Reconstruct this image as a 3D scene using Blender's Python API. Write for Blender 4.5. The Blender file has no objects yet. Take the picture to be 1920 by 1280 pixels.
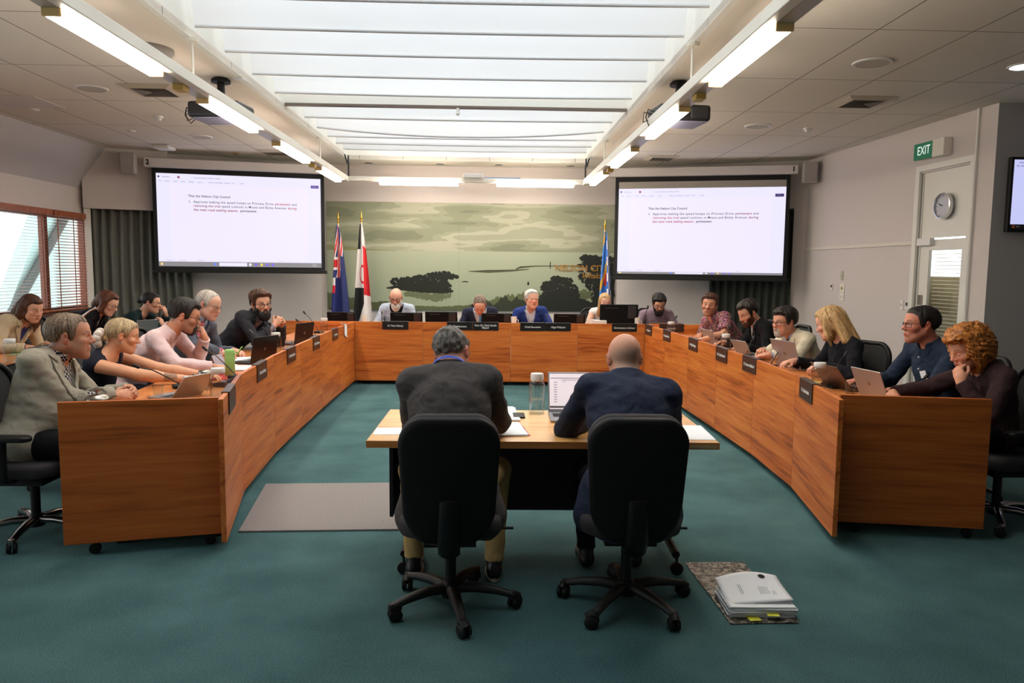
import bpy, bmesh, math, random
import numpy as np
from mathutils import Matrix, Vector
random.seed(7)
PI=math.pi
SC=bpy.context.scene
COL=SC.collection
def lin(c):
    return tuple(((v/255)/12.92 if v/255<=.04045 else ((v/255+.055)/1.055)**2.4) for v in c)+(1.0,)
# ---------------------------------------------------------------- materials
MATS={}
def newmat(name):
    m=bpy.data.materials.new(name); m.use_nodes=True
    nt=m.node_tree; return m,nt,nt.nodes['Principled BSDF']
def N(nt,t,**kw):
    n=nt.nodes.new(t)
    for k,v in kw.items(): setattr(n,k,v)
    return n
def plain(name,c,rough=.5,metal=0,spec=.5,bump=0,bscale=200,var=0,vscale=8,coat=0,sheen=0):
    if name in MATS: return MATS[name]
    m,nt,b=newmat(name)
    b.inputs['Base Color'].default_value=lin(c); b.inputs['Roughness'].default_value=rough
    b.inputs['Metallic'].default_value=metal; b.inputs['Specular IOR Level'].default_value=spec
    if coat: b.inputs['Coat Weight'].default_value=coat
    if sheen: b.inputs['Sheen Weight'].default_value=sheen
    tc=N(nt,'ShaderNodeTexCoord')
    if var:
        no=N(nt,'ShaderNodeTexNoise'); no.inputs['Scale'].default_value=vscale; no.inputs['Detail'].default_value=5
        nt.links.new(tc.outputs['Object'],no.inputs['Vector'])
        rp=N(nt,'ShaderNodeValToRGB'); c0=lin(c)
        rp.color_ramp.elements[0].position=.3; rp.color_ramp.elements[1].position=.7
        rp.color_ramp.elements[0].color=tuple(max(0,v*(1-var)) for v in c0[:3])+(1,)
        rp.color_ramp.elements[1].color=tuple(min(1,v*(1+var)) for v in c0[:3])+(1,)
        nt.links.new(no.outputs['Fac'],rp.inputs['Fac']); nt.links.new(rp.outputs['Color'],b.inputs['Base Color'])
    if bump:
        no=N(nt,'ShaderNodeTexNoise'); no.inputs['Scale'].default_value=bscale; no.inputs['Detail'].default_value=3
        nt.links.new(tc.outputs['Object'],no.inputs['Vector'])
        bp=N(nt,'ShaderNodeBump'); bp.inputs['Strength'].default_value=bump; bp.inputs['Distance'].default_value=.01
        nt.links.new(no.outputs['Fac'],bp.inputs['Height']); nt.links.new(bp.outputs['Normal'],b.inputs['Normal'])
    MATS[name]=m; return m
def wood(name,dark,mid,light,scale=1.0,rough=.38):
    """laminate with grain running along the object's own x axis"""
    m,nt,b=newmat(name)
    tc=N(nt,'ShaderNodeTexCoord'); oi=N(nt,'ShaderNodeObjectInfo')
    ad=N(nt,'ShaderNodeVectorMath',operation='ADD'); nt.links.new(tc.outputs['Object'],ad.inputs[0])
    ml=N(nt,'ShaderNodeMath',operation='MULTIPLY'); ml.inputs[1].default_value=37.0
    nt.links.new(oi.outputs['Random'],ml.inputs[0]); nt.links.new(ml.outputs[0],ad.inputs[1])
    mp=N(nt,'ShaderNodeMapping'); mp.inputs['Scale'].default_value=(.55*scale,9*scale,9*scale)
    nt.links.new(ad.outputs[0],mp.inputs['Vector'])
    n1=N(nt,'ShaderNodeTexNoise'); n1.inputs['Scale'].default_value=1.6; n1.inputs['Detail'].default_value=6; n1.inputs['Distortion'].default_value=.6
    nt.links.new(mp.outputs[0],n1.inputs['Vector'])
    mp2=N(nt,'ShaderNodeMapping'); mp2.inputs['Scale'].default_value=(2.2*scale,42*scale,42*scale)
    nt.links.new(ad.outputs[0],mp2.inputs['Vector'])
    n2=N(nt,'ShaderNodeTexNoise'); n2.inputs['Scale'].default_value=1.4; n2.inputs['Detail'].default_value=4
    nt.links.new(mp2.outputs[0],n2.inputs['Vector'])
    mx=N(nt,'ShaderNodeMix'); mx.data_type='FLOAT'; mx.inputs[0].default_value=.45
    nt.links.new(n1.outputs['Fac'],mx.inputs[2]); nt.links.new(n2.outputs['Fac'],mx.inputs[3])
    rp=N(nt,'ShaderNodeValToRGB'); e=rp.color_ramp.elements
    e[0].position=.34; e[0].color=lin(dark); e[1].position=.66; e[1].color=lin(light)
    e2=e.new(.47); e2.color=lin(mid)
    nt.links.new(mx.outputs[0],rp.inputs['Fac']); nt.links.new(rp.outputs['Color'],b.inputs['Base Color'])
    b.inputs['Roughness'].default_value=rough; b.inputs['Specular IOR Level'].default_value=.4
    MATS[name]=m; return m
def glow(name,c,strength,base=None):
    if name in MATS: return MATS[name]
    m,nt,b=newmat(name)
    b.inputs['Base Color'].default_value=lin(base or c); b.inputs['Emission Color'].default_value=lin(c); b.inputs['Emission Strength'].default_value=strength
    MATS[name]=m; return m
def glass(name,c=(255,255,255),rough=0.0,ior=1.3):
    """thin glass: mostly clear with a fresnel reflection"""
    m=bpy.data.materials.new(name); m.use_nodes=True; nt=m.node_tree; nt.nodes.clear()
    o=N(nt,'ShaderNodeOutputMaterial'); t=N(nt,'ShaderNodeBsdfTransparent'); g=N(nt,'ShaderNodeBsdfGlossy'); g.inputs['Roughness'].default_value=.03
    t.inputs['Color'].default_value=lin(c); lw=N(nt,'ShaderNodeLayerWeight'); lw.inputs['Blend'].default_value=.5; pw=N(nt,'ShaderNodeMath',operation='POWER'); pw.inputs[1].default_value=2.6; nt.links.new(lw.outputs['Facing'],pw.inputs[0]); f=N(nt,'ShaderNodeMath',operation='MULTIPLY_ADD'); f.inputs[1].default_value=(ior-1)*2.0; f.inputs[2].default_value=.04; nt.links.new(pw.outputs[0],f.inputs[0])
    mx=N(nt,'ShaderNodeMixShader'); nt.links.new(f.outputs[0],mx.inputs[0]); nt.links.new(t.outputs[0],mx.inputs[1]); nt.links.new(g.outputs[0],mx.inputs[2])
    nt.links.new(mx.outputs[0],o.inputs[0]); MATS[name]=m; return m
def fabric(name,c,c2=None,weave=900,amt=.25,rough=.9,wr=0,kind='noise',pscale=60):
    """woven cloth: fine two-tone mottling plus bump; kind 'print' puts a bold pattern on it"""
    m,nt,b=newmat(name); c2=c2 or tuple(int(v*(1-amt)) for v in c)
    tc=N(nt,'ShaderNodeTexCoord')
    if kind=='floral':
        v=N(nt,'ShaderNodeTexVoronoi'); v.inputs['Scale'].default_value=pscale; v.inputs['Randomness'].default_value=1
        nt.links.new(tc.outputs['Object'],v.inputs['Vector'])
        rp=N(nt,'ShaderNodeValToRGB'); e=rp.color_ramp.elements; rp.color_ramp.interpolation='CONSTANT'
        e[0].position=0; e[0].color=lin(c2); e[1].position=.42; e[1].color=lin(c)
        nt.links.new(v.outputs['Distance'],rp.inputs['Fac'])
        hs=N(nt,'ShaderNodeMix'); hs.data_type='RGBA'; hs.inputs[0].default_value=.12
        nt.links.new(rp.outputs['Color'],hs.inputs[6]); nt.links.new(v.outputs['Color'],hs.inputs[7])
        nt.links.new(hs.outputs[2],b.inputs['Base Color'])
    elif kind=='check':
        v=N(nt,'ShaderNodeTexChecker'); v.inputs['Scale'].default_value=pscale; v.inputs['Color1'].default_value=lin(c); v.inputs['Color2'].default_value=lin(c2)
        nt.links.new(tc.outputs['Object'],v.inputs['Vector']); nt.links.new(v.outputs['Color'],b.inputs['Base Color'])
    else:
        no=N(nt,'ShaderNodeTexNoise'); no.inputs['Scale'].default_value=weave; no.inputs['Detail'].default_value=2
        nt.links.new(tc.outputs['Object'],no.inputs['Vector'])
        rp=N(nt,'ShaderNodeValToRGB'); e=rp.color_ramp.elements; e[0].position=.38; e[1].position=.62; e[0].color=lin(c2); e[1].color=lin(c)
        nt.links.new(no.outputs['Fac'],rp.inputs['Fac']); nt.links.new(rp.outputs['Color'],b.inputs['Base Color'])
    n3=N(nt,'ShaderNodeTexNoise'); n3.inputs['Scale'].default_value=9; n3.inputs['Detail'].default_value=3; n3.inputs['Distortion'].default_value=1.2
    nt.links.new(tc.outputs['Object'],n3.inputs['Vector'])
    bp=N(nt,'ShaderNodeBump'); bp.inputs['Strength'].default_value=.5; bp.inputs['Distance'].default_value=.02
    nt.links.new(n3.outputs['Fac'],bp.inputs['Height']); nt.links.new(bp.outputs['Normal'],b.inputs['Normal'])
    b.inputs['Roughness'].default_value=rough; b.inputs['Specular IOR Level'].default_value=.2
    MATS[name]=m; return m
def hairmat(name,c,c2,scale=1.0):
    m,nt,b=newmat(name)
    at=N(nt,'ShaderNodeAttribute'); at.attribute_name='strand'
    rp=N(nt,'ShaderNodeValToRGB'); e=rp.color_ramp.elements; e[0].position=.25; e[1].position=.75; e[0].color=lin(c2); e[1].color=lin(c)
    nt.links.new(at.outputs['Fac'],rp.inputs['Fac']); nt.links.new(rp.outputs['Color'],b.inputs['Base Color'])
    b.inputs['Roughness'].default_value=.55; b.inputs['Specular IOR Level'].default_value=.35
    MATS[name]=m; return m
def skinmat():
    if 'skin' in MATS: return MATS['skin']
    m,nt,b=newmat('skin')
    at=N(nt,'ShaderNodeVertexColor'); at.layer_name='Col'
    nt.links.new(at.outputs['Color'],b.inputs['Base Color'])
    b.inputs['Roughness'].default_value=.52; b.inputs['Specular IOR Level'].default_value=.4
    b.inputs['Subsurface Weight'].default_value=.0
    tc=N(nt,'ShaderNodeTexCoord'); no=N(nt,'ShaderNodeTexNoise'); no.inputs['Scale'].default_value=120; no.inputs['Detail'].default_value=3
    nt.links.new(tc.outputs['Object'],no.inputs['Vector'])
    bp=N(nt,'ShaderNodeBump'); bp.inputs['Strength'].default_value=.12; bp.inputs['Distance'].default_value=.004
    nt.links.new(no.outputs['Fac'],bp.inputs['Height']); nt.links.new(bp.outputs['Normal'],b.inputs['Normal'])
    MATS['skin']=m; return m
# ---------------------------------------------------------------- objects
def tag(o,label=None,cat=None,group=None,kind=None):
    if label: o['label']=label
    if cat: o['category']=cat
    if group: o['group']=group
    if kind: o['kind']=kind
    return o
def thing(name,label,cat,loc=(0,0,0),rz=0,group=None):
    o=bpy.data.objects.new(name,None); COL.objects.link(o); o.empty_display_size=.1
    o.location=loc; o.rotation_euler=(0,0,rz)
    return tag(o,label,cat,group)
def adopt(o,parent):
    """parent an object whose transform is given in the parent's own frame"""
    if parent is not None: o.parent=parent
class MB:
    def __init__(s): s.bm=bmesh.new()
    def _add(s,verts,faces,M=None):
        vs=[s.bm.verts.new((M@Vector(v)) if M is not None else v) for v in verts]
        for f in faces:
            try: s.bm.faces.new([vs[i] for i in f])
            except ValueError: pass
        return s
    def box(s,c,d,rz=0,M=None):
        x,y,z=d[0]/2,d[1]/2,d[2]/2
        v=[(-x,-y,-z),(x,-y,-z),(x,y,-z),(-x,y,-z),(-x,-y,z),(x,-y,z),(x,y,z),(-x,y,z)]
        T=Matrix.Translation(c)@(M.to_4x4() if M is not None else Matrix.Rotation(rz,4,'Z'))
        return s._add(v,[(3,2,1,0),(4,5,6,7),(0,1,5,4),(1,2,6,5),(2,3,7,6),(3,0,4,7)],T)
    def b2(s,lo,hi):
        return s.box([(a+b)/2 for a,b in zip(lo,hi)],[b-a for a,b in zip(lo,hi)])
    def prism(s,pts,z0,z1,M=None):
        n=len(pts)
        v=[(p[0],p[1],z0) for p in pts]+[(p[0],p[1],z1) for p in pts]
        f=[tuple(range(n-1,-1,-1)),tuple(range(n,2*n))]+[(i,(i+1)%n,n+(i+1)%n,n+i) for i in range(n)]
        return s._add(v,f,M)
    def lathe(s,prof,c=(0,0,0),seg=24,M=None,cap=True):
        v=[];f=[]
        for r,z in prof:
            for k in range(seg):
                a=2*PI*k/seg; v.append((r*math.cos(a),r*math.sin(a),z))
        for i in range(len(prof)-1):
            for k in range(seg):
                k2=(k+1)%seg; f.append((i*seg+k,i*seg+k2,(i+1)*seg+k2,(i+1)*seg+k))
        if cap:
            f.append(tuple(range(seg-1,-1,-1))); n=(len(prof)-1)*seg; f.append(tuple(n+k for k in range(seg)))
        T=Matrix.Translation(c)@(M.to_4x4() if M is not None else Matrix.Identity(4))
        return s._add(v,f,T)
    def cyl(s,p0,p1,r0,r1=None,seg=16):
        p0=Vector(p0);p1=Vector(p1);d=p1-p0;q=Vector((0,0,1)).rotation_difference(d.normalized()).to_matrix() if d.length>1e-9 else Matrix.Identity(3)
        return s.lathe([(r0,0),(r0 if r1 is None else r1,d.length)],p0,seg,q)
    def tube(s,pts,r,seg=8,closed=False,flat=None):
        pts=[Vector(p) for p in pts]; n=len(pts); rings=[]; up=None
        for i,p in enumerate(pts):
            if closed: t=(pts[(i+1)%n]-pts[i-1])
            else: t=pts[min(i+1,n-1)]-pts[max(i-1,0)]
            t.normalize()
            if up is None:
                up=Vector((0,0,1)) if abs(t.z)<.9 else Vector((0,1,0))
            a=up-t*up.dot(t); a.normalize(); up=a; b=t.cross(a)
            rr=r[i] if isinstance(r,(list,tuple)) else r
            fl=flat if flat else 1
            rings.append([s.bm.verts.new(p+a*(rr*math.cos(2*PI*k/seg))+b*(rr*fl*math.sin(2*PI*k/seg))) for k in range(seg)])
        m=n if closed else n-1
        for i in range(m):
            A=rings[i];B=rings[(i+1)%n]
            for k in range(seg): s.bm.faces.new((A[k],A[(k+1)%seg],B[(k+1)%seg],B[k]))
        if not closed:
            s.bm.faces.new(rings[0][::-1]); s.bm.faces.new(rings[-1])
        return s
    def ball(s,c,r,seg=16,rings=10,M=None):
        r=(r,r,r) if not isinstance(r,(tuple,list)) else r
        T=Matrix.Translation(c)@(M.to_4x4() if M is not None else Matrix.Identity(4))@Matrix.Diagonal((*r,1))
        bmesh.ops.create_uvsphere(s.bm,u_segments=seg,v_segments=rings,radius=1,matrix=T); return s
    def grid(s,fn,nu,nv):
        V=[[s.bm.verts.new(fn(i/nu,j/nv)) for j in range(nv+1)] for i in range(nu+1)]
        for i in range(nu):
            for j in range(nv): s.bm.faces.new((V[i][j],V[i+1][j],V[i+1][j+1],V[i][j+1]))
        return s
    def build(s,name,mat,parent=None,loc=(0,0,0),rz=0,rot=None,bevel=0,smooth=False,seg=2,solid=0,label=None):
        bm=s.bm
        bmesh.ops.recalc_face_normals(bm,faces=bm.faces)
        if smooth:
            for f in bm.faces: f.smooth=True
        me=bpy.data.meshes.new(name); bm.to_mesh(me); bm.free()
        if mat is not None: me.materials.append(mat)
        o=bpy.data.objects.new(name,me); COL.objects.link(o)
        o.location=loc; o.rotation_euler=rot if rot is not None else (0,0,rz)
        adopt(o,parent)
        if solid:
            md=o.modifiers.new('solid','SOLIDIFY'); md.thickness=solid; md.offset=0
        if bevel:
            md=o.modifiers.new('bevel','BEVEL'); md.width=bevel; md.segments=seg; md.limit_method='ANGLE'; md.angle_limit=.6
        if smooth and bevel==0:
            try: me.set_sharp_from_angle(angle=.9)
            except Exception: pass
        if label: o['label']=label
        return o
def txt(body,size,mat,parent=None,loc=(0,0,0),rot=(0,0,0),align='CENTER',name='lettering',sx=1,spacing=1,bold=0,ls=1.0,shear=0):
    cu=bpy.data.curves.new(name,'FONT'); cu.body=body; cu.size=size; cu.align_x=align; cu.align_y='CENTER'
    cu.extrude=.0006; cu.resolution_u=2; cu.space_character=spacing; cu.offset=bold; cu.space_line=ls
    cu.materials.append(mat)
    tmp=bpy.data.objects.new('tmp_text',cu); me=bpy.data.meshes.new_from_object(tmp); bpy.data.objects.remove(tmp); bpy.data.curves.remove(cu)
    if shear: 
        for v in me.vertices: v.co.x+=shear*v.co.y
    if not me.materials: me.materials.append(mat)
    o=bpy.data.objects.new(name,me); COL.objects.link(o); o.location=loc; o.rotation_euler=rot; o.scale=(sx,1,1); adopt(o,parent); return o
def copy_tree(o,parent=None):
    c=o.copy(); COL.objects.link(c)
    if parent is not None: c.parent=parent
    for ch in o.children: copy_tree(ch,c)
    return c
def dup(root,loc,rz=0,label=None,group=None):
    c=copy_tree(root); c.location=loc; c.rotation_euler=(0,0,rz)
    if label: c['label']=label
    if group: c['group']=group
    return c
def structure(o): o['kind']='structure'; return o
SKY=2.9; EXPO=0.26; UPFILL_S=2.5; LMP=42.0
# ---------------------------------------------------------------- materials used in the room
M={}
M['carpet']=None
def carpet():
    m,nt,b=newmat('teal_carpet'); tc=N(nt,'ShaderNodeTexCoord')
    n1=N(nt,'ShaderNodeTexNoise'); n1.inputs['Scale'].default_value=150; n1.inputs['Detail'].default_value=4
    n2=N(nt,'ShaderNodeTexNoise'); n2.inputs['Scale'].default_value=2.2; n2.inputs['Detail'].default_value=6
    for n in (n1,n2): nt.links.new(tc.outputs['Object'],n.inputs['Vector'])
    mx=N(nt,'ShaderNodeMix'); mx.data_type='FLOAT'; mx.inputs[0].default_value=.4
    nt.links.new(n1.outputs['Fac'],mx.inputs[2]); nt.links.new(n2.outputs['Fac'],mx.inputs[3])
    rp=N(nt,'ShaderNodeValToRGB'); e=rp.color_ramp.elements; e[0].position=.36; e[0].color=lin((52,82,85)); e[1].position=.64; e[1].color=lin((86,120,121))
    nt.links.new(mx.outputs[0],rp.inputs['Fac']); nt.links.new(rp.outputs['Color'],b.inputs['Base Color'])
    bp=N(nt,'ShaderNodeBump'); bp.inputs['Strength'].default_value=.5; bp.inputs['Distance'].default_value=.01
    nt.links.new(n1.outputs['Fac'],bp.inputs['Height']); nt.links.new(bp.outputs['Normal'],b.inputs['Normal'])
    b.inputs['Roughness'].default_value=.95; b.inputs['Specular IOR Level'].default_value=.1; return m
def tiles(name,c,line,w,h,ox=0,oy=0,mort=.004):
    m,nt,b=newmat(name); tc=N(nt,'ShaderNodeTexCoord'); mp=N(nt,'ShaderNodeMapping'); mp.inputs['Location'].default_value=(ox,oy,0)
    nt.links.new(tc.outputs['Object'],mp.inputs['Vector']); br=N(nt,'ShaderNodeTexBrick'); br.offset=0; br.squash=1
    br.inputs['Scale'].default_value=1; br.inputs['Brick Width'].default_value=w; br.inputs['Row Height'].default_value=h; br.inputs['Mortar Size'].default_value=mort; br.inputs['Mortar Smooth'].default_value=.3
    br.inputs['Color1'].default_value=lin(c); br.inputs['Color2'].default_value=lin(tuple(v-3 for v in c)); br.inputs['Mortar'].default_value=lin(line)
    nt.links.new(mp.outputs[0],br.inputs['Vector']); nt.links.new(br.outputs['Color'],b.inputs['Base Color']); b.inputs['Roughness'].default_value=.9; b.inputs['Specular IOR Level'].default_value=.1
    return m
WALL=plain('wall_paint',(208,199,195),.85,bump=.05,bscale=300,spec=.15)
WALL_SHADED=plain('shaded_wall_paint',(176,172,172),.85,spec=.15)  # wall paint darkened: the shade of the recess is put into its colour
WHITE=plain('white_gloss_paint',(226,224,216),.5)
CEIL=tiles('ceiling_tiles',(226,218,206),(136,128,118),.72,1.45,oy=.15,mort=.007)
CARPET=carpet()
BLACK=plain('black_plastic',(15,15,15),.55,spec=.35); BLACKM=plain('black_matt',(9,9,10),.75); DGREY=plain('dark_grey_plastic',(42,42,44),.5)
CHROME=plain('chrome',(205,205,208),.14,1.0); ALU=plain('silver_aluminium',(172,170,172),.38,.75); STEEL=plain('brushed_steel',(165,158,148),.28,1.0)
GOLD=plain('brass',(196,150,60),.28,1.0)
WOOD=wood('orange_laminate',(142,66,24),(198,104,42),(220,134,62),.9)
WOODT=wood('worktop_laminate',(176,96,48),(206,126,68),(222,148,88),.9,.3)
WOODE=wood('end_panel_laminate',(138,68,22),(182,94,36),(202,112,48),.9,.4)
BEECH=wood('beech_laminate',(204,140,72),(226,166,94),(236,184,116),.7,.3)
BLINDW=wood('blind_timber',(120,62,38),(150,84,54),(176,108,74),1.6,.4)
GLASS=glass('clear_glass',(249,251,251)); PANE=glass('window_glass',(250,252,252),ior=1.2); WATER=glass('water',(246,249,249))
PAPER=plain('paper',(248,248,250),.8); CREAMP=plain('cream_plastic',(232,226,214),.5); WHITEP=plain('white_plastic',(222,220,216),.45)
LAMP=glow('lamp_diffuser',(255,240,220),LMP)
INK=plain('ink',(70,66,74),.9); INKR=plain('red_ink',(196,64,74),.9); INKB=plain('black_ink',(24,24,26),.9); INKF=plain('faint_ink',(168,164,196),.9)
PLATE=plain('plate_black',(20,19,20),.35); PLATEB=plain('plate_brown',(52,38,34),.32); LETTER=plain('plate_letter',(214,210,206),.6)
# ---------------------------------------------------------------- room shell
def wallseg(name,p0,p1,z0,z1,th,mat,holes=(),side=1):
    """a wall from p0 to p1; thickness grows away from the room (to the left of p0->p1 when side=1); holes are (s0,s1,z0,z1)"""
    d=Vector((p1[0]-p0[0],p1[1]-p0[1],0)); L=d.length; a=math.atan2(d.y,d.x); m=MB(); y0,y1=(0,th) if side>0 else (-th,0)
    xs=sorted({0,L}|{h[0] for h in holes}|{h[1] for h in holes}); zs=sorted({z0,z1}|{h[2] for h in holes}|{h[3] for h in holes})
    for i in range(len(xs)-1):
        for j in range(len(zs)-1):
            cx=(xs[i]+xs[i+1])/2;cz=(zs[j]+zs[j+1])/2
            if any(h[0]<cx<h[1] and h[2]<cz<h[3] for h in holes): continue
            m.b2((xs[i],y0,zs[j]),(xs[i+1],y1,zs[j+1]))
    o=m.build(name,mat,None,(p0[0],p0[1],0),a); bmw(o); return structure(o)
def bmw(o):
    bm=bmesh.new(); bm.from_mesh(o.data); bmesh.ops.remove_doubles(bm,verts=bm.verts,dist=1e-4); bm.to_mesh(o.data); bm.free()
Z=3.4; BY=13.4
m=MB(); m.b2((-6.6,-4,-.1),(8.6,14,0)); structure(m.build('floor',CARPET))
SX0,SX1,SY0,SY1=-2.36,1.60,2.4,12.72
m=MB()
m.b2((-5.92,-4,Z),(SX0,14,Z+.06)); m.b2((SX1,-4,Z),(8.6,14,Z+.06)); m.b2((SX0,SY1,Z),(SX1,14,Z+.06)); m.b2((SX0,-4,Z),(SX1,SY0,Z+.06))
structure(m.build('ceiling',CEIL))
# plain plastered margin round the skylight and its shaft
m=MB(); st=4.25
for x0,x1,y0,y1 in ((SX0-.06,SX0,SY0,SY1),(SX1,SX1+.06,SY0,SY1)): m.b2((x0,y0-.06,Z-.004),(x1,y1+.06,st))
for y0,y1 in ((SY0-.06,SY0),(SY1,SY1+.06)): m.b2((SX0,y0,Z-.004),(SX1,y1,st))
structure(m.build('trim_skylight_shaft',WHITE))
m=MB()
for x0,x1,y0,y1 in ((SX0-.46,SX0-.06,SY0,SY1),(SX1+.06,SX1+.44,SY0,SY1)): m.b2((x0,y0-.06,Z-.006),(x1,y1+.06,Z))
m.b2((SX0-.46,SY1+.06,Z-.006),(SX1+.44,BY,Z)); structure(m.build('trim_ceiling_margin',plain('ceiling_margin_paint',(224,216,204),.9,spec=.1)))
# walls
wallseg('wall_left',(-6.3,-4),(-6.3,12.2),0,2.80,.18,WALL,[(2.6,10.4,.90,2.34),(11.6,16.04,.90,2.34)],1)
m=MB(); m._add([(-6.3,-4,2.78),(-5.9,-4,3.42),(-5.9,12.3,3.42),(-6.3,12.3,2.78),(-6.42,-4,2.84),(-6.02,-4,3.48),(-6.02,12.3,3.48),(-6.42,12.3,2.84)],[(0,1,2,3),(7,6,5,4),(0,4,5,1),(1,5,6,2),(2,6,7,3),(3,7,4,0)])
structure(m.build('wall_left_slope',plain('slope_paint',(186,180,182),.85,spec=.15)))
AL0,AL1=(-6.3,11.98),(-2.95,BY-.06); AR0,AR1=(2.3,BY-.05),(5.15,12.1)
wallseg('wall_back_left',AL0,AL1,0,Z,.15,WALL); wallseg('wall_back',(AL1[0]-.05,BY),(AR0[0]+.05,BY),0,Z,.15,WALL); wallseg('wall_back_right',AR0,AR1,0,Z,.15,WALL)
RW0,RW1=(5.15,12.1),(5.36,7.9); RA=math.atan2(RW1[1]-RW0[1],RW1[0]-RW0[0])
wallseg('wall_right',RW0,RW1,0,Z,.14,WALL,[(2.96,3.86,0,2.82)])
wallseg('wall_recess',RW1,(8.5,7.9),0,Z,.14,WALL_SHADED); wallseg('wall_recess_side',(8.5,7.9),(8.5,-4),0,Z,.14,WALL); wallseg('wall_rear',(8.5,-4),(-6.3,-4),0,Z,.14,WALL)
def onw(s,out,z): # point on the right wall: s metres from the far corner, out metres into the room
    ca,sa=math.cos(RA),math.sin(RA); return (RW0[0]+ca*s+sa*out, RW0[1]+sa*s-ca*out, z)
# baseboards and rails
def rail(name,s0,s1,z0,z1,d,mat,kind=True):
    m=MB(); m.b2((0,-d,z0),(s1-s0,0,z1)); o=m.build(name,mat,None,onw(s0,0,0),RA,bevel=.003)
    return structure(o) if kind else o
rail('baseboard_right',0,2.9,0,.09,.015,WHITE); rail('trim_picture_rail',.05,2.86,1.955,2.0,.018,plain('rail_paint',(216,210,198),.6))
m=MB(); m.b2((-6.3,-4,0),(-6.285,11.98,.09)); structure(m.build('baseboard_left',WHITE))
m=MB(); m.b2((AL1[0],BY-.015,0),(AR0[0],BY,.09)); structure(m.build('baseboard_back',WHITE))
rail('trim_conduit',3.92,3.945,0,Z,.03,WHITE)
# door on the right wall
dr=thing('door_1',None,None,onw(2.88,0,0),RA); dr['kind']='structure'
def part(parent,name,mat,boxes,bevel=.002):
    m=MB()
    for lo,hi in boxes: m.b2(lo,hi)
    return m.build(name,mat,parent,bevel=bevel)
part(dr,'door_frame',WHITE,[((0,-.03,0),(.08,.02,2.84)),((.98,-.03,0),(1.06,.02,2.84)),((0,-.03,2.84),(1.06,.02,2.91)),((.08,.02,0),(.10,.10,2.84)),((.96,.02,0),(.98,.10,2.84))])
part(dr,'over_panel',WHITE,[((.10,.03,2.03),(.96,.06,2.82))])
part(dr,'door_leaf',WHITE,[((.10,.03,0),(.27,.07,2.01)),((.85,.03,0),(.96,.07,2.01)),((.27,.03,1.88),(.85,.07,2.01)),((.27,.03,0),(.85,.07,.78))])
part(dr,'door_pane',PANE,[((.27,.048,.78),(.85,.052,1.88))],0)
part(dr,'door_closer',WHITEP,[((.10,-.03,1.94),(.36,.03,2.03))],.006)
part(dr,'lock',STEEL,[((.12,.015,1.22),(.20,.03,1.34))],.004)
m=MB()
for k in range(24): z=.80+k*.045; m.box((.56,.09,z),(.56,.024,.0016),M=Matrix.Rotation(.35,3,'X'))
m.build('door_blind',plain('slat_cream',(206,198,176),.5),dr)
m=MB(); m.b2((-3.0,.35,.0),(1.2,.37,1.57)); structure(m.build('wall_corridor',plain('corridor_beige',(190,178,140),.8),None,onw(2.88,0,0),RA))
# window with two timber blinds in the left wall
wn=thing('window_1',None,None,(-6.3,7.6,0),0); wn['kind']='structure'
WH=plain('window_timber',(96,52,36),.5)
part(wn,'window_frame',WH,[((-.12,0,.90),(-.03,4.44,.97)),((-.12,0,2.28),(-.03,4.44,2.34)),((-.12,0,.97),(-.03,.06,2.28)),((-.12,4.38,.97),(-.03,4.44,2.28)),((-.12,3.34,.97),(-.03,3.42,2.28)),((-.12,1.6,.97),(-.03,1.67,2.28))])
part(wn,'window_pane',PANE,[((-.08,.06,.97),(-.076,4.38,2.28))],0)
part(wn,'window_sill',WH,[((-.02,-.03,.87),(.06,4.47,.90))])
wn2=thing('unseen_window',None,None,(-6.3,-1.4,0),0); wn2['kind']='structure'  # unseen window, added so more daylight reaches the left end panel
part(wn2,'window_frame',WH,[((-.12,0,.90),(-.03,7.8,.97)),((-.12,0,2.28),(-.03,7.8,2.34)),((-.12,0,.97),(-.03,.06,2.28)),((-.12,7.74,.97),(-.03,7.8,2.28)),((-.12,2.6,.97),(-.03,2.67,2.28)),((-.12,5.2,.97),(-.03,5.27,2.28))])
part(wn2,'window_pane',PANE,[((-.08,.06,.97),(-.076,7.74,2.28))],0)
def blind(y0,y1,tilt,label,drop=.0):
    b=thing('timber_blind',label,'blind',(-6.27,y0,0),0,'timber slat blinds in the left window')
    part(b,'head_rail',BLINDW,[((-.01,0,2.30),(.05,y1-y0,2.385))])
    m=MB(); z=2.28
    while z>.96+drop: m.box((.02,(y1-y0)/2,z),(.048,y1-y0-.01,.003),M=Matrix.Rotation(tilt,3,'Y')); z-=.043
    m.build('slats',BLINDW,b)
    part(b,'bottom_rail',BLINDW,[((-.005,.005,.925),(.045,y1-y0-.005,.95))])
    for f in (.08,.5,.92): part(b,'ladder_tape',BLINDW,[((.043,(y1-y0)*f-.012,.95),(.0445,(y1-y0)*f+.012,2.3))],0)
blind(7.62,10.98,.03,'long timber slat blind over the bright near part of the left window')
blind(11.02,12.0,.28,'narrow timber slat blind beside the grey curtain at the window end')
# what stands outside the window: a pale building with a dark raking beam
m=MB(); m.prism([(13.1,-1),(22,-1),(22,6.5),(18.2,6.5)],-.3,0,Matrix(((0,0,1,-9.0),(1,0,0,0),(0,1,0,0),(0,0,0,1))))
o=m.build('neighbouring_building',plain('pale_cladding',(160,188,184),.7)); tag(o,'pale green neighbouring building seen outside through the blinds','building')
m=MB(); m.cyl((-8.9,13.6,.08),(-8.9,18.6,5.0),.085,seg=8); m.build('raking_beam',plain('outside_beam',(60,70,68),.7),o)
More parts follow.
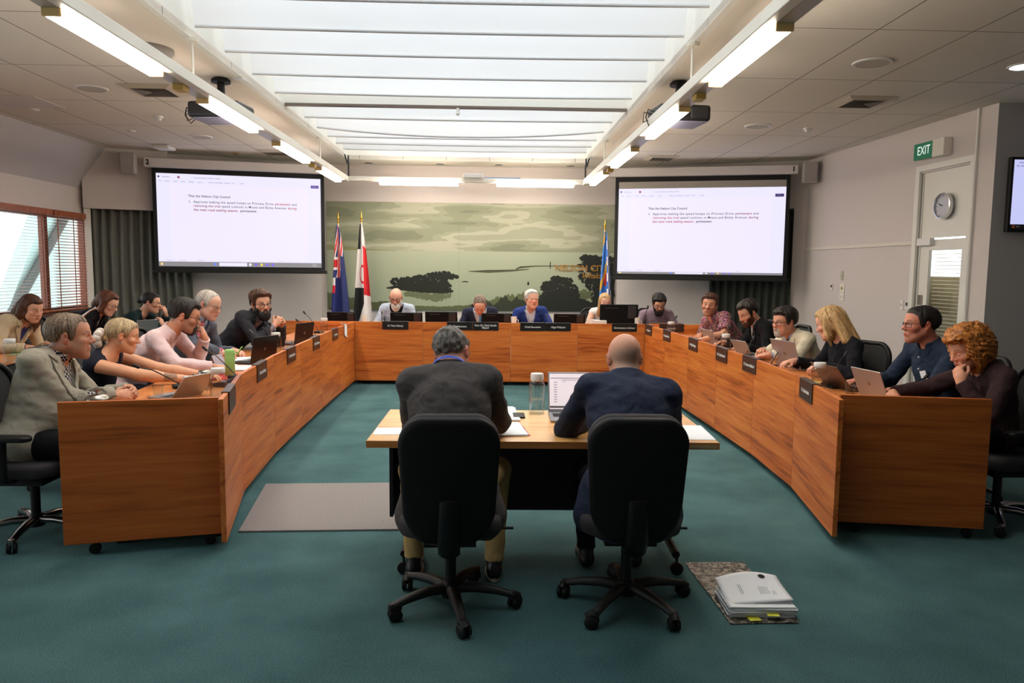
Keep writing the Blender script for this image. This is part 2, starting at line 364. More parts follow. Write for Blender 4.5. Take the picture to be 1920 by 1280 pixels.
# ---------------------------------------------------------------- skylight
FAB=bpy.data.materials.new('blind_fabric'); FAB.use_nodes=True; nt=FAB.node_tree; nt.nodes.clear()
o_=N(nt,'ShaderNodeOutputMaterial'); d_=N(nt,'ShaderNodeBsdfDiffuse'); t_=N(nt,'ShaderNodeBsdfTranslucent'); x_=N(nt,'ShaderNodeMixShader'); x_.inputs[0].default_value=.62
d_.inputs[0].default_value=(.72,.73,.74,1); t_.inputs[0].default_value=(.78,.79,.81,1); nt.links.new(d_.outputs[0],x_.inputs[1]); nt.links.new(t_.outputs[0],x_.inputs[2]); nt.links.new(x_.outputs[0],o_.inputs[0])
sky=thing('skylight_glazing',None,None,(0,0,0)); sky['kind']='structure'
m=MB(); m.b2((SX0-.06,SY0-.06,st),(SX1+.06,SY1+.06,st+.012)); m.build('pane',PANE,sky)
m=MB()
for k in range(8): y=SY0+.2+k*1.4; m.b2((SX0,y-.025,st-.07),(SX1,y+.025,st))
m.build('glazing_bar',WHITE,sky)
HEM=plain('hem_bar',(206,206,208),.6)
hy=[3.4,4.08,4.75,5.42,6.10,6.77,7.52,8.28,9.58,10.25,10.92,11.5,12.05]
for i,y in enumerate(hy):
    b=thing('skylight_blind','white fabric skylight blind hanging across the shaft, number %d from the back'%(len(hy)-i),'blind',(0,0,0),0,'fabric skylight blinds')
    x0,x1=SX0+.06,SX1-.06; sag=.10 if i==9 else .012; zt=3.46
    def fn(u,v,y=y,sag=sag):
        x=x0+(x1-x0)*u; s=sag*4*u*(1-u)*(1-v); wv=.012*math.sin(u*23+i*2)*v+.006*math.sin(u*57+i)*v
        return (x,y-.12*v+.10*math.sin(v*PI)*-.5+wv-(.30*max(0,v-.8)*2 if v>.8 else 0),zt-s+.50*min(1,v*1.15)+.02*v)
    m=MB(); m.grid(fn,36,10); m.build('fabric',FAB,b,smooth=True)
    m=MB(); m.tube([(x0+(x1-x0)*u,y,zt-sag*4*u*(1-u)) for u in [k/24 for k in range(25)]],.013,8); m.build('hem',HEM,b,smooth=True)
    b['label']=('white fabric skylight blind, '+['nearest the camera end','second from the camera end','third from the camera end','fifth before the dark beam','fourth before the dark beam','third before the dark beam','second before the dark beam','last before the dark beam','first beyond the dark beam','sagging one beyond the dark beam','third beyond the dark beam','second last toward the mural wall','last toward the mural wall'][i])
m=MB(); m.b2((SX0,8.88,3.455),(SX1,8.96,3.48)); structure(m.build('trim_skylight_beam',plain('beam_brown',(104,92,84),.6)))
m=MB(); m.b2((SX0,8.90,3.48),(SX1,8.96,3.86)); structure(m.build('trim_skylight_upstand',WHITE))
m=MB(); m.cyl((-.37,8.9,3.46),(-.37,8.9,3.40),.02,seg=10); m.ball((-.37,8.9,3.395),.024,12,8); tag(m.build('small_sensor',WHITEP,smooth=True),'tiny white sensor hanging under the dark skylight beam','sensor')
# ---------------------------------------------------------------- suspended light track (one U of channel)
tr=thing('light_track','white suspended U shaped light track running round the skylight','light track',(0,0,0))
XL,XR,YB,ZT=-2.30,1.57,12.2,2.98
HOUS=plain('track_white',(228,224,212),.45)
for nm,lo,hi in (('channel',(XL-.01,.5,ZT-.012),(XL+.06,YB+.05,ZT+.07)),('channel',(XR-.06,.5,ZT-.012),(XR+.01,YB+.05,ZT+.07)),('channel',(XL+.06,YB-.05,ZT),(XR-.06,YB+.05,ZT+.07))):
    part(tr,nm,HOUS,[(lo,hi)],.006)
def lamp(lo,hi):
    a=MB(); a.b2(lo,hi); o=a.build('lamp',LAMP,tr,bevel=.004)
REF=plain('reflector_grey',(190,188,184),.35,.3)
for x,sg in ((XL,-1),(XR,1)):
    part(tr,'reflector',REF,[((x+sg*.062-.055,.5,ZT-.004),(x+sg*.062+.055,YB,ZT+.012))],.002)
    for y0,y1 in ((4.26,5.52),(6.4,7.72),(8.54,9.9),(10.6,11.95)):
        lamp((x+sg*.02-(.055 if sg<0 else 0)-.035*(sg<0)-.0,y0,ZT-.045),(x+sg*.02+(.055 if sg>0 else 0)+.035*(sg>0),y1,ZT-.008))
        [part(tr,'lamp_end_cap',plain('lamp_cap',(240,206,140),.5),[((x+sg*.065-.05,q,ZT-.048),(x+sg*.065+.05,q+.02,ZT-.004))],.003) for q in (y0-.02,y1)]
    for y in (5.95,10.25): part(tr,'connector_box',plain('amber_box',(200,170,90),.5),[((x+sg*.065-.04,y-.06,ZT-.05),(x+sg*.065+.04,y+.06,ZT-.004))],.004)
UPFILL=glow('added_upward_fill',(255,236,210),UPFILL_S)  # glowing strips added on the channel tops to brighten the ceiling
for nm,lo,hi in ((0,(XL-.035,3.6,ZT+.071),(XL+.035,YB-.3,ZT+.08)),(0,(XR-.035,3.6,ZT+.071),(XR+.035,YB-.3,ZT+.08))): part(tr,'added_fill_strip',UPFILL,[(lo,hi)],0)
for x0,x1 in ((-1.75,-.50),(.12,1.36)): lamp((x0,YB-.07,ZT-.05),(x1,YB+.07,ZT-.005))
for x,y in ((XL-.06,6.19),(XL-.06,10.7),(XR+.03,6.06),(XR+.03,10.55)):
    a=MB(); a.cyl((x,y,ZT+.07),(x,y,Z),.010,seg=8); a.lathe([(.0,-.03),(.045,-.028),(.055,-.008),(.055,0)],(x,y,Z-.004),16); a.build('drop_rod',HOUS,tr,smooth=True)
for x,sx in ((XL+.05,-1),(XR-.02,1)):
    a=MB(); a.tube([(x,YB+.02,ZT+.05),(x,YB+.02,ZT+.30),(x+sx*.02,YB+.1,Z-.12),(x+sx*.02,YB+.12,Z)],.014,8); a.tube([(x+.06*sx,YB+.02,Z),(x+.02*sx,YB+.03,Z-.14)],.012,8); a.build('corner_hanger',DGREY,tr,smooth=True)
part(tr,'junction_box',WHITEP,[((-.42,YB-.10,ZT+.07),(-.10,YB+.10,ZT+.13))],.006)
a=MB(); a.tube([(-.1,YB,ZT+.08),(.1,YB+.02,ZT+.085),(.3,YB,ZT+.08),(.5,YB-.02,ZT+.08)],.008,6); a.build('blue_cable',plain('blue_cable',(60,110,160),.5),tr,smooth=True)
# ---------------------------------------------------------------- ceiling fittings
def disc(name,label,cat,x,y,r,mat,h=.012,ring=True,group=None):
    t=thing(name,label,cat,(x,y,Z),0,group); a=MB(); a.lathe([(r,0),(r,-h*.4),(r*.97,-h),(r*.84,-h)],(0,0,0),28,cap=False); a.build('rim',WHITEP,t,smooth=True)
    a=MB(); a.lathe([(r*.86,0),(r*.86,-h*.8),(0,-h*.75)],(0,0,0),28,cap=False); a.build('grille',mat,t,smooth=True); return t
GRL=plain('grille_cream',(186,178,166),.7,bump=.2,bscale=900)
disc('ceiling_speaker','large round ceiling speaker above the right side wall end nearest the camera','speaker',3.28,6.51,.165,GRL,group='round ceiling speakers')
disc('ceiling_speaker','round ceiling speaker halfway along the ceiling above the right desks','speaker',3.32,9.36,.165,GRL,group='round ceiling speakers')
disc('ceiling_speaker','round ceiling speaker over the left side nearest the camera','speaker',-4.07,7.98,.16,GRL,group='round ceiling speakers')
disc('ceiling_speaker','round ceiling speaker over the left side closer to the left screen','speaker',-4.03,10.78,.16,GRL,group='round ceiling speakers')
disc('downlight','lit round downlight at the far right of the ceiling','downlight',4.62,6.52,.13,glow('downlight_glow',(235,245,255),8),group='recessed downlights')
for x,y,w in ((-2.07,13.1,'leftmost of the four over the mural'),(-.85,13.1,'second from the left over the mural'),(.16,13.1,'third from the left over the mural'),(1.40,13.1,'rightmost of the four over the mural')):
    disc('downlight','small chrome rimmed downlight, '+w,'downlight',x,y,.09,DGREY,group='recessed downlights')
def vent(label,x,y,s,rz=0):
    t=thing('air_vent',label,'vent',(x,y,Z),rz,'square ceiling air vents'); a=MB()
    for q in range(4):
        R=Matrix.Rotation(q*PI/2,4,'Z'); a._add([(-s,-s,-.002),(s,-s,-.002),(s*.72,-s*.72,-.03),(-s*.72,-s*.72,-.03)],[(0,1,2,3)],R)
    a.build('frame',plain('vent_cream',(190,178,158),.6),t,solid=.006)
    a=MB()
    for k in range(5):
        r=s*(.68-.13*k)
        for q in range(4): a.box((0,0,0),(.001,.001,.001)) if False else a._add([(-r,-r,-.03),(r,-r,-.03),(r*.86,-r*.86,-.008),(-r*.86,-r*.86,-.008)],[(0,1,2,3)],Matrix.Rotation(q*PI/2,4,'Z'))
    a.build('louvre',plain('vent_dark',(96,86,76),.6),t,solid=.004)
    a=MB(); a.b2((-s*.7,-s*.7,-.004),(s*.7,s*.7,-.001)); a.build('backing',BLACKM,t)
vent('square ceiling air vent beside the left projector',-3.45,8.0,.26); vent('square ceiling air vent just in front of the left screen',-3.37,12.1,.24)
vent('square ceiling air vent over the right side of the room',3.92,7.95,.25); vent('square ceiling air vent just in front of the right screen',2.74,12.05,.24)
def smoke(label,x,y):
    t=thing('smoke_detector',label,'smoke detector',(x,y,Z),0,'smoke detectors'); a=MB(); a.lathe([(.055,0),(.055,-.018),(.05,-.022),(.036,-.024),(.036,-.045),(.028,-.052),(0,-.054)],(0,0,0),20,cap=False); a.build('body',WHITEP,t,smooth=True)
smoke('small white smoke detector on the left ceiling',-4.01,9.39); smoke('small white smoke detector on the right ceiling',3.98,9.44)
a=MB(); a.lathe([(.21,0),(.21,-.03),(.17,-.07),(0,-.075)],(-2.85,6.5,Z),24,cap=False); tag(a.build('wireless_access_point',plain('grey_case',(128,124,120),.5),smooth=True),'rounded grey wireless access point on the ceiling behind the left light track','access point')
a=MB(); a.b2((-5.02,11.5,Z-.06),(-4.78,11.78,Z)); tag(a.build('emergency_light',WHITEP,bevel=.02),'small oblong white emergency light on the ceiling near the left screen','light')
for x,y,w in ((-5.31,9.1,'near the window'),(-4.8,10.4,'nearer the left screen')):
    a=MB(); a.lathe([(.05,0),(.05,-.01),(.03,-.02),(0,-.02)],(x,y,Z),16,cap=False); tag(a.build('sprinkler_cover',WHITEP,smooth=True),'small white round cover on the left ceiling '+w,'cover',group='small ceiling covers')
a=MB(); a.b2((-4.06,12.15,Z-.03),(-3.98,12.25,Z)); tag(a.build('ceiling_sensor',plain('sensor_tan',(150,130,96),.6),bevel=.006),'small tan sensor box on the ceiling above the left screen','sensor')
a=MB(); a.b2((2.0,4.05,Z-.10),(2.12,4.12,Z)); a.tube([(2.06,4.08,Z-.10),(2.09,4.08,Z-.14),(2.06,4.08,Z-.17),(2.03,4.08,Z-.14)],.006,6); tag(a.build('ceiling_hook',WHITEP),'white bracket and hook on the ceiling beside the right light track','hook')
a=MB(); a.b2((-6.0+.45,8.4,Z-.004),(-4.9,9.0,Z+.002)); tag(a.build('ceiling_access_panel',plain('panel_white',(214,208,206),.7)),'pale access panel in the left ceiling above the window','panel')
# ---------------------------------------------------------------- projectors
def projector(label,x,y,rz):
    t=thing('projector',label,'projector',(x,y,3.0),rz,'ceiling projectors')
    a=MB(); a.b2((-.25,-.19,.0),(.25,.19,.15)); a.build('case',plain('projector_case',(30,30,33),.45),t,bevel=.03,seg=3)
    a=MB(); a.b2((.05,-.20,.025),(.22,-.185,.125)); a.build('vent_grille',DGREY,t,bevel=.02)
    a=MB(); a.b2((-.22,-.17,-.012),(.22,.17,.002)); a.build('base_plate',plain('projector_base',(120,118,140),.5),t,bevel=.02)
    a=MB(); a.lathe([(.055,0),(.055,.05),(.04,.055),(0,.045)],(-.12,.19,.075),20,Matrix.Rotation(-PI/2,3,'X'),cap=False); a.build('lens',BLACK,t,smooth=True)
    a=MB(); a.cyl((.0,0,.15),(0,0,.36),.035); a.lathe([(.09,.35),(.09,.375),(.06,.40)],(0,0,0),20); a.build('mount',BLACK,t,smooth=True)
    a=MB(); a.tube([(-.25,-.05,.09),(-.32,-.06,.11),(-.34,-.05,.04),(-.30,-.02,-.03),(-.25,0,.03)],.006,6); a.tube([(-.25,-.02,.07),(-.35,-.02,.09),(-.35,0,.0),(-.25,.05,.05)],.005,6); a.build('cables',BLACK,t,smooth=True)
    a=MB(); a.b2((.12,-.02,.385),(.22,.08,.40)); a.build('socket_plate',WHITEP,t)
    return t
projector('black projector hanging from the ceiling behind the left light track',-2.58,7.45,-.12); projector('black projector hanging from the ceiling behind the right light track',1.80,7.25,.12)
# ---------------------------------------------------------------- projection screens
SURF=glow('screen_light',(230,226,253),.90,(40,40,44)); SURFW=glow('screen_page',(234,227,249),.90,(40,40,44)); GBAR=plain('screen_dark_bar',(150,146,146),.7); TASK=glow('task_bar',(150,146,150),.75,(40,40,44))
def screen(name,label,p0,p1,ztop,zbot,num,left):
    d=Vector((p1[0]-p0[0],p1[1]-p0[1],0)); W=d.length; a=math.atan2(d.y,d.x)
    t=thing(name,label,'projection screen',(p0[0],p0[1],0),a,'projection screens')
    m=MB(); m.b2((-.10,-.02,ztop+.05),(W+.10,.16,ztop+.19)); m.build('casing',plain('screen_case',(206,200,198),.5),t,bevel=.012)
    m=MB(); m.b2((0,.06,zbot),(W,.066,ztop+.08)); m.build('black_border',BLACKM,t)
    m=MB(); m.b2((-.03,.045,zbot-.05),(W+.03,.085,zbot)); m.build('bottom_bar',BLACKM,t,bevel=.008)
    b=.06; x0,x1=b,W-b; z1=ztop-.03; z0=zbot+.05
    pj=MB(); tb=.075 if left else .035
    zp=z1 if left else z1-.11
    pj.b2((x0,.052,z0+tb),(x1,.06,zp)); s=pj.build('projected_picture',SURF,t)
    m=MB(); m.b2((x0+.19,.050,z0+tb+.02),(x1-.21,.0525,zp-.16)); m.build('page',SURFW,t)
    m=MB(); m.b2((x0,.052,z0),(x1,.06,z0+tb)); m.build('task_bar',TASK,t)
    if not left:
        m=MB(); m.b2((x0,.053,zp),(x1,.06,z1)); m.build('unlit_strip',plain('unlit_screen',(168,162,154),.8),t)
    R=(PI/2,0,0); y=.048; ww=x1-x0; sz=.052
    tx=x0+ww*.185; zz=zp-(zp-z0)*.235
    txt('That the Nelson City Council',sz,INK,t,(tx,y,zz),R,'LEFT',bold=.0006)
    # three lines, justified, with the struck and inserted words in red
    lines=[[('1.',INK)],[('Approves making the speed humps on Princess Drive',INK),('permanent',INKR),('and',INK)],[('removing the trial',INKR),('speed cushions in Moana and Bisley Avenues',INK),('during',INKR)],[('the next road sealing season.',INKR),('permanent',INKB)]]
    xs=[tx,tx+.075]; right=x0+ww*.845
    txt('1.',sz,INK,t,(tx,y,zz-.088),R,'LEFT',bold=.0006)
    for i,ln in enumerate(lines[1:]):
        objs=[]; 
        for w_,c in ln: objs.append(txt(w_,sz,c,t,(0,y,zz-.088-i*.062),R,'LEFT',bold=.0009 if c is not INK else .0005,spacing=1.16 if i<2 else 1.08))
        bpy.context.view_layer.update(); L=[o.dimensions.x for o in objs]; tot=right-xs[1]
        gap=(tot-sum(L))/(len(L)-1) if i<2 else .03
        if gap<.02:
            k=(tot-.025*(len(L)-1))/sum(L); gap=.025
            for o in objs: o.scale=(k,1,1)
            L=[l*k for l in L]
        x=xs[1]
        for o,l in zip(objs,L): o.location.x=x; x+=l+gap
    m=MB(); m.b2((right-.62+.0,y-.001,zz-.214),(right-.38,y,zz-.210)) if False else None
    faint=INKF; r2=lambda q:x0+ww*q
    txt('AutoSave',.03,faint,t,(r2(.035),y,zp-.055),R,'LEFT'); txt('Council motion wording - Saved',.03,faint,t,(r2(.22),y,zp-.055),R,'LEFT')
    for q,w_ in zip((.017,.05,.1,.145,.19,.24,.31,.36,.405,.445,.5),('File','Home','Insert','Draw','Design','Layout','References','Mailings','Review','View','Help')): txt(w_,.027,faint,t,(r2(q),y,zp-.12),R,'LEFT')
    m=MB(); m.b2((r2(.938),y,zp-.155),(r2(.988),y+.002,zp-.108)); m.build('share_button',plain('share_purple',(112,92,206),.6),t); txt('Share',.026,PAPER,t,(r2(.963),y-.002,zp-.131),R)
    for q,w_ in ((.07,'Page 1 of 2'),(.14,'512 words'),(.25,'Accessibility'),(.74,'Focus')): txt(w_,.022,faint,t,(r2(q),y,z0+tb+.022),R)
    m=MB(); m.b2((r2(.01),y,zp-.065),(r2(.02),y+.002,zp-.04)); m.build('app_icon',plain('icon_blue',(96,92,190),.6),t)
    m=MB(); m.b2((r2(.125),y,zp-.07),(r2(.138),y+.002,zp-.04)); m.build('undo_icon',plain('icon_pink',(220,120,170),.6),t)
    zc=z0+tb/2; k=.028 if left else .014
    m=MB(); m.b2((r2(.36),y,zc-k),(r2(.53),y+.003,zc+k)); m.build('search_box',SURFW,t,bevel=.01)
    for q,c in ((.335,(90,120,230)),(.55,(225,215,235)),(.585,(110,90,220)),(.62,(225,190,90)),(.655,(110,170,220)),(.69,(110,90,230)),(.018,(220,190,120))):
        m=MB(); m.b2((r2(q)-.016,y,zc-k*.7),(r2(q)+.016,y+.003,zc+k*.7)); m.build('taskbar_icon',glow('ic%d%d'%(c[0],c[2]),c,.7),t)
    if left: txt('9:28 am\n3/04/2025',.022,PAPER,t,(r2(.955),y,zc),R)
    txt(num,.105,INKB,t,((-.04 if left else W+.03),-.024,ztop+.12),R,bold=.004)
    return t
screen('projection_screen','large lit projection screen marked 2 hanging left of the mural',(-5.24,11.93),(-2.70,12.5),3.07,1.545,'2',True)
screen('projection_screen','large lit projection screen marked 1 hanging right of the mural',(2.085,12.5),(4.75,11.80),3.09,1.50,'1',False)
def wallspeaker(label,x,y,z,rz):
    t=thing('wall_speaker',label,'speaker',(x,y,z),rz,'wall speakers'); m=MB(); m.b2((-.11,0,-.16),(.11,.16,.16)); m.build('case',plain('speaker_case',(170,164,160),.6),t,bevel=.02); m=MB(); m.b2((-.095,-.006,-.145),(.095,.002,.145)); m.build('grille',plain('speaker_cloth',(158,152,150),.8,bump=.2,bscale=900),t,bevel=.01)
    m=MB(); m.b2((-.03,.16,-.03),(.03,.3,.03)); m.build('bracket',DGREY,t)
wallspeaker('grey box speaker on the wall right of the screen marked 1',4.98,11.62,3.15,-.25); wallspeaker('grey box speaker on the wall left of the screen marked 2',-5.50,11.72,3.15,.2)
# bulkhead over the curtain on the left
wallang=math.atan2(AL1[1]-AL0[1],AL1[0]-AL0[0])
m=MB(); m.b2((0,-.20,2.47),(1.2,0,Z)); structure(m.build('wall_bulkhead',WALL,None,(AL0[0],AL0[1],0),wallang))
m=MB(); m.b2((.0,-.14,0),(.09,0,2.47)); structure(m.build('trim_curtain_jamb',WHITE,None,(AL0[0],AL0[1],0),wallang))
# ---------------------------------------------------------------- curtains
def curtain(label,p,ang,w,z0,z1,mat,nf):
    t=thing('curtain',label,'curtain',(p[0],p[1],0),ang,'grey green curtains')
    def fn(u,v):
        f=math.sin(u*nf*2*PI+.7*math.sin(u*9)); return (u*w,-.06-.045*f*(0.75+.25*v)+.008*math.sin(u*40+v*3),z0+(z1-z0)*v)
    m=MB(); m.grid(fn,nf*14,8); m.build('cloth',mat,t,smooth=True,solid=.004)
    m=MB(); m.b2((0,-.09,z1),(w,-.03,z1+.03)); m.build('track',DGREY,t)
CURT=plain('curtain_cloth',(108,109,101),.9,bump=.1,bscale=400)
ca,sa=math.cos(wallang),math.sin(wallang)
curtain('grey green pleated curtain beside the window, left of the screen marked 2',(AL0[0]+ca*.10,AL0[1]+sa*.10),wallang,1.42,.12,2.47,CURT,11)
ra=math.atan2(AR1[1]-AR0[1],AR1[0]-AR0[0]); c2,s2=math.cos(ra),math.sin(ra)
curtain('dark pleated curtain below the screen marked 1',(AR0[0]+c2*1.62,AR0[1]+s2*1.62),ra,1.30,.12,2.6,plain('curtain_dark',(58,62,56),.9),10)
# ---------------------------------------------------------------- mural
MUR=thing('mural','large sage green wall mural of a bay with islands and trees','mural',(0,BY-.02,0))
mx0,mx1,mz0,mz1=-2.86,2.25,.86,2.76
def mural_mat():
    m,nt,b=newmat('mural_sky_sea'); tc=N(nt,'ShaderNodeTexCoord'); sp=N(nt,'ShaderNodeSeparateXYZ'); nt.links.new(tc.outputs['Object'],sp.inputs[0])
    mp=N(nt,'ShaderNodeMapping'); mp.inputs['Scale'].default_value=(.38,1,2.6); nt.links.new(tc.outputs['Object'],mp.inputs['Vector'])
    n=N(nt,'ShaderNodeTexNoise'); n.inputs['Scale'].default_value=1.5; n.inputs['Detail'].default_value=4; n.inputs['Roughness'].default_value=.42; nt.links.new(mp.outputs[0],n.inputs['Vector'])
    rp=N(nt,'ShaderNodeValToRGB'); rp.color_ramp.interpolation='CONSTANT'; e=rp.color_ramp.elements
    for i,(p,c) in enumerate(((0,(122,126,104)),(.40,(136,140,116)),(.47,(147,150,126)),(.53,(168,167,146)),(.60,(150,152,130)))):
        q=e[i] if i<2 else e.new(p); q.position=p; q.color=lin(c)
    nt.links.new(n.outputs['Fac'],rp.inputs['Fac'])
    r2=N(nt,'ShaderNodeValToRGB'); f=r2.color_ramp.elements
    mr=N(nt,'ShaderNodeMapRange'); mr.inputs['From Min'].default_value=mz0; mr.inputs['From Max'].default_value=mz1; nt.links.new(sp.outputs['Z'],mr.inputs['Value'])
    f[0].position=.0; f[0].color=lin((148,158,134)); f[1].position=.55; f[1].color=lin((158,164,142)); nt.links.new(mr.outputs[0],r2.inputs['Fac'])
    g=N(nt,'ShaderNodeMath',operation='GREATER_THAN'); g.inputs[1].default_value=.555; nt.links.new(mr.outputs[0],g.inputs[0])
    mx=N(nt,'ShaderNodeMix'); mx.data_type='RGBA'; nt.links.new(g.outputs[0],mx.inputs[0]); nt.links.new(r2.outputs['Color'],mx.inputs[6]); nt.links.new(rp.outputs['Color'],mx.inputs[7])
    nt.links.new(mx.outputs[2],b.inputs['Base Color']); b.inputs['Roughness'].default_value=.75; return m
m=MB(); m.b2((mx0,-.004,mz0),(mx1,.015,mz1)); m.build('printed_sheet',mural_mat(),MUR)
def mp(px,py): # a position on the mural, from fractions of its width and height
    return (mx0+(mx1-mx0)*px,mz1-(mz1-mz0)*py)
DARKG=plain('mural_tree',(26,30,24),.8); MIDG=plain('mural_bush',(92,98,66),.8); OLIVE=plain('mural_far_hill',(134,136,98),.8); SEDGE=plain('mural_spit',(72,76,54),.8); DKB=plain('mural_dark_bush',(44,50,36),.8)
def blob(name,mat,top,bot,rough,seed,y=-.006,n=160):
    """flat printed silhouette: top and bottom outlines as (fx,fy) polylines, the top edge frayed like foliage"""
    rnd=random.Random(seed); m=MB(); T=[];B=[]
    fx0=top[0][0];fx1=top[-1][0]
    for i in range(n+1):
        f=fx0+(fx1-fx0)*i/n
        ty=np.interp(f,[p[0] for p in top],[p[1] for p in top]); by=np.interp(f,[p[0] for p in bot],[p[1] for p in bot])
        ty-=rough*(abs(math.sin(f*170+seed))*.5+abs(math.sin(f*71+seed*2))*.5+rnd.random()*.6)*min(1,(by-ty)*12); by+=rough*.3*rnd.random() if by<.99 else 0
        T.append(mp(f,ty));B.append(mp(f,max(by,ty+.001)))
    V=[m.bm.verts.new((p[0],y,p[1])) for p in T];U=[m.bm.verts.new((p[0],y,p[1])) for p in B]
    for i in range(n): m.bm.faces.new((U[i],U[i+1],V[i+1],V[i]))
    return m.build(name,mat,MUR)
blob('far_hills',OLIVE,[(0,.40),(.07,.41),(.15,.435),(.24,.446)],[(0,.447),(.24,.449)],0.0,1,-.005)
blob('left_shore',plain('mural_left_shore',(84,90,60),.8),[(0,.86),(.06,.88),(.10,.92),(.16,.94),(.22,.93),(.30,.965),(.4,.97),(.5,.955),(.56,.97)],[(0,1),(.56,1)],.018,2,-.006)
blob('bush_middle',MIDG,[(.50,.96),(.56,.93),(.60,.90),(.64,.885),(.68,.87),(.72,.84),(.76,.9)],[(.50,1),(.76,1)],.035,5,-.006)
blob('bush_dark',DKB,[(.52,1.0),(.55,.93),(.58,.96),(.60,.92),(.62,.88),(.64,.94),(.66,.90),(.69,.93),(.73,.92),(.78,.96)],[(.52,1),(.78,1)],.03,6,-.007)
def clump(name,mat,spec,seed,y):
    """printed foliage: many small ragged leaf discs round each listed (fx,fy,rx,ry) patch, as one flat silhouette"""
    rnd=random.Random(seed); m=MB(); W=mx1-mx0; H_=mz1-mz0
    for fx,fy,rx,ry in spec:
        n=int(70+rx*ry*42000)
        for i in range(n):
            a=rnd.uniform(0,2*PI); q=math.sqrt(rnd.random()); cx,cz=mp(fx+rx*q*math.cos(a),fy+ry*q*math.sin(a)); rr_=rnd.uniform(.010,.034)*(1 if rx>.02 else .6)
            V=[m.bm.verts.new((cx+rr_*rnd.uniform(.6,1.25)*math.cos(2*PI*k/9),y-i*1.2e-5,cz+rr_*rnd.uniform(.5,1.0)*math.sin(2*PI*k/9))) for k in range(9)]
            m.bm.faces.new(V)
    return m.build(name,mat,MUR)
clump('island_trees',DARKG,[(.255,.735,.035,.035),(.29,.745,.04,.055),(.33,.73,.045,.06),(.375,.70,.045,.055),(.40,.67,.035,.035),(.425,.685,.03,.02),(.35,.80,.05,.03),(.40,.78,.03,.05),(.30,.79,.05,.03),(.41,.82,.025,.008)],7,-.007)
blob('island',DARKG,[(.205,.79),(.235,.775),(.28,.76),(.34,.74),(.40,.74),(.43,.82)],[(.205,.80),(.26,.815),(.34,.835),(.40,.84),(.43,.83)],.008,7,-.006)
clump('island_reflection',plain('mural_reflection',(100,106,78),.8),[(.30,.85,.035,.02),(.34,.87,.03,.03),(.38,.88,.025,.04),(.41,.86,.02,.03)],8,-.005)
blob('sandbar',SEDGE,[(.49,.63),(.55,.618),(.64,.612),(.70,.605)],[(.49,.636),(.56,.645),(.64,.63),(.70,.612)],.0,9,-.006)
blob('long_spit',SEDGE,[(.655,.60),(.67,.58),(.72,.572),(.80,.57),(.92,.567)],[(.655,.612),(.67,.60),(.72,.583),(.80,.578),(.92,.575)],.0,10,-.006)
blob('spit_mast',DARKG,[(.773,.535),(.776,.535)],[(.773,.60),(.776,.60)],.0,11,-.007,4)
blob('small_rock',DARKG,[(.465,.728),(.48,.722),(.49,.73)],[(.465,.733),(.49,.735)],.0,12,-.006,12)
blob('sail',DARKG,[(.695,.74),(.699,.715),(.702,.74)],[(.695,.755),(.702,.755)],.0,13,-.006,8)
clump('big_tree',DARKG,[(.80,.70,.022,.03),(.775,.76,.03,.04),(.82,.73,.035,.05),(.755,.78,.014,.03),(.845,.80,.03,.06),(.80,.83,.05,.07),(.86,.88,.04,.06),(.77,.90,.035,.07),(.82,.93,.07,.06),(.90,.95,.05,.04)],14,-.008)
blob('big_tree_base',DARKG,[(.735,.90),(.77,.83),(.82,.78),(.86,.86),(.93,.93)],[(.735,1),(.93,1)],.01,14,-.008)
clump('right_tree',DARKG,[(.90,.50,.022,.03),(.925,.49,.02,.02),(.885,.57,.018,.015),(.915,.545,.03,.03),(.955,.53,.03,.05),(.985,.52,.015,.04),(.95,.60,.05,.05),(.885,.66,.012,.05),(.905,.71,.02,.03),(.95,.72,.05,.10),(.96,.85,.04,.12),(.985,.75,.015,.2),(.985,.92,.015,.07)],15,-.009)
blob('right_tree_base',DARKG,[(.925,.60),(.95,.55),(1.0,.54)],[(.925,.66),(.935,.99),(1.0,1)],.0,15,-.009)
clump('grass_clump',MIDG,[(.895,.83,.014,.035),(.91,.84,.014,.03),(.90,.86,.02,.02)],16,-.010)
m=MB(); m.b2((-.53,-.006,mz0),(-.527,-.004,mz1-.3)); m.build('sheet_joint',plain('joint',(120,118,90),.8),MUR)
GOLDL=plain('gold_lettering',(168,120,48),.5)
for w_,x1,zc,wid,sh,sz in (('NELSON CITY',2.15,1.632,.965,0,.15),('Whakat\u016b',2.15,1.50,.47,.3,.14)):
    o=txt(w_,sz,GOLDL,MUR,(x1,-.02,zc),(PI/2,0,0),'RIGHT',bold=.0015,shear=sh); o.scale=(wid/max(v.co.x for v in o.data.vertices)*1 if False else wid/(max(v.co.x for v in o.data.vertices)-min(v.co.x for v in o.data.vertices)),1,1)
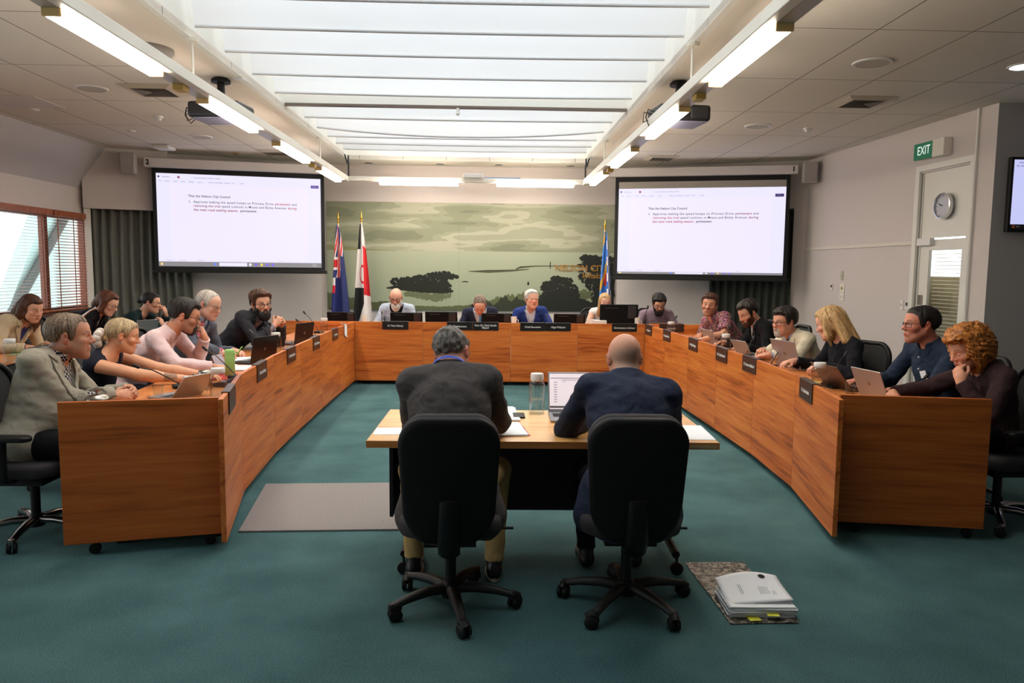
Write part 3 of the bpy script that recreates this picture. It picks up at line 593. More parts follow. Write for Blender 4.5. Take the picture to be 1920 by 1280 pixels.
# ---------------------------------------------------------------- flags
def flag(label,x,y,fn_col,ztop,lean=0,spear=GOLD,drop=1.9,wtop=.05,wbot=.24,seed=0,shift=0):
    t=thing('flag',label,'flag',(x,y,0),0,'flags on poles before the mural')
    m=MB(); m.cyl((0,0,.08),(0,0,ztop),.014,seg=12); m.build('pole',plain('pole_cream',(206,196,170),.5),t,smooth=True)
    m=MB(); m.lathe([(.0,.20),(.004,.17),(.012,.10),(.022,.075),(.014,.06),(.012,.045),(.02,.03),(.012,.015),(.017,.0)],(0,0,ztop),14); m.build('finial',GOLD,t,smooth=True)
    m=MB(); m.lathe([(.17,0),(.17,.02),(.05,.05),(.03,.10)],(0,0,0),24); m.build('base',BLACK,t,smooth=True)
    nu,nv=72,132; bm=bmesh.new(); lay=bm.loops.layers.float_color.new('Col'); V=[]
    for j in range(nv+1):
        v=j/nv; wd=wtop+(wbot-wtop)*min(1,v*1.3)**.8; row=[]
        for i in range(nu+1):
            u=i/nu; xx=(u-.30)*wd+shift*v; yy=-.065-.04*math.sin(u*3.2*PI+seed)*min(1,.3+v); row.append(bm.verts.new((xx,yy,ztop-.03-drop*v-(.18*max(0,u-.55)*(1-v)))))
        V.append(row)
    for j in range(nv):
        for i in range(nu):
            f=bm.faces.new((V[j][i],V[j][i+1],V[j+1][i+1],V[j+1][i])); f.smooth=True; c=lin(fn_col((i+.5)/nu,(j+.5)/nv))
            for l in f.loops: l[lay]=c
    me=bpy.data.meshes.new('cloth'); bm.to_mesh(me); bm.free(); me.materials.append(FLAGM); o=bpy.data.objects.new('cloth',me); COL.objects.link(o); adopt(o,t)
    sm=o.modifiers.new('s','SOLIDIFY'); sm.thickness=.003
    return t
FLAGM,nt,b=newmat('flag_cloth'); vc=N(nt,'ShaderNodeVertexColor'); vc.layer_name='Col'; nt.links.new(vc.outputs['Color'],b.inputs['Base Color']); b.inputs['Roughness'].default_value=.8
NAVY=(30,40,104);RED=(200,30,40);WHT=(222,214,212);BLK=(24,24,26)
def ensign(u,v):
    if u>.62 and v>.26: return (34,44,96) if v<.95 else NAVY
    if v<.46:
        d=(v-.05)/.41; c=u/.62
        if abs(c-.62-.15*math.sin(d*3))<.15: return RED
        if abs(c-.62-.15*math.sin(d*3))<.24: return WHT
        if .62<d<.78: return RED if c>.0 else WHT
        if .56<d<.84: return WHT
        q=abs((c*.9+d)%1-.5)
        return RED if q<.10 else (WHT if q<.22 else NAVY)
    if v<.60 and u<.16: return WHT if v<.53 else RED
    return NAVY
def tino(u,v):
    if u>.60: 
        if v<.18: return WHT
        if v<.62: return RED
        return WHT if v<.9 else RED
    if v<.22: return BLK if u<.34 else WHT
    if v<.56:
        r=math.hypot((u-.55)/.26,(v-.44)/.085)
        return RED if .74<r<1.0 else WHT
    if v<.70+(.6-u)*.5: return BLK
    return WHT if u<.5 or v<.88 else RED
def city(u,v):
    B=(58,120,200);Y=(210,160,50)
    if u>.62:
        return (58,110,196) if (int(v*14)+int(u*8))%2 else WHT
    a=math.sin(v*16+u*5)
    if a>.75: return Y
    if .35<v<.48 and .35<u<.6: return (190,50,50)
    if .62<v<.8 and u<.35: return (200,110,60)
    return B
flag('blue national flag with a red and white cross, furled on its pole',-2.53,12.75,ensign,2.34,wbot=.30,seed=1,shift=-.03)
flag('black, white and red flag with a curl, furled on its pole',-2.15,12.8,tino,2.36,wbot=.30,seed=2.3,shift=-.05)
flag('bright blue city flag with yellow and checks, furled on its pole',1.97,12.75,city,2.28,wbot=.25,seed=.4,shift=-.04)
# ---------------------------------------------------------------- things on the right wall
ex=thing('exit_sign','green EXIT sign on a box bracket above the door','sign',onw(2.93,0,0),RA)
m=MB(); m.b2((.0,-.10,2.975),(.38,-.07,3.165)); m.build('sign_face',glow('exit_green',(8,96,66),.35),ex)
m=MB(); m.b2((.36,-.11,2.965),(.57,0,3.17)); m.build('lamp_box',CREAMP,ex,bevel=.01)
m=MB(); m.b2((.02,-.075,3.0),(.36,-.0,3.14)); m.build('bracket',CREAMP,ex)
txt('EXIT',.145,glow('exit_letters',(226,240,232),.55),ex,(.19,-.102,3.07),(PI/2,0,0),sx=.82,bold=.0005)
ck=thing('wall_clock','round chrome rimmed clock on the panel above the door','clock',onw(3.44,.0,2.39),RA)
R90=Matrix.Rotation(PI/2,3,'X')
m=MB(); m.lathe([(.145,.0),(.155,.03),(.150,.05),(.138,.052),(.134,.035)],(0,0,0),36,R90,cap=False); m.build('rim',CHROME,ck,smooth=True)
m=MB(); m.lathe([(.136,.028),(0,.03)],(0,0,0),36,R90,cap=False); m.build('dial',plain('dial',(188,190,200),.5),ck)
m=MB()
for k in range(12): a=k*PI/6; m.box((.118*math.sin(a),-.031,.118*math.cos(a)),(.005,.002,.02),M=Matrix.Rotation(a,3,'Y'))
m.build('hour_marks',INK,ck)
for nm,a,l,w in (('minute_hand',-1.15,.10,.005),('hour_hand',-1.3,.065,.007)):
    m=MB(); m.box((math.sin(a)*l/2,-.034,math.cos(a)*l/2),(w,.002,l),M=Matrix.Rotation(a,3,'Y')); m.build(nm,INKB,ck)
def wplate(name,label,cat,s,z,w,h,group,mat=CREAMP,knob=None):
    t=thing(name,label,cat,onw(s,0,z),RA,group); m=MB(); m.b2((-w/2,-.012,-h/2),(w/2,0,h/2)); m.build('plate',mat,t,bevel=.004)
    m=MB()
    if knob=='dial': m.lathe([(.025,.0),(.022,.02),(0,.022)],(0,-.012,0),18,R90,cap=False)
    elif knob=='lcd': m.b2((-w*.3,-.015,-h*.1),(w*.3,-.011,h*.3))
    else:
        for dx in (-.22,.22): m.b2((w*dx-w*.09,-.018,-h*.14),(w*dx+w*.09,-.010,h*.14))
    m.build('button' if knob!='dial' else 'dial',plain('cream_knob',(206,200,150),.4) if knob=='dial' else (INK if knob=='lcd' else WHITEP),t)
wplate('sensor_box','tall cream sensor box high above the switches on the right wall','sensor',1.21,1.56,.07,.14,'wall plates',plain('cream_box',(190,184,156),.5))
wplate('dimmer_switch','square dimmer switch with a cream dial on the right wall','switch',1.24,1.38,.12,.12,'wall plates',CREAMP,'dial')
wplate('wall_switch','double switch plate directly under the dimmer on the right wall','switch',1.24,1.25,.12,.12,'wall plates')
wplate('wall_socket','small dark holed plate left of the dimmer on the right wall','socket',.93,1.39,.07,.10,'wall plates',CREAMP,'lcd')
wplate('wall_switch','slim switch beside the door thermostat','switch',2.72,1.20,.07,.13,'wall plates'); wplate('thermostat','small thermostat with a display beside the door frame','thermostat',2.83,1.205,.07,.11,'wall plates',WHITEP,'lcd')
wplate('power_socket','left one of the two low power sockets on the right wall','socket',2.33,.26,.10,.09,'wall plates'); wplate('power_socket','right one of the two low power sockets on the right wall','socket',2.46,.26,.10,.09,'wall plates')
tv=thing('wall_television','black framed television mounted on the shaded recess wall at the right edge','television',(5.47,7.86,2.05))
m=MB(); m.b2((0,-.06,0),(1.35,0,.78)); m.build('frame',BLACK,tv,bevel=.008); m=MB(); m.b2((.03,-.064,.08),(1.32,-.058,.75)); m.build('display',glow('tv_light',(196,200,246),.75),tv)
m=MB(); m.b2((.03,-.064,.03),(1.32,-.059,.08)); m.build('task_bar',plain('tv_bar',(26,28,40),.4),tv); m=MB(); m.b2((.30,-.066,.10),(1.1,-.062,.66)); m.build('page',glow('tv_page',(226,212,246),.75),tv)
m=MB(); m.b2((.05,-.067,.04),(.075,-.063,.07)); m.build('weather_icon',plain('orange_icon',(220,110,60),.5),tv); txt('16\u00b0C',.02,PAPER,tv,(.11,-.066,.055),(PI/2,0,0))
txt('AutoSave',.022,INK,tv,(.12,-.066,.72),(PI/2,0,0)); txt('File   Home   Insert',.022,INK,tv,(.14,-.066,.685),(PI/2,0,0))
# ---------------------------------------------------------------- council desks
LEFT=[(-1.46,4.12),(-1.68,5.11),(-1.77,6.2),(-1.80,7.2),(-1.82,8.2),(-1.83,9.2),(-1.83,10.24)]
BACK=[(-2.78,10.30),(-1.83,10.27),(-.90,10.25),(.31,10.22),(1.23,10.20),(2.15,10.18),(2.93,10.16)]
RIGHT=[(2.15,10.14),(2.2,9.2),(2.225,8.2),(2.24,7.2),(2.25,6.2),(2.2,5.22),(2.03,4.2)]
TOP,WT=.87,.74
def seg_frame(p0,p1):
    d=Vector((p1[0]-p0[0],p1[1]-p0[1])); return d.length,math.atan2(d.y,d.x)
def run_at(poly,yv=None,xv=None,off=0):
    """point on a run at a world y (or x), moved off metres towards the seats; returns x, y, angle"""
    for a,b in zip(poly[:-1],poly[1:]):
        k=1 if yv is not None else 0; v=yv if yv is not None else xv
        if min(a[k],b[k])-1e-6<=v<=max(a[k],b[k])+1e-6:
            t=(v-a[k])/(b[k]-a[k]); L,an=seg_frame(a,b)
            return a[0]+(b[0]-a[0])*t-math.sin(an)*off, a[1]+(b[1]-a[1])*t+math.cos(an)*off, an
def miter(poly,i,d):
    p=Vector(poly[i]); ns=[]
    for a,b in ((i-1,i),(i,i+1)):
        if a>=0 and b<len(poly):
            L,an=seg_frame(poly[a],poly[b]); ns.append(Vector((-math.sin(an),math.cos(an))))
    n=(ns[0]+ns[-1]); n.normalize(); return p+n*(d/n.dot(ns[0]))
def caster(m,x,y,r=.035,z=None):
    m.lathe([(r*.5,-.012),(r,-.010),(r,.010),(r*.5,.012)],(x,y,r),16,Matrix.Rotation(PI/2,3,'X'))
def desk_run(poly,side,depth,labels,wood_,e0=(0,0),e1=(0,0)):
    for i in range(len(poly)-1):
        p0,p1=poly[i],poly[i+1]; L,an=seg_frame(p0,p1)
        t=thing('council_desk',labels[i],'desk',(p0[0],p0[1],0),an,'council desk units')
        R=Matrix.Rotation(-an,2)
        loc=lambda v:(R@(Vector(v)-Vector(p0)))
        m=MB(); m.b2((.0015,0,.055),(L-.0015,.028,TOP)); m.build('front_panel',wood_,t,bevel=.002)
        a=loc(miter(poly,i,.03));b=loc(miter(poly,i+1,.03));c=loc(miter(poly,i+1,depth));d=loc(miter(poly,i,depth))
        if i==0: a=a+Vector((e0[0],0));d=d+Vector((e0[1],0))
        if i==len(poly)-2: b=b-Vector((e1[0],0));c=c-Vector((e1[1],0))
        m=MB(); m.prism([a,b,c,d],WT-.03,WT); m.build('worktop',WOODT,t,bevel=.003)
        m=MB(); m.b2((.02+(e0[1]+.05 if i==0 and e0[1] else 0),.06,.015),(L-.02-(e1[0] if i==len(poly)-2 else 0),.09,.62)); m.build('plinth',BLACKM,t)
        for x in (.10+(max(e0)+.03 if i==0 and max(e0) else 0),L-.10-(max(e1)+.05 if i==len(poly)-2 and max(e1) else 0)):
            m=MB(); m.b2((x-.025,.12,.07),(x+.025,.16,WT-.03)); m.b2((x-.03,.08,.05),(x+.03,depth-.08,.08)); m.b2((x-.02,.10,WT-.06),(x+.02,depth-.10,WT-.03)); m.build('leg',BLACK,t,bevel=.004)
            for y in (.11,depth-.12):
                m=MB(); caster(m,x,y,.026); m.build('caster',BLACK,t,smooth=True)
lab=lambda s,n:[ '%s %s'%(s,q) for q in n]
desk_run(LEFT,1,.74,['orange wood desk unit at the near end of the left row','second orange wood desk unit of the left row from the near end','third orange wood desk unit of the left row, below the black laptop lids','fourth orange wood desk unit of the left row from the near end','fifth orange wood desk unit of the left row, near the tall jug','last orange wood desk unit of the left row, touching the back row'],WOOD,e0=(.14,.16))
desk_run(BACK,1,.70,['short corner desk unit behind the far end of the left row','back row desk unit with the plate of the bald bearded man','widest back row desk unit, before the man looking down','back row desk unit before the man in the bright blue suit','back row desk unit with the large monitor','short corner desk unit behind the far end of the right row'],WOOD)
desk_run(RIGHT,1,.70,['orange wood desk unit of the right row touching the back row','second orange wood desk unit of the right row from the back','desk unit of the right row before the man in the floral shirt','desk unit of the right row before the man in the black jacket','desk unit of the right row before the big silver laptop','orange wood desk unit at the near end of the right row'],WOOD,e1=(.29,.29))
def end_panel(label,p0,p1,under):
    L,an=seg_frame(p0,p1); t=thing('desk_end_panel',label,'desk panel',(p0[0],p0[1],0),an,'desk end panels')
    m=MB(); m.b2((0,0,.075),(L,.03,TOP-.005)); m.build('panel',WOODE,t,bevel=.003)
    for x in (.14,L-.07):
        m=MB(); m.lathe([(.018,-.014),(.030,-.012),(.030,.012),(.018,.014)],(x,.055,.030),18,Matrix.Rotation(PI/2,3,'X')); m.b2((x-.008,.045,.03),(x+.008,.065,.08)); o=m.build('caster',BLACK,t,smooth=True)
        m=MB(); m.lathe([(.021,-.0165),(.025,-.0165),(.025,-.013),(.021,-.013),(.021,-.0165)],(x,.055,.030),18,Matrix.Rotation(PI/2,3,'X'),cap=False); m.build('wheel_ring',CHROME,o,smooth=True)
end_panel('square wooden end panel on casters closing the left row, before the man in grey',(-2.305,4.02),(-1.515,4.21),1)
end_panel('square wooden end panel on casters closing the right row, in deep shade',(2.14,4.41),(2.985,4.27),1)
# second row desk on the left
t=thing('side_desk','long dark fronted desk of the second row by the window','desk',(-4.1,6.30,0),0)
m=MB(); m.prism([(-.75,-.10),(-.10,.02),(-.14,.3),(-.22,.8),(-.10,1.5),(-.02,2.1),(-.12,3.9),(-.78,3.9),(-.74,2.1),(-.86,.8)],WT-.03,WT); m.build('worktop',WOODT,t,bevel=.003)
m=MB(); m.prism([(-.15,.06),(-.24,.8),(-.12,1.5),(-.04,2.1),(-.14,3.88),(-.17,3.88),(-.07,2.1),(-.15,1.5),(-.27,.8),(-.18,.06)],.05,WT-.03); m.prism([(-.73,-.06),(-.15,.05),(-.15,.08),(-.73,-.03)],.05,WT-.03); m.build('front_panel',BLACKM,t)
# ---------------------------------------------------------------- name plates
def plate(label,x,y,an,w,h,lines,mat,gap=0):
    t=thing('name_plate',label,'name plate',(x,y,TOP),an,'name plates clipped over the desk fronts')
    m=MB(); m.b2((-w/2,-.008,-h),(w/2,-.002,.006)); m.b2((-w/2,-.002,.001),(w/2,.036,.007)); m.b2((-w/2,.030,-.03),(w/2,.036,.001)); m.build('holder',mat,t,bevel=.0015)
    if lines: txt(lines,.038 if len(lines)<14 or '\n' in lines else .035,LETTER,t,(0,-.0095,-h*.52),(PI/2,0,0),ls=.85,bold=.0009)
    return t
def bplate(label,px0,px1,text,mat=PLATE):
    k=10.215/1400; x0=(px0-915)*k;x1=(px1-915)*k; xc=(x0+x1)/2; X,Y,an=run_at(BACK,xv=xc); plate(label,X,Y,an,x1-x0,.105,text,mat)
bplate('black name plate before the bald bearded man in the pale jacket',716,765,'Cr Pete Rainey')
bplate('black plate reading Chairperson on the widest back desk',837.5,885,'Chairperson'); bplate('black two line plate ending in Mayor on the widest back desk',885.6,934.5,'Hon Dr Nick Smith\nMayor')
bplate('black plate reading Chief Executive on the back desk',975,1022.6,'Chief Executive'); bplate('black name plate directly right of the Chief Executive plate',1023,1070.5,'Nigel Philpott')
bplate('plate reading Governance Adviser below the large monitor',1148,1195,'Governance Adviser'); bplate('dark plate reading Adviser on the corner desk behind the right row',1237,1284,'Adviser',PLATEB)
for yv,text,lb in ((4.5,'','brown name plate nearest the camera on the left row'),(5.72,'Cr Sarah Kerby','second nearest brown name plate on the left row, below the black laptop'),(6.8,'Cr Mike Van Lue','third brown name plate on the left row from the camera'),(7.9,'Cr Mel Courtney','fourth brown name plate on the left row from the camera'),(8.95,'Cr Tim Skinner','farthest brown name plate on the left row, before the folded white paper')):
    x,y,an=run_at(LEFT,yv=yv); plate(lb,x,y,an,.33,.13,text,PLATEB)
for yv,text,lb in ((9.95,'Cr Tuwhare','farthest dark name plate on the right row, at the corner'),(9.1,'Cr Campbell Rollo','second farthest name plate on the right row, by the small jug'),(8.0,'Cr Nigel Skeggs','name plate on the right row below the man in the floral shirt'),(7.05,'Cr Trudie Brand','name plate on the right row below the man in the black jacket'),(6.3,'Cr Aaron Stallard','name plate on the right row below the man in the cream jacket'),(4.92,'Cr Lisa Austin','nearest name plate on the right row, below the glass jug')):
    x,y,an=run_at(RIGHT,yv=yv); plate(lb,x,y,an,.33,.13,text,PLATEB)
x,y,an=run_at(LEFT,yv=9.62); t=thing('paper_slip','white folded paper slip hanging over the far end of the left desk front','paper',(x,y,TOP),an)
m=MB(); M_=Matrix.Rotation(.28,4,'Y'); m._add([(-.09,-.012,-.15),(.07,-.012,-.15),(.07,-.004,.004),(-.09,-.004,.004),(.07,.05,.012),(-.09,.05,.012)],[(0,1,2,3),(3,2,4,5)],M_); m.build('sheet',PAPER,t,solid=.002)
# ---------------------------------------------------------------- table things
def jug(label,x,y,z,rz=0,r=.052,h=.20,water=.6):
    t=thing('water_jug',label,'jug',(x,y,z),rz,'glass water jugs')
    n=40; m=MB(); prof=[(r*.96,.0),(r,.008),(r,h*.72),(r*.97,h*.78),(r*.72,h*.86),(r*.74,h*.92)]; v=[];f=[]
    for i,(q,zz) in enumerate(prof):
        for k in range(n): a=2*PI*k/n; g=q*(1+(.018*math.cos(k*PI) if i<4 else 0)); v.append((g*math.cos(a),g*math.sin(a),zz))
    for i in range(len(prof)-1):
        for k in range(n): f.append((i*n+k,i*n+(k+1)%n,(i+1)*n+(k+1)%n,(i+1)*n+k))
    f.append(tuple(range(n))[::-1]); m._add(v,f); m.build('glass',GLASS,t,smooth=True)
    m=MB(); m.lathe([(r*.93,.006),(r*.93,h*water)],(0,0,0),28); m.build('water',WATER,t,smooth=True)
    m=MB(); m.lathe([(r*.78,h*.86),(r*.84,h*.88),(r*.84,h*1.02),(r*.78,h*1.045),(0,h*1.045)],(0,0,0),28,cap=False); m.build('lid',WHITEP,t,smooth=True)
    m=MB(); m.tube([(r*.8,0,h*.84),(r*1.5,0,h*.86),(r*1.75,0,h*.80),(r*1.75,0,h*.45),(r*1.72,0,h*.38)],.007,8); m.build('handle',GLASS,t,smooth=True)
    return t
jug('ribbed glass water jug with white lid at the near end of the left row',-1.74,4.83,WT,2.6)
jug('ribbed glass water jug behind the black laptop on the left row',-2.12,7.5,WT,2.7); jug('glass water jug at the far end of the left row',-2.12,9.7,WT,2.8)
jug('half filled glass water jug beside the nearest plate on the right row',2.42,5.33,WT,-.3,water=.5); jug('glass water jug before the man in the black jacket',2.50,7.75,WT,-.3); jug('small glass jug at the far corner of the right row',2.42,9.80,WT,-.4,h=.185)
jug('glass jug with clear lid on the second row desk',-4.2,6.66,WT,2.6,r=.055,h=.20)
tj=jug('tall slim glass water bottle with white lid on the front table',.296,4.44,.735,-1.9,r=.047,h=.235,water=.38)
def cup(label,x,y,z,r=.04,h=.075,mat=WHITEP,gr='white cups and pots'):
    t=thing('cup',label,'cup',(x,y,z),0,gr); m=MB(); m.lathe([(r*.75,0),(r,h),(r*.92,h),(r*.68,.006),(0,.006)],(0,0,0),22,cap=False); m.build('body',mat,t,smooth=True)
    m=MB(); m.tube([(r*.9,0,h*.8),(r*1.5,0,h*.75),(r*1.5,0,h*.3),(r*.8,0,h*.25)],.005,8); m.build('handle',mat,t,smooth=True)
def tumbler(label,x,y,z,r=.036,h=.085):
    t=thing('drinking_glass',label,'glass',(x,y,z),0,'drinking glasses'); m=MB(); m.lathe([(r*.85,0),(r,h),(r*.95,h),(r*.8,.012),(0,.012)],(0,0,0),24); m.build('bowl',GLASS,t,smooth=True)
for a in ((-2.173,4.945,'clear drinking glass before the man in the grey jacket'),(-2.22,9.2,'clear drinking glass at the far end of the left row'),(2.60,5.22,'clear drinking glass beside the nearest silver laptop on the right row'),(-2.12,8.0,'clear drinking glass beside the tall jug of the left row')): tumbler(a[2],a[0],a[1],WT)
cup('white cup before the woman with the white hair scrunchie',-2.15,5.40,WT,.043,.07)
pot=thing('steel_pot','brushed steel coffee pot beside the near jug on the left row','pot',(-1.98,5.25,WT),2.9); m=MB(); m.lathe([(.045,0),(.047,.01),(.047,.125),(.040,.135),(0,.138)],(0,0,0),26,cap=False); m.build('body',STEEL,pot,smooth=True); m=MB(); m.b2((.045,-.006,.085),(.085,.006,.095)); m.b2((.078,-.011,.045),(.096,.011,.105)); m.build('handle',STEEL,pot,bevel=.003)
cr=thing('cream_jug','small clear cream jug before the steel pot','jug',(-1.93,5.05,WT)); m=MB(); m.lathe([(.028,0),(.036,.02),(.034,.05),(.03,.06)],(0,0,0),20,cap=False); m.build('bowl',GLASS,cr,smooth=True); m=MB(); m.tube([(.03,0,.05),(.055,0,.045),(.03,0,.015)],.004,6); m.build('handle',GLASS,cr,smooth=True)
tp=thing('teapot','flat steel teapot with knob lid before the man in the grey jacket','teapot',(-2.30,4.42,.745)); m=MB(); m.lathe([(.05,0),(.068,.03),(.066,.075),(.05,.095),(.0,.10)],(0,0,0),26,cap=False); m.build('body',STEEL,tp,smooth=True); m=MB(); m.lathe([(.006,.10),(.006,.115),(.02,.118),(.02,.126),(0,.128)],(0,0,0),18,cap=False); m.build('knob',STEEL,tp,smooth=True); m=MB(); m.tube([(.06,0,.06),(.10,0,.085),(.12,0,.09)],[.012,.008,.005],8); m.build('spout',STEEL,tp,smooth=True)
bo=thing('drink_bottle','pale green drink bottle with a carry loop on the left row','bottle',(-2.03,5.90,WT+.006)); m=MB(); m.lathe([(.034,0),(.038,.005),(.038,.165),(.036,.17)],(0,0,0),28); m.build('body',plain('bottle_green',(148,196,108),.45),bo,smooth=True); m=MB(); m.lathe([(.0385,.168),(.0385,.20),(.034,.205),(0,.206)],(0,0,0),28,cap=False); m.build('cap',plain('bottle_green',(148,196,108),.45),bo,smooth=True); m=MB(); m.tube([(.036,0,.175),(.06,.005,.17),(.085,.01,.215),(.095,.012,.225)],.006,8,flat=1.8); m.build('loop',plain('loop_green',(150,206,110),.5),bo,smooth=True)
def book(name,label,cat,x,y,z,w,d,h,rz,mat,group=None):
    m=MB(); m.b2((-w/2,-d/2,0),(w/2,d/2,h)); return tag(m.build(name,mat,None,(x,y,z),rz,bevel=min(.002,h*.3)),label,cat,group)
book('folder','red folder under the green bottle on the left row','folder',-2.02,5.86,WT,.24,.32,.005,.1,plain('red_folder',(196,34,30),.5))
cs=thing('microphone_base_case','black angular conference unit beside the red folder','conference unit',(-1.90,5.45,WT),1.4)
m=MB(); m._add([(-.12,-.06,0),(.12,-.06,0),(.12,.07,0),(-.12,.07,0),(-.10,-.03,.05),(.10,-.03,.05),(.10,.06,.025),(-.10,.06,.025)],[(3,2,1,0),(4,5,6,7),(0,1,5,4),(1,2,6,5),(2,3,7,6),(3,0,4,7)]); m.build('body',BLACK,cs,bevel=.006)
def mic(label,bx,by,tx,ty,tz,light=False,bz=WT,grey=False):
    """gooseneck microphone: base point and capsule point"""
    t=thing('microphone',label,'microphone',(bx,by,bz),0,'gooseneck microphones')
    d=Vector((tx-bx,ty-by,tz-bz)); m=MB(); m.b2((-.045,-.055,0),(.045,.055,.028)); m.build('base',BLACK,t,rz=math.atan2(d.y,d.x)+PI/2,bevel=.008)
    p=[Vector((0,0,.025)),d*.25+Vector((0,0,.03)),d*.6+Vector((0,0,.03)),d*.88]
    m=MB(); m.tube(p,.0045,8); m.build('stem',plain('mic_stem',(40,38,38),.35,.3),t,smooth=True)
    u=d.normalized(); m=MB(); m.tube([d*.86,d*.88,d*.97,d],[.006,.0105,.0115,.006],10); m.build('capsule',BLACK if not grey else DGREY,t,smooth=True)
    if light: m=MB(); m.tube([d*.855,d*.87],.0085,10); m.build('light_ring',glow('mic_red',(230,50,60),1.5),t,smooth=True)
mic('gooseneck microphone leaning toward the woman in the dark sleeveless top',-2.17,5.30,-2.43,5.15,.925)
mic('gooseneck microphone leaning toward the man in the pink shirt',-1.93,5.75,-2.27,5.98,.965)
mic('gooseneck microphone leaning toward the man with the pink tie',-2.05,7.20,-2.33,7.33,.99,grey=True)
mic('gooseneck microphone right before the bearded man in the dark suit',-2.30,8.1,-2.25,7.75,1.03,grey=True)
mic('gooseneck microphone lying low at the far end of the left row',-2.12,9.25,-2.42,9.45,.95)
mic('gooseneck microphone leaning back at the far end of the left row',-2.22,9.85,-2.46,10.0,1.02)
mic('upright gooseneck microphone at the far left corner of the back row',-2.3,10.6,-2.20,10.5,1.06,grey=True)
mic('gooseneck microphone before the man in the floral shirt',2.56,8.35,2.72,8.25,1.0)
mic('gooseneck microphone before the man in the black jacket',2.62,7.45,2.80,7.75,.93,grey=True)
mic('long gooseneck microphone before the man in the cream jacket',2.55,6.62,2.80,6.85,.985)
mic('grey gooseneck microphone behind the nearest jug on the right row',2.62,5.60,2.92,5.95,.965,grey=True)
mic('gooseneck microphone before the man in the navy shirt',2.75,4.87,2.98,4.92,.92,grey=True)
mic('gooseneck microphone with a small red light before the man looking down',-.42,10.55,-.46,10.75,.965,True)
mic('gooseneck microphone before the bald bearded man',-1.50,10.55,-1.52,10.72,.985); mic('gooseneck microphone before the man in the bright blue suit',.92,10.5,.83,10.75,.96)
mic('tall upright gooseneck microphone before the man in the mauve shirt',2.16,10.45,2.24,10.40,1.12); mic('gooseneck microphone at the corner before the man in the mauve shirt',2.45,10.2,2.60,10.2,.99)
# laptops
def laptop(label,x,y,z,rz,w=.31,d=.215,open_=105,mat=ALU,scr=None,mark=True):
    """hinge line at the origin along x; the keyboard reaches toward +y (the user)"""
    t=thing('laptop',label,'laptop',(x,y,z),rz,'open laptops')
    m=MB(); m.b2((-w/2,0,.0),(w/2,d,.014)); m.build('base',mat,t,bevel=.004)
    m=MB(); m.b2((-w*.44,d*.18,.0135),(w*.44,d*.58,.015)); m.build('keyboard',BLACK,t); m=MB(); m.b2((-w*.16,d*.66,.0135),(w*.16,d*.94,.0148)); m.build('touchpad',plain('touchpad',(140,138,140),.4),t)
    a=math.radians(open_); R=Matrix.Rotation(-(a-PI/2),4,'X')  # lid leaning away from the user when open more than 90
    R=Matrix.Rotation((a-PI/2),4,'X')
    m=MB(); m.box((0,-.004,d*.5),(w,.007,d)); m.bm.transform(Matrix.Translation((0,0,.012))@R); m.build('lid',mat,t,bevel=.003)
    m=MB(); m.box((0,.0005,d*.52),(w*.95,.002,d*.88)); m.bm.transform(Matrix.Translation((0,0,.012))@R); m.build('display',scr or plain('dark_display',(26,26,30),.15),t)
    if mark: m=MB(); m.lathe([(.016,0),(0,.001)],(0,-.0078,d*.5),16,Matrix.Rotation(PI/2,3,'X')); m.bm.transform(Matrix.Translation((0,0,.012))@R); m.build('lid_mark',plain('lid_mark',(150,140,136),.2,.8),t)
    return t
BLKLID=plain('black_lid',(20,18,18),.35)
# people on the left face +x, so their laptops' keyboards reach toward -x (rz = +90 deg); mirrored on the right
laptop('silver tablet laptop lying half open before the man in the grey jacket',-1.98,4.92,WT,1.2,.28,.19,128,mark=False)
laptop('black laptop seen from behind before the man with the pink tie',-2.03,6.75,WT,1.2,.35,.235,100,BLKLID)
laptop('black laptop seen from behind at the far part of the left row',-2.08,8.42,WT,1.2,.34,.235,98,BLKLID)
laptop('small silver laptop before the bearded man in the dark suit',-2.36,7.9,WT,1.2,.24,.17,125,mark=False)
laptop('silver laptop tilted before the man in the floral shirt',2.62,8.62,WT,-1.36,.26,.19,112)
laptop('low silver laptop before the man in the black jacket',2.66,7.62,WT,-1.32,.28,.17,120,mark=False)
laptop('large silver laptop before the blonde woman on the right row',2.72,6.62,WT,-1.36,.37,.255,108)
laptop('dark grey laptop lid beside the nearest jug on the right row',2.62,5.44,WT,-1.40,.33,.22,128,plain('dark_lid',(96,70,56),.35,.4),mark=False)
laptop('bright silver laptop before the man in the navy shirt',2.66,5.0,WT,-1.42,.31,.21,112)
laptop('silver laptop of the woman with the lanyard on the second row',-4.24,9.32,WT,1.0,.30,.21,115,mark=False)
SCRM=glow('laptop_page',(214,202,206),.62)
lp=laptop('silver laptop with a lit document page on the front table',.545,4.42,.735,PI-.02,.36,.25,112,ALU,SCRM,mark=False)
m=MB()
Rl=Matrix.Translation((0,0,.012))@Matrix.Rotation(math.radians(22),4,'X')
for k in range(3): m.box((.08+.0*k,.002,.19-.0*k),(.01,.001,.003))
for k in range(9): m.box((.135,.0022,.185-.015*k),(.018,.001,.003))
m.box((-.01,.0022,.20),(.22,.001,.002)); m.box((0,.0022,.212),(.33,.001,.003)); m.bm.transform(Rl); m.build('page_lines',plain('page_lines',(120,112,150),.7),lp)
m=MB(); m.box((-.0,.0022,.033),(.34,.001,.012)); m.bm.transform(Rl); m.build('page_task_bar',plain('page_task',(110,104,100),.7),lp)
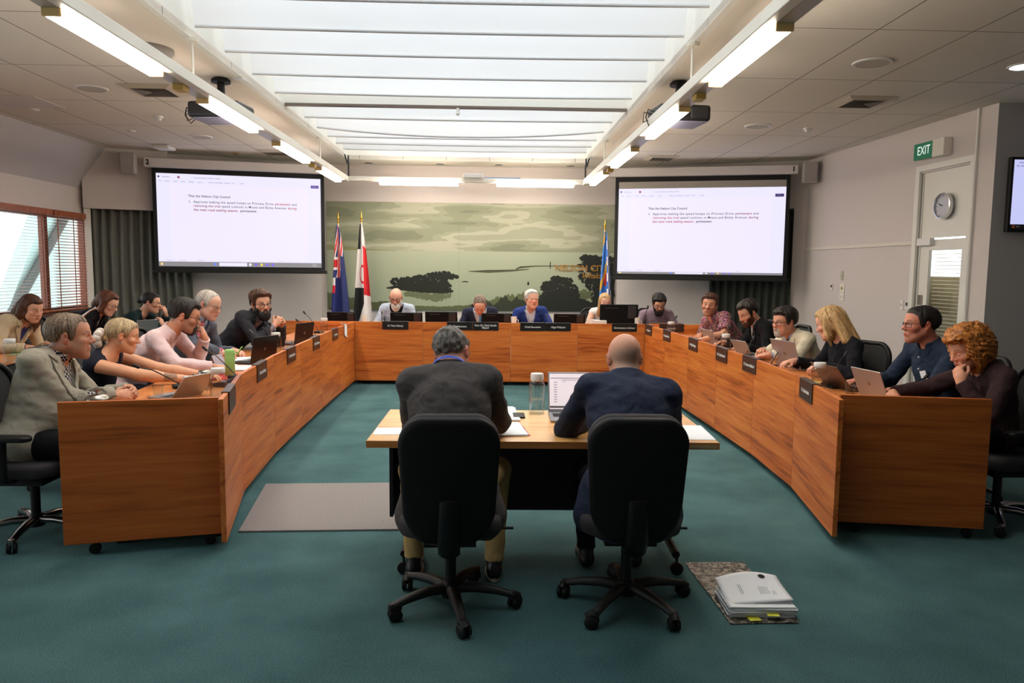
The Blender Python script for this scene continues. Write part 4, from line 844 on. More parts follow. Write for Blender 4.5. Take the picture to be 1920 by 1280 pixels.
# monitors on the back desk, seen from behind
def monitor(label,px0,px1,pz,y=10.55,tilt=.25):
    k=y/1400; x0=(px0-915)*k; x1=(px1-915)*k; w=x1-x0; t=thing('desk_monitor',label,'monitor',((x0+x1)/2,y,WT),0,'monitors on the back row')
    hgt=(pz-WT-.03); R=Matrix.Rotation(tilt,4,'X')
    m=MB(); m.box((0,0,0),(w,.028,hgt)); m.bm.transform(Matrix.Translation((0,0,hgt/2+.03))@R); m.build('case',plain('monitor_case',(10,10,11),.7,spec=.2),t,bevel=.008)
    m=MB(); m.box((w*.34,-.018,hgt*.2),(w*.22,.012,hgt*.5)); m.bm.transform(Matrix.Translation((0,0,hgt/2+.03))@R); m.build('port_cover',DGREY,t,bevel=.004)
    m=MB(); m.box((-w*.2,-.0155,hgt*.36),(w*.34,.003,.006)); m.bm.transform(Matrix.Translation((0,0,hgt/2+.03))@R); m.build('vent_slot',plain('slot_grey',(70,70,72),.5),t)
    m=MB(); m.b2((-.11,-.02,0),(.11,.16,.012)); m.b2((-.025,.02,.0),(.025,.04,.12)); m.build('stand',BLACK,t,bevel=.004)
for a in (('black monitor at the left end of the back row',615,667,.985),('black monitor before the bald bearded man',732,792,.985),('black monitor between the bald bearded man and the man looking down',797,857,1.00),('black monitor right of the man looking down',902,960,.985),('black monitor right of the man in the bright blue suit',1038,1097,.985)): monitor(*a)
monitor('large black monitor standing before the blonde woman at the back',1125,1197,1.125,10.5,.08)
laptop('silver laptop before the man in the mauve shirt',2.50,10.60,WT,0,.46,.2,142,ALU,mark=False)
for x,lb in ((-1.74,'white cup on the back row beside the left end monitor'),(.36,'white cup beside the man in the bright blue suit'),(1.44,'white round pot on the back row beside the large monitor'),(2.11,'white cup beside the large monitor, by the upright microphone')):
    cup(lb,x,10.5,WT,.055 if 'pot' in lb else .042,.20 if 'pot' not in lb else .17,CREAMP)
book('document_tray','flat white document box beside the white pot on the back row','box',1.56,10.5,WT,.2,.2,.16,0,WHITEP)
# papers on the council desks
def paper(label,x,y,z,rz,w=.21,d=.297,n=1,group='loose papers'):
    m=MB()
    for k in range(n): m.box((.004*math.sin(k*2.1),.004*math.cos(k*3.3),.001+.0022*k),(w,d,.0016),rz=.03*math.sin(k*5))
    return tag(m.build('paper_sheet' if n==1 else 'paper_stack',PAPER,None,(x,y,z),rz),label,'paper',group)
paper('white papers beside the pen hand of the man with the pink tie',-2.28,6.98,WT,.3,n=3); paper('white paper lying behind the green bottle',-2.30,6.45,WT,.1,n=2); paper('white pad on a binder before the black laptop on the left row',-2.12,6.32,WT,.2,n=6)
paper('white paper sheet under the dark grey laptop on the right row',2.80,5.62,WT,.4); paper('pale green sheet on the second row desk before the woman in beige',-4.50,7.35,WT,.2).data.materials[0]=plain('green_paper',(170,190,140),.8)
book('phone','black phone lying beside the nearest jug on the right row','phone',2.58,5.50,WT,.075,.15,.009,.3,BLACK,'phones'); book('notebook','small yellow notebook beside the black phone on the right row','notebook',2.56,5.72,WT,.09,.13,.008,.5,plain('note_yellow',(222,190,120),.7))
tg=thing('table_card','grey printed card standing before the pink shirted man','card',(-2.20,6.22,WT),1.4); m=MB(); m._add([(-.08,0,0),(.08,0,0),(.08,.05,.13),(-.08,.05,.13),(.08,.10,0),(-.08,.10,0)],[(0,1,2,3),(3,2,4,5)]); m.build('card',plain('card_grey',(160,148,158),.6),tg,solid=.003)
book('tissue_box','clear box of white tissues on the second row desk','box',-4.2,8.55,WT,.2,.12,.10,.3,plain('tissue_white',(208,208,204),.6))
cp=thing('desk_microphone_stand','bent silver desk lamp arm on the second row desk by the window','lamp',(-4.42,8.2,WT)); m=MB(); m.lathe([(.06,0),(.06,.015),(.02,.02)],(0,0,0),18); m.build('base',CHROME,cp,smooth=True); m=MB(); m.tube([(0,0,.02),(-.02,0,.18),(.03,0,.30),(.12,0,.37),(.18,0,.40)],[.008,.008,.014,.009,.014],8); m.build('arm',CHROME,cp,smooth=True)
# ---------------------------------------------------------------- front table
tb=thing('meeting_table','pale wooden meeting table with black modesty panel in the middle of the well','table',(.285,3.70,0),-.012)
m=MB(); m.b2((-.895,0,.70),(.895,.85,.735)); m.build('tabletop',BEECH,tb,bevel=.003)
m=MB(); m.b2((-.895,-.0015,.70),(.895,0.004,.735)); m.build('edge_strip',wood('table_edge',(184,110,54),(206,132,72),(220,150,90)),tb)
m=MB(); m.b2((-.84,.55,.20),(.78,.57,.70)); m.b2((-.84,.42,.20),(-.82,.57,.70)); m.build('modesty_panel',BLACKM,tb)
for s in (-1,1):
    m=MB(); m.tube([(s*.72,.12,.10),(s*.72,.25,.11),(s*.72,.42,.12),(s*.72,.62,.11),(s*.72,.74,.10)],.022,8); m.b2((s*.72-.03,.38,.11),(s*.72+.03,.46,.70)); lg=m.build('leg',BLACK,tb,smooth=False)
    for y in (.10,.76):
        m=MB(); m.lathe([(.020,-.012),(.034,-.010),(.034,.010),(.020,.012)],(s*.72,y,.034),18,Matrix.Rotation(PI/2,3,'X')); m.b2((s*.72-.006,y-.006,.03),(s*.72+.006,y+.006,.10)); c=m.build('caster',BLACK,lg,smooth=True)
        m=MB(); m.lathe([(.024,-.0145),(.031,-.0145),(.031,-.010),(.024,-.010),(.024,-.0145)],(s*.72,y,.034),18,Matrix.Rotation(PI/2,3,'X'),cap=False); m.build('wheel_ring',CHROME,c,smooth=True)
m=MB(); m.b2((.74,-.004,.706),(.88,-.0015,.722)); m.build('asset_label',plain('label_tan',(196,172,130),.6),tb)
paper('white sheet on the left end of the front table',-.50,3.93,.735,.02,.20,.17,group='papers on the front table'); paper('upper white paper pad right of the man in the charcoal jacket',.07,4.42,.735,.06,.21,.42,4,'papers on the front table'); paper('lower white pad with a red edge right of the man in the charcoal jacket',.09,3.98,.735,.12,.21,.32,4,'papers on the front table')
m=MB(); m.b2((-.11,-.165,0),(.115,.16,.002)); tag(m.build('pad_cover',plain('pad_red',(180,30,50),.6),None,(.092,3.98,.7342),.12),'thin red pad cover under the lower white pad on the table','pad')
paper('white sheet at the right end of the front table',1.09,3.93,.735,-.06,.2,.36,group='papers on the front table'); book('phone','black phone beside the white pads on the front table','phone',.185,4.36,.735,.07,.14,.009,0,BLACK,'phones')
# ---------------------------------------------------------------- floor things
m=MB(); m.prism([(-1.5,4.43),(-.35,4.47),(-.50,5.47),(-1.63,5.43)],0,.012); o=m.build('floor_mat',plain('mat_grey',(140,134,132),.95,bump=.4,bscale=500,var=.15,vscale=90),bevel=.003); tag(o,'flat grey floor mat between the left row and the table','mat')
bd=thing('lever_arch_binder','open marbled lever arch binder lying on the carpet','binder',(1.27,3.6,0),-.02)
def marble():
    m_,nt,b=newmat('marbled_board'); tc=N(nt,'ShaderNodeTexCoord'); n=N(nt,'ShaderNodeTexNoise'); n.inputs['Scale'].default_value=34; n.inputs['Detail'].default_value=8; n.inputs['Distortion'].default_value=.8; nt.links.new(tc.outputs['Object'],n.inputs['Vector']); r=N(nt,'ShaderNodeValToRGB'); e=r.color_ramp.elements; e[0].position=.44; e[0].color=lin((46,40,32)); e[1].position=.58; e[1].color=lin((150,140,126)); nt.links.new(n.outputs['Fac'],r.inputs['Fac']); nt.links.new(r.outputs['Color'],b.inputs['Base Color']); b.inputs['Roughness'].default_value=.6; return m_
MAR=marble()
m=MB(); m.prism([(-.185,.34),(.14,.35),(.15,.05),(-.17,.03)],.002,.006); m.build('front_cover',MAR,bd); m=MB(); m.prism([(-.17,.03),(.15,.05),(.15,-.02),(-.165,-.04)],.002,.006); m.build('spine',MAR,bd); m=MB(); m.prism([(-.165,-.04),(.15,-.02),(.17,-.36),(-.15,-.375)],.002,.007); m.build('back_cover',MAR,bd)
m=MB()
for x in (-.06,.02): m.tube([(x,-.02,.006),(x,.0,.05),(x,-.03,.07),(x,-.06,.06)],.004,8)
m.build('ring',CHROME,bd,smooth=True)
dst=thing('document_stack','thick stack of white documents with yellow tabs on the marbled binder','document stack',(1.27,3.6,0),-.02)
m=MB(); rn=random.Random(3)
for k in range(16): m.box((.02+rn.uniform(-.012,.012),-.20+rn.uniform(-.008,.008),.009+.0032*k),(.30,.235,.0026),rz=rn.uniform(-.05,.05))
m.build('pages',PAPER,dst)
def sheet(u,v): x=-.15+.30*u;y=-.115+.235*v; return (x+.02,y-.17,.066+.025*math.sin(u*PI)*v+.018*v*v-.012*(1-v)*(1-u)+.012*u)
m=MB(); m.grid(sheet,12,12); m.build('top_sheet',PAPER,dst,smooth=True,solid=.004)
m=MB()
for q,(u0,u1,vs) in enumerate(((.25,.5,(.70,.66,.63,.60,.57)),(.22,.36,(.80,.77)),(.30,.62,(.30,.27)))):
    for v in vs:
        P0=sheet(v,u0);P1=sheet(v,u1); m.tube([(P0[0],P0[1],P0[2]+.004),(P1[0],P1[1],P1[2]+.004)],.0007,4)
m.build('printed_lines',INK,dst)
P0=sheet(.72,.86); m=MB(); m.lathe([(.017,0),(.009,.0005),(.009,.0),(.0,.001)],(P0[0],P0[1],P0[2]+.0045),8,Matrix.Rotation(.15,3,'X'),cap=False); m.build('emblem',INKB,dst)
P1=sheet(.86,.55); txt('Te Kaunihera o Whakat\u016b',.014,INKB,dst,(P1[0]-.0,P1[1],P1[2]+.006),(0.1,0.05,-PI/2)) if False else None
YEL=plain('yellow_tab',(226,222,70),.6)
for x,y,z,r in ((-.03,-.335,.012,.1),(.06,-.325,.03,-.1)): m=MB(); m.box((x,y,z),(.055,.05,.0012),rz=r); m.build('sticky_tab',YEL,dst)
# ---------------------------------------------------------------- chairs
SEATC=plain('chair_cloth',(50,47,49),.9,bump=.15,bscale=500); SHELL=plain('chair_shell',(13,13,13),.6,spec=.3); MESHB=plain('chair_mesh',(40,40,42),.75,bump=.4,bscale=700)
def rr(w,h,r,n=6):
    P=[]
    for cx,cy,a0 in ((w/2-r,h/2-r,0),(-w/2+r,h/2-r,PI/2),(-w/2+r,-h/2+r,PI),(w/2-r,-h/2+r,1.5*PI)):
        for k in range(n+1): a=a0+PI/2*k/n; P.append((cx+r*math.cos(a),cy+r*math.sin(a)))
    return P
def slab(m,outline,t,curve,M_):
    """a cushion: outline in xz, thickness t along y, bent by curve(x,z)->dy; rings shrink toward the faces"""
    n=len(outline); rings=[]
    for s,y in ((.90,-t/2),(.975,-t*.42),(1,-t*.2),(1,t*.2),(.975,t*.42),(.90,t/2)):
        rings.append([m.bm.verts.new(M_@Vector((x*s,y+curve(x*s,z*s),z*s))) for x,z in outline])
    for a,b in zip(rings[:-1],rings[1:]):
        for k in range(n): m.bm.faces.new((a[k],a[(k+1)%n],b[(k+1)%n],b[k]))
    for R_,fl in ((rings[0],1),(rings[-1],0)):
        c=m.bm.verts.new(M_@Vector((0,(-t/2 if fl else t/2)+curve(0,0),0)))
        for k in range(n): m.bm.faces.new((R_[k],R_[(k+1)%n],c) if fl else (R_[(k+1)%n],R_[k],c))
    return m
def starbase(t,mat,a0,r=.30,tall=.36,chrome=False):
    m=MB(); m.lathe([(.045,.055),(.05,.075),(.04,.12),(.028,.13)],(0,0,0),20); m.cyl((0,0,.12),(0,0,tall),.026); m.build('column',BLACK,t,smooth=True)
    for k in range(5):
        a=a0+2*PI*k/5; R=Matrix.Rotation(a,4,'Z')
        m=MB(); m.tube([(.03,0,.095),(.12,0,.100),(.22,0,.088),(r,0,.068)],[.024,.023,.019,.016],10,flat=1.25); m.lathe([(.017,.05),(.019,.068),(.015,.084)],(r,0,0),12); m.bm.transform(R); lg=m.build('leg',mat,t,smooth=True)
        m=MB(); cs_=.018
        q=Matrix.Rotation(a0*3+k*1.9,4,'Z')
        for s in (-1,1): m.lathe([(.018,-.009),(.0275,-.007),(.0275,.006),(.02,.009)],(0,0,0),18,None); 
        m.bm.clear()
        for s in (-1,1): m.lathe([(.012,-.010),(.0268,-.008),(.0268,.006),(.02,.0095)],(-.012,s*.013,.028),18,Matrix.Rotation(PI/2*-s,3,'X'))
        m.tube([(-.03,0,.045),(-.012,0,.058),(.008,0,.056)],.018,8); m.bm.transform(Matrix.Translation((r*math.cos(a),r*math.sin(a),0))@q@Matrix.Diagonal((1.18,1.18,1.1,1))); m.build('caster',BLACK,lg,smooth=True)
def task_chair(label,x,y,rz,a0):
    t=thing('office_chair',label,'chair',(x,y,0),rz,'black office chairs at the front table')
    starbase(t,plain('nylon_base',(26,25,24),.55),a0)
    m=MB(); slab(m,rr(.47,.46,.13),.085,lambda x,z:.10*(x*x*.6)-.0,Matrix.Translation((0,.02,.44))@Matrix.Rotation(-PI/2,4,'X')); m.build('seat',SEATC,t,smooth=True)
    m=MB(); m.b2((-.12,-.11,.33),(.12,.13,.40)); m.tube([(0,-.05,.36),(0,-.22,.35),(0,-.275,.42),(0,-.275,.60)],[.03,.03,.03,.025],10,flat=1.7); m.build('back_bracket',BLACK,t,smooth=True)
    m=MB(); m.tube([(.10,.05,.37),(.26,.06,.36),(.30,.06,.36)],.007,8); m.build('lever',BLACK,t,smooth=True)
    cv=lambda x,z:.55*x*x-.16*max(0,-z-.05)*abs(z+.05)*2+.10*max(0,z)**2
    ol=[(p[0]*(1-.17*max(0,-p[1]/.28)-.02*max(0,p[1]/.28)),p[1]+(.022*(1-(p[0]/.22)**2) if p[1]>.1 else 0)-(.03*(1-(p[0]/.2)**2) if p[1]<-.1 else 0)) for p in rr(.45,.53,.105,8)]
    M_=Matrix.Translation((0,-.235,.685))@Matrix.Rotation(.10,4,'X')
    m=MB(); slab(m,ol,.045,cv,M_@Matrix.Translation((0,-.018,0))); m.build('back_shell',SHELL,t,smooth=True)
    m=MB(); slab(m,[(a*.985,b*.985+.006) for a,b in ol],.07,cv,M_@Matrix.Translation((0,.028,0))); m.build('backrest',SEATC,t,smooth=True)
task_chair('black high back office chair under the man in the charcoal jacket',-.17,3.43,.02,-PI/2+.2); task_chair('black high back office chair under the bald man in the navy jacket',.67,3.44,-.03,-PI/2-.62)
def council_chair(label,x,y,rz,a0=.3,first=None):
    if first: return dup(first,(x,y,0),rz,label)
    t=thing('boardroom_chair',label,'chair',(x,y,0),rz,'black boardroom chairs round the desks')
    starbase(t,plain('polished_base',(140,136,134),.18,1.0),a0,.32)
    m=MB(); slab(m,rr(.50,.47,.12),.08,lambda x,z:.08*x*x,Matrix.Translation((0,.0,.44))@Matrix.Rotation(-PI/2,4,'X')); m.build('seat',SEATC,t,smooth=True)
    m=MB(); m.b2((-.13,-.12,.33),(.13,.12,.405)); m.tube([(0,-.06,.36),(0,-.25,.38),(0,-.30,.50),(0,-.29,.62)],[.03,.03,.03,.02],10,flat=1.6); m.build('mechanism',BLACK,t,smooth=True)
    cv=lambda x,z:.6*x*x+.10*max(0,z)**2
    M_=Matrix.Translation((0,-.265,.71))@Matrix.Rotation(.13,4,'X'); ol=[(a*(1-.14*max(0,-b/.28)),b+(.018*(1-(a/.23)**2) if b>.1 else 0)) for a,b in rr(.48,.56,.12,8)]
    m=MB(); slab(m,[(a*.93,b*.93) for a,b in ol],.018,cv,M_); m.build('mesh_back',MESHB,t,smooth=True)
    m=MB(); m.tube([M_@Vector((a,cv(a,b),b)) for a,b in ol],.020,8,closed=True); m.build('back_frame',BLACK,t,smooth=True)
    m=MB(); slab(m,rr(.40,.14,.06),.045,cv,M_@Matrix.Translation((0,.01,-.16))); m.build('lumbar_pad',SEATC,t,smooth=True)
    for s in (-1,1):
        m=MB(); m.tube([(s*.20,.0,.385),(s*.29,.0,.40),(s*.295,.0,.50),(s*.29,.0,.63)],[.02,.02,.022,.022],8,flat=1.6); ar=m.build('arm_post',BLACK,t,smooth=True)
        m=MB(); slab(m,rr(.085,.27,.04),.030,lambda x,z:-.0+.25*(z*z),Matrix.Translation((s*.285,.03,.645))@Matrix.Rotation(-PI/2,4,'X')); m.build('arm_pad',BLACK,ar,smooth=True)
    return t
cc=council_chair('black boardroom chair under the man in the light grey jacket',-2.68,4.41,-PI/2,.15)
for lb,x,y,rz in (('black chair under the woman with the white scrunchie',-2.92,5.42,-PI/2),('black chair under the man in the pink shirt',-2.98,6.15,-PI/2),('black chair under the man with the pink tie',-3.02,7.05,-PI/2),('black chair under the bearded man in the dark suit',-2.95,7.95,-PI/2),
    ('black chair under the woman in the beige blazer',-5.10,7.6,-PI/2),('black chair under the woman with the dark bob',-5.0,8.8,-PI/2),('black chair under the woman with the lanyard',-4.98,9.7,-PI/2),
    ('black chair under the bald bearded man',-1.36,11.35,PI),('black chair under the man looking down',-.10,11.35,PI),('black chair under the man in the bright blue suit',.66,11.4,PI),('black chair under the blonde woman at the large monitor',1.70,11.38,PI+.1),('black chair under the man in the mauve shirt',2.53,11.35,PI),
    ('black chair under the man in the floral shirt',3.18,8.98,PI/2),('black chair under the man in the black jacket',3.24,8.2,PI/2),('black chair under the man in the cream jacket',3.24,7.15,PI/2),('black mesh back chair turned behind the blonde woman on the right row',3.03,6.22,PI/2+.38),('black chair under the man in the navy shirt',3.36,5.25,PI/2),('black chair with polished legs under the woman with curly hair',3.30,4.62,PI/2)):
    council_chair(lb,x,y,rz,first=cc)
bag=thing('handbag','small black bag with a loop handle on the floor by the right wall','bag',(4.55,8.9,0)); m=MB(); m.ball((0,0,.16),(.22,.10,.16),20,12); m.build('body',BLACKM,bag,smooth=True); m=MB(); m.tube([(-.12,0,.28),(-.09,0,.40),(0,0,.45),(.09,0,.40),(.12,0,.28)],.012,8); m.build('handle',BLACK,bag,smooth=True)
tote=thing('tote_bag','orange and red bag on the floor under the near left desk','bag',(-2.33,4.36,0),.3); m=MB(); m.ball((0,0,.09),(.13,.07,.09),18,10); m.build('body',plain('bag_orange',(214,84,24),.7),tote,smooth=True); m=MB(); m.tube([(-.09,-.03,.15),(-.05,-.06,.22),(.05,-.06,.22),(.09,-.03,.15)],.009,8); m.build('handle',plain('bag_red',(170,30,24),.7),tote,smooth=True)
# ---------------------------------------------------------------- figures: implicit surfaces meshed with surface nets
f32=np.float32
def _hash(ix,iy,iz):
    h=(ix.astype(np.int64)*374761393+iy.astype(np.int64)*668265263+iz.astype(np.int64)*2147483647)&0x7fffffff
    h=((h^(h>>13))*1274126177)&0x7fffffff
    return ((h^(h>>16))&0xffff).astype(f32)/65535.
def vnoise(x,y,z):
    x,y,z=np.broadcast_arrays(x,y,z)
    ix=np.floor(x);iy=np.floor(y);iz=np.floor(z);fx=x-ix;fy=y-iy;fz=z-iz
    fx=fx*fx*(3-2*fx);fy=fy*fy*(3-2*fy);fz=fz*fz*(3-2*fz)
    r=0
    for a in (0,1):
        for b in (0,1):
            for c in (0,1):
                w=(fx if a else 1-fx)*(fy if b else 1-fy)*(fz if c else 1-fz)
                r=r+w*_hash(ix+a,iy+b,iz+c)
    return (r*2-1).astype(f32)
def V3(*a): return np.array(a,float)
def unit(v): v=np.asarray(v,float); return v/max(1e-9,np.linalg.norm(v))
def smin(a,b,k):
    if k<=0: return np.minimum(a,b)
    h=np.maximum(k-np.abs(a-b),0)/k
    return np.minimum(a,b)-h*h*(k*.25)
def RC(a,b,ra,rb=None): return ('rc',np.asarray(a,float),np.asarray(b,float),ra,ra if rb is None else rb)
def EL(c,r,R=None): return ('el',np.asarray(c,float),np.asarray(r,float),np.eye(3) if R is None else R)
def grow(p,t,k=1.0):
    if p[0]=='rc': return ('rc',p[1],p[2],p[3]*k+t,p[4]*k+t)
    return ('el',p[1],p[2]*k+t,p[3])
def pbox(p):
    if p[0]=='rc':
        lo=np.minimum(p[1]-p[3],p[2]-p[4]);hi=np.maximum(p[1]+p[3],p[2]+p[4])
    else:
        e=np.sqrt(((p[3]*p[2][None,:])**2).sum(1)); lo=p[1]-e;hi=p[1]+e
    return lo,hi
def pdist(p,X,Y,Z):
    if p[0]=='rc':
        a=p[1];ba=p[2]-a;l2=max(1e-9,ba@ba)
        x=X-f32(a[0]);y=Y-f32(a[1]);z=Z-f32(a[2])
        t=np.clip((x*f32(ba[0])+y*f32(ba[1])+z*f32(ba[2]))/f32(l2),0,1)
        dx=x-t*f32(ba[0]);dy=y-t*f32(ba[1]);dz=z-t*f32(ba[2])
        return np.sqrt(dx*dx+dy*dy+dz*dz)-(f32(p[3])+t*f32(p[4]-p[3]))
    c=p[1];R=p[3];r=p[2]
    x=X-f32(c[0]);y=Y-f32(c[1]);z=Z-f32(c[2])
    q=[x*f32(R[0,i])+y*f32(R[1,i])+z*f32(R[2,i]) for i in range(3)]
    k0=np.sqrt(sum((q[i]/f32(r[i]))**2 for i in range(3)))
    k1=np.sqrt(sum((q[i]/f32(r[i]*r[i]))**2 for i in range(3)))+1e-6
    return k0*(k0-1)/k1
def bbox_of(prims,m=.03):
    L=[pbox(p) for p in prims]
    return np.min([l[0] for l in L],0)-m,np.max([l[1] for l in L],0)+m
class Field:
    def __init__(s,lo,hi,h):
        s.lo=np.asarray(lo,float);s.h=h
        n=np.maximum(4,np.ceil((np.asarray(hi)-s.lo)/h).astype(int)+1)
        s.x=(s.lo[0]+h*np.arange(n[0])).astype(f32)[:,None,None];s.y=(s.lo[1]+h*np.arange(n[1])).astype(f32)[None,:,None];s.z=(s.lo[2]+h*np.arange(n[2])).astype(f32)[None,None,:]
        s.A=np.full(n,.3,f32)
    def _sl(s,p,m):
        lo,hi=pbox(p)
        a=np.clip(np.floor((lo-m-s.lo)/s.h).astype(int),0,np.array(s.A.shape)-1);b=np.clip(np.ceil((hi+m-s.lo)/s.h).astype(int)+1,1,np.array(s.A.shape))
        return tuple(slice(i,max(j,i+1)) for i,j in zip(a,b))
    def add(s,p,k=.02):
        q=s._sl(p,k+3*s.h); d=pdist(p,s.x[q[0]],s.y[:,q[1]],s.z[:,:,q[2]]); s.A[q]=smin(s.A[q],d,k); return s
    def sub(s,p,k=.005):
        q=s._sl(p,k+3*s.h); d=pdist(p,s.x[q[0]],s.y[:,q[1]],s.z[:,:,q[2]]); s.A[q]=-smin(-s.A[q],d,k); return s
    def adds(s,ps,k=.02):
        for p in ps: s.add(p,k)
        return s
    def frame(s,o,R):
        """coordinates of the grid in a frame with origin o and axes the columns of R"""
        x=s.x-f32(o[0]);y=s.y-f32(o[1]);z=s.z-f32(o[2])
        return [x*f32(R[0,i])+y*f32(R[1,i])+z*f32(R[2,i]) for i in range(3)]
    def mesh(s):
        A=s.A; S=A<0; n=A.shape
        c=np.zeros((n[0]-1,n[1]-1,n[2]-1),np.uint8)
        for i in (0,1):
            for j in (0,1):
                for k in (0,1): c+=S[i:n[0]-1+i,j:n[1]-1+j,k:n[2]-1+k]
        act=(c>0)&(c<8); I=np.argwhere(act); idx=-np.ones(act.shape,np.int32); idx[act]=np.arange(len(I))
        P=np.zeros((len(I),3),f32);W=np.zeros(len(I),f32)
        cor=[(i,j,k) for i in (0,1) for j in (0,1) for k in (0,1)]
        val={q:A[I[:,0]+q[0],I[:,1]+q[1],I[:,2]+q[2]] for q in cor}
        for q in cor:
            for ax in range(3):
                if q[ax]==0:
                    r=list(q);r[ax]=1;r=tuple(r);a=val[q];b=val[r];m=(a<0)!=(b<0)
                    t=np.where(m,a/np.where(m,a-b,1),0)
                    pt=np.tile(np.array(q,f32),(len(I),1));pt[:,ax]+=t
                    P+=np.where(m[:,None],pt,0);W+=m
        P=(I+P/np.maximum(W,1)[:,None])*s.h+s.lo
        F=[]
        for ax in range(3):
            o=[x for x in range(3) if x!=ax]
            sl0=[slice(None)]*3;sl1=[slice(None)]*3;sl0[ax]=slice(0,n[ax]-1);sl1[ax]=slice(1,n[ax])
            for x in o: sl0[x]=slice(1,n[x]-1);sl1[x]=slice(1,n[x]-1)
            a=S[tuple(sl0)];b=S[tuple(sl1)];E=np.argwhere(a!=b)
            if not len(E): continue
            fl=a[E[:,0],E[:,1],E[:,2]]
            base=E.copy()
            for x in o: base[:,x]+=1
            q=[]
            for d in ((0,0),(1,0),(1,1),(0,1)):
                cc=base.copy();cc[:,o[0]]-=1-d[0];cc[:,o[1]]-=1-d[1]; q.append(idx[cc[:,0],cc[:,1],cc[:,2]])
            Q=np.stack(q,1)
            if ax==1: fl=~fl
            Q=np.where(fl[:,None],Q,Q[:,::-1]); F.append(Q)
        F=np.concatenate(F) if F else np.zeros((0,4),int)
        F=F[(F>=0).all(1)]
        return P,F
def mesh_obj(name,P,F,mat,parent,cols=None,strand=None):
    me=bpy.data.meshes.new(name); n=len(P);m=len(F)
    me.vertices.add(n); me.vertices.foreach_set('co',np.ascontiguousarray(P,f32).ravel())
    me.loops.add(m*4); me.loops.foreach_set('vertex_index',np.ascontiguousarray(F,np.int32).ravel())
    me.polygons.add(m); me.polygons.foreach_set('loop_start',np.arange(0,m*4,4,dtype=np.int32))
    me.polygons.foreach_set('use_smooth',np.ones(m,bool))
    me.update(calc_edges=True)
    if cols is not None:
        a=me.color_attributes.new('Col','FLOAT_COLOR','POINT'); c=np.ones((n,4),f32);c[:,:3]=cols; a.data.foreach_set('color',c.ravel())
    if strand is not None:
        a=me.attributes.new('strand','FLOAT','POINT'); a.data.foreach_set('value',np.ascontiguousarray(strand,f32))
    me.materials.append(mat); me.validate()
    o=bpy.data.objects.new(name,me); COL.objects.link(o); adopt(o,parent); return o
def rotm(yaw,pitch=0,roll=0):
    """yaw about z (0 looks along +y), pitch>0 looks down, roll>0 tips the head to its right"""
    cy,sy=math.cos(yaw),math.sin(yaw);cp,sp=math.cos(-pitch),math.sin(-pitch);cr,sr=math.cos(roll),math.sin(roll)
    Rz=np.array([[cy,-sy,0],[sy,cy,0],[0,0,1]]);Rx=np.array([[1,0,0],[0,cp,-sp],[0,sp,cp]]);Ry=np.array([[cr,0,sr],[0,1,0],[-sr,0,cr]])
    return Rz@Rx@Ry
def head_prims(w=1.0,jaw=1.0,nose=1.0,fem=0,full=0):
    """list of (prim,k) in the head's own frame: +y face, +z up, origin between the ears"""
    L=[]
    a=lambda p,k=.02:L.append((p,k))
    a(EL((0,-.018,.034),(.076*w,.098,.084)))
    a(EL((0,.045,.035),(.062*w,.052,.062)),.03)
    a(EL((0,.032,-.040),(.060*w*jaw,.066,.080)),.03)
    a(EL((0,.055,-.088),(.036*jaw,.034,.026)),.025)
    for s in (-1,1):
        a(RC((s*.054*w*jaw,.0,-.050),(s*.022*jaw,.068,-.098),.019,.017),.028)
        a(EL((s*.041*w,.064,-.022),(.027,.024,.021)),.022)
        if full: a(EL((s*.046*w,.045,-.06),(.028,.035,.034)),.02)
        a(RC((s*.016,.092,.021),(s*.045,.074,.022),.0095-.002*fem,.0085),.012)
    a(EL((0,.077,-.106+.004*fem),(.021*jaw,.019,.017)),.02)
    a(RC((0,.090,.014),(0,.112*1+.006*(nose-1),-.022),.0085,.0105*nose),.014)
    a(EL((0,.112+.008*(nose-1),-.027),(.0125*nose,.0125,.0105)),.008)
    for s in (-1,1): a(EL((s*.0125*nose,.102,-.031),(.0085,.0105,.0085)),.006)
    a(RC((-.018,.088,-.064),(.018,.088,-.064),.012),.016)
    return L
def ear_prims(w=1.0):
    L=[]
    for s in (-1,1):
        R=rotm(s*-.45,0,0)@np.array([[1,0,0],[0,math.cos(-.2),-math.sin(-.2)],[0,math.sin(-.2),math.cos(-.2)]])
        L.append(EL((s*.080*w,-.012,-.004),(.009,.020,.032),R)); L.append(EL((s*.077*w,-.006,-.024),(.009,.012,.014)))
    return L
def lips():
    return [EL((0,.0975,-.0585),(.021,.008,.0048)),EL((0,.0970,-.0685),(.018,.0085,.0056))]
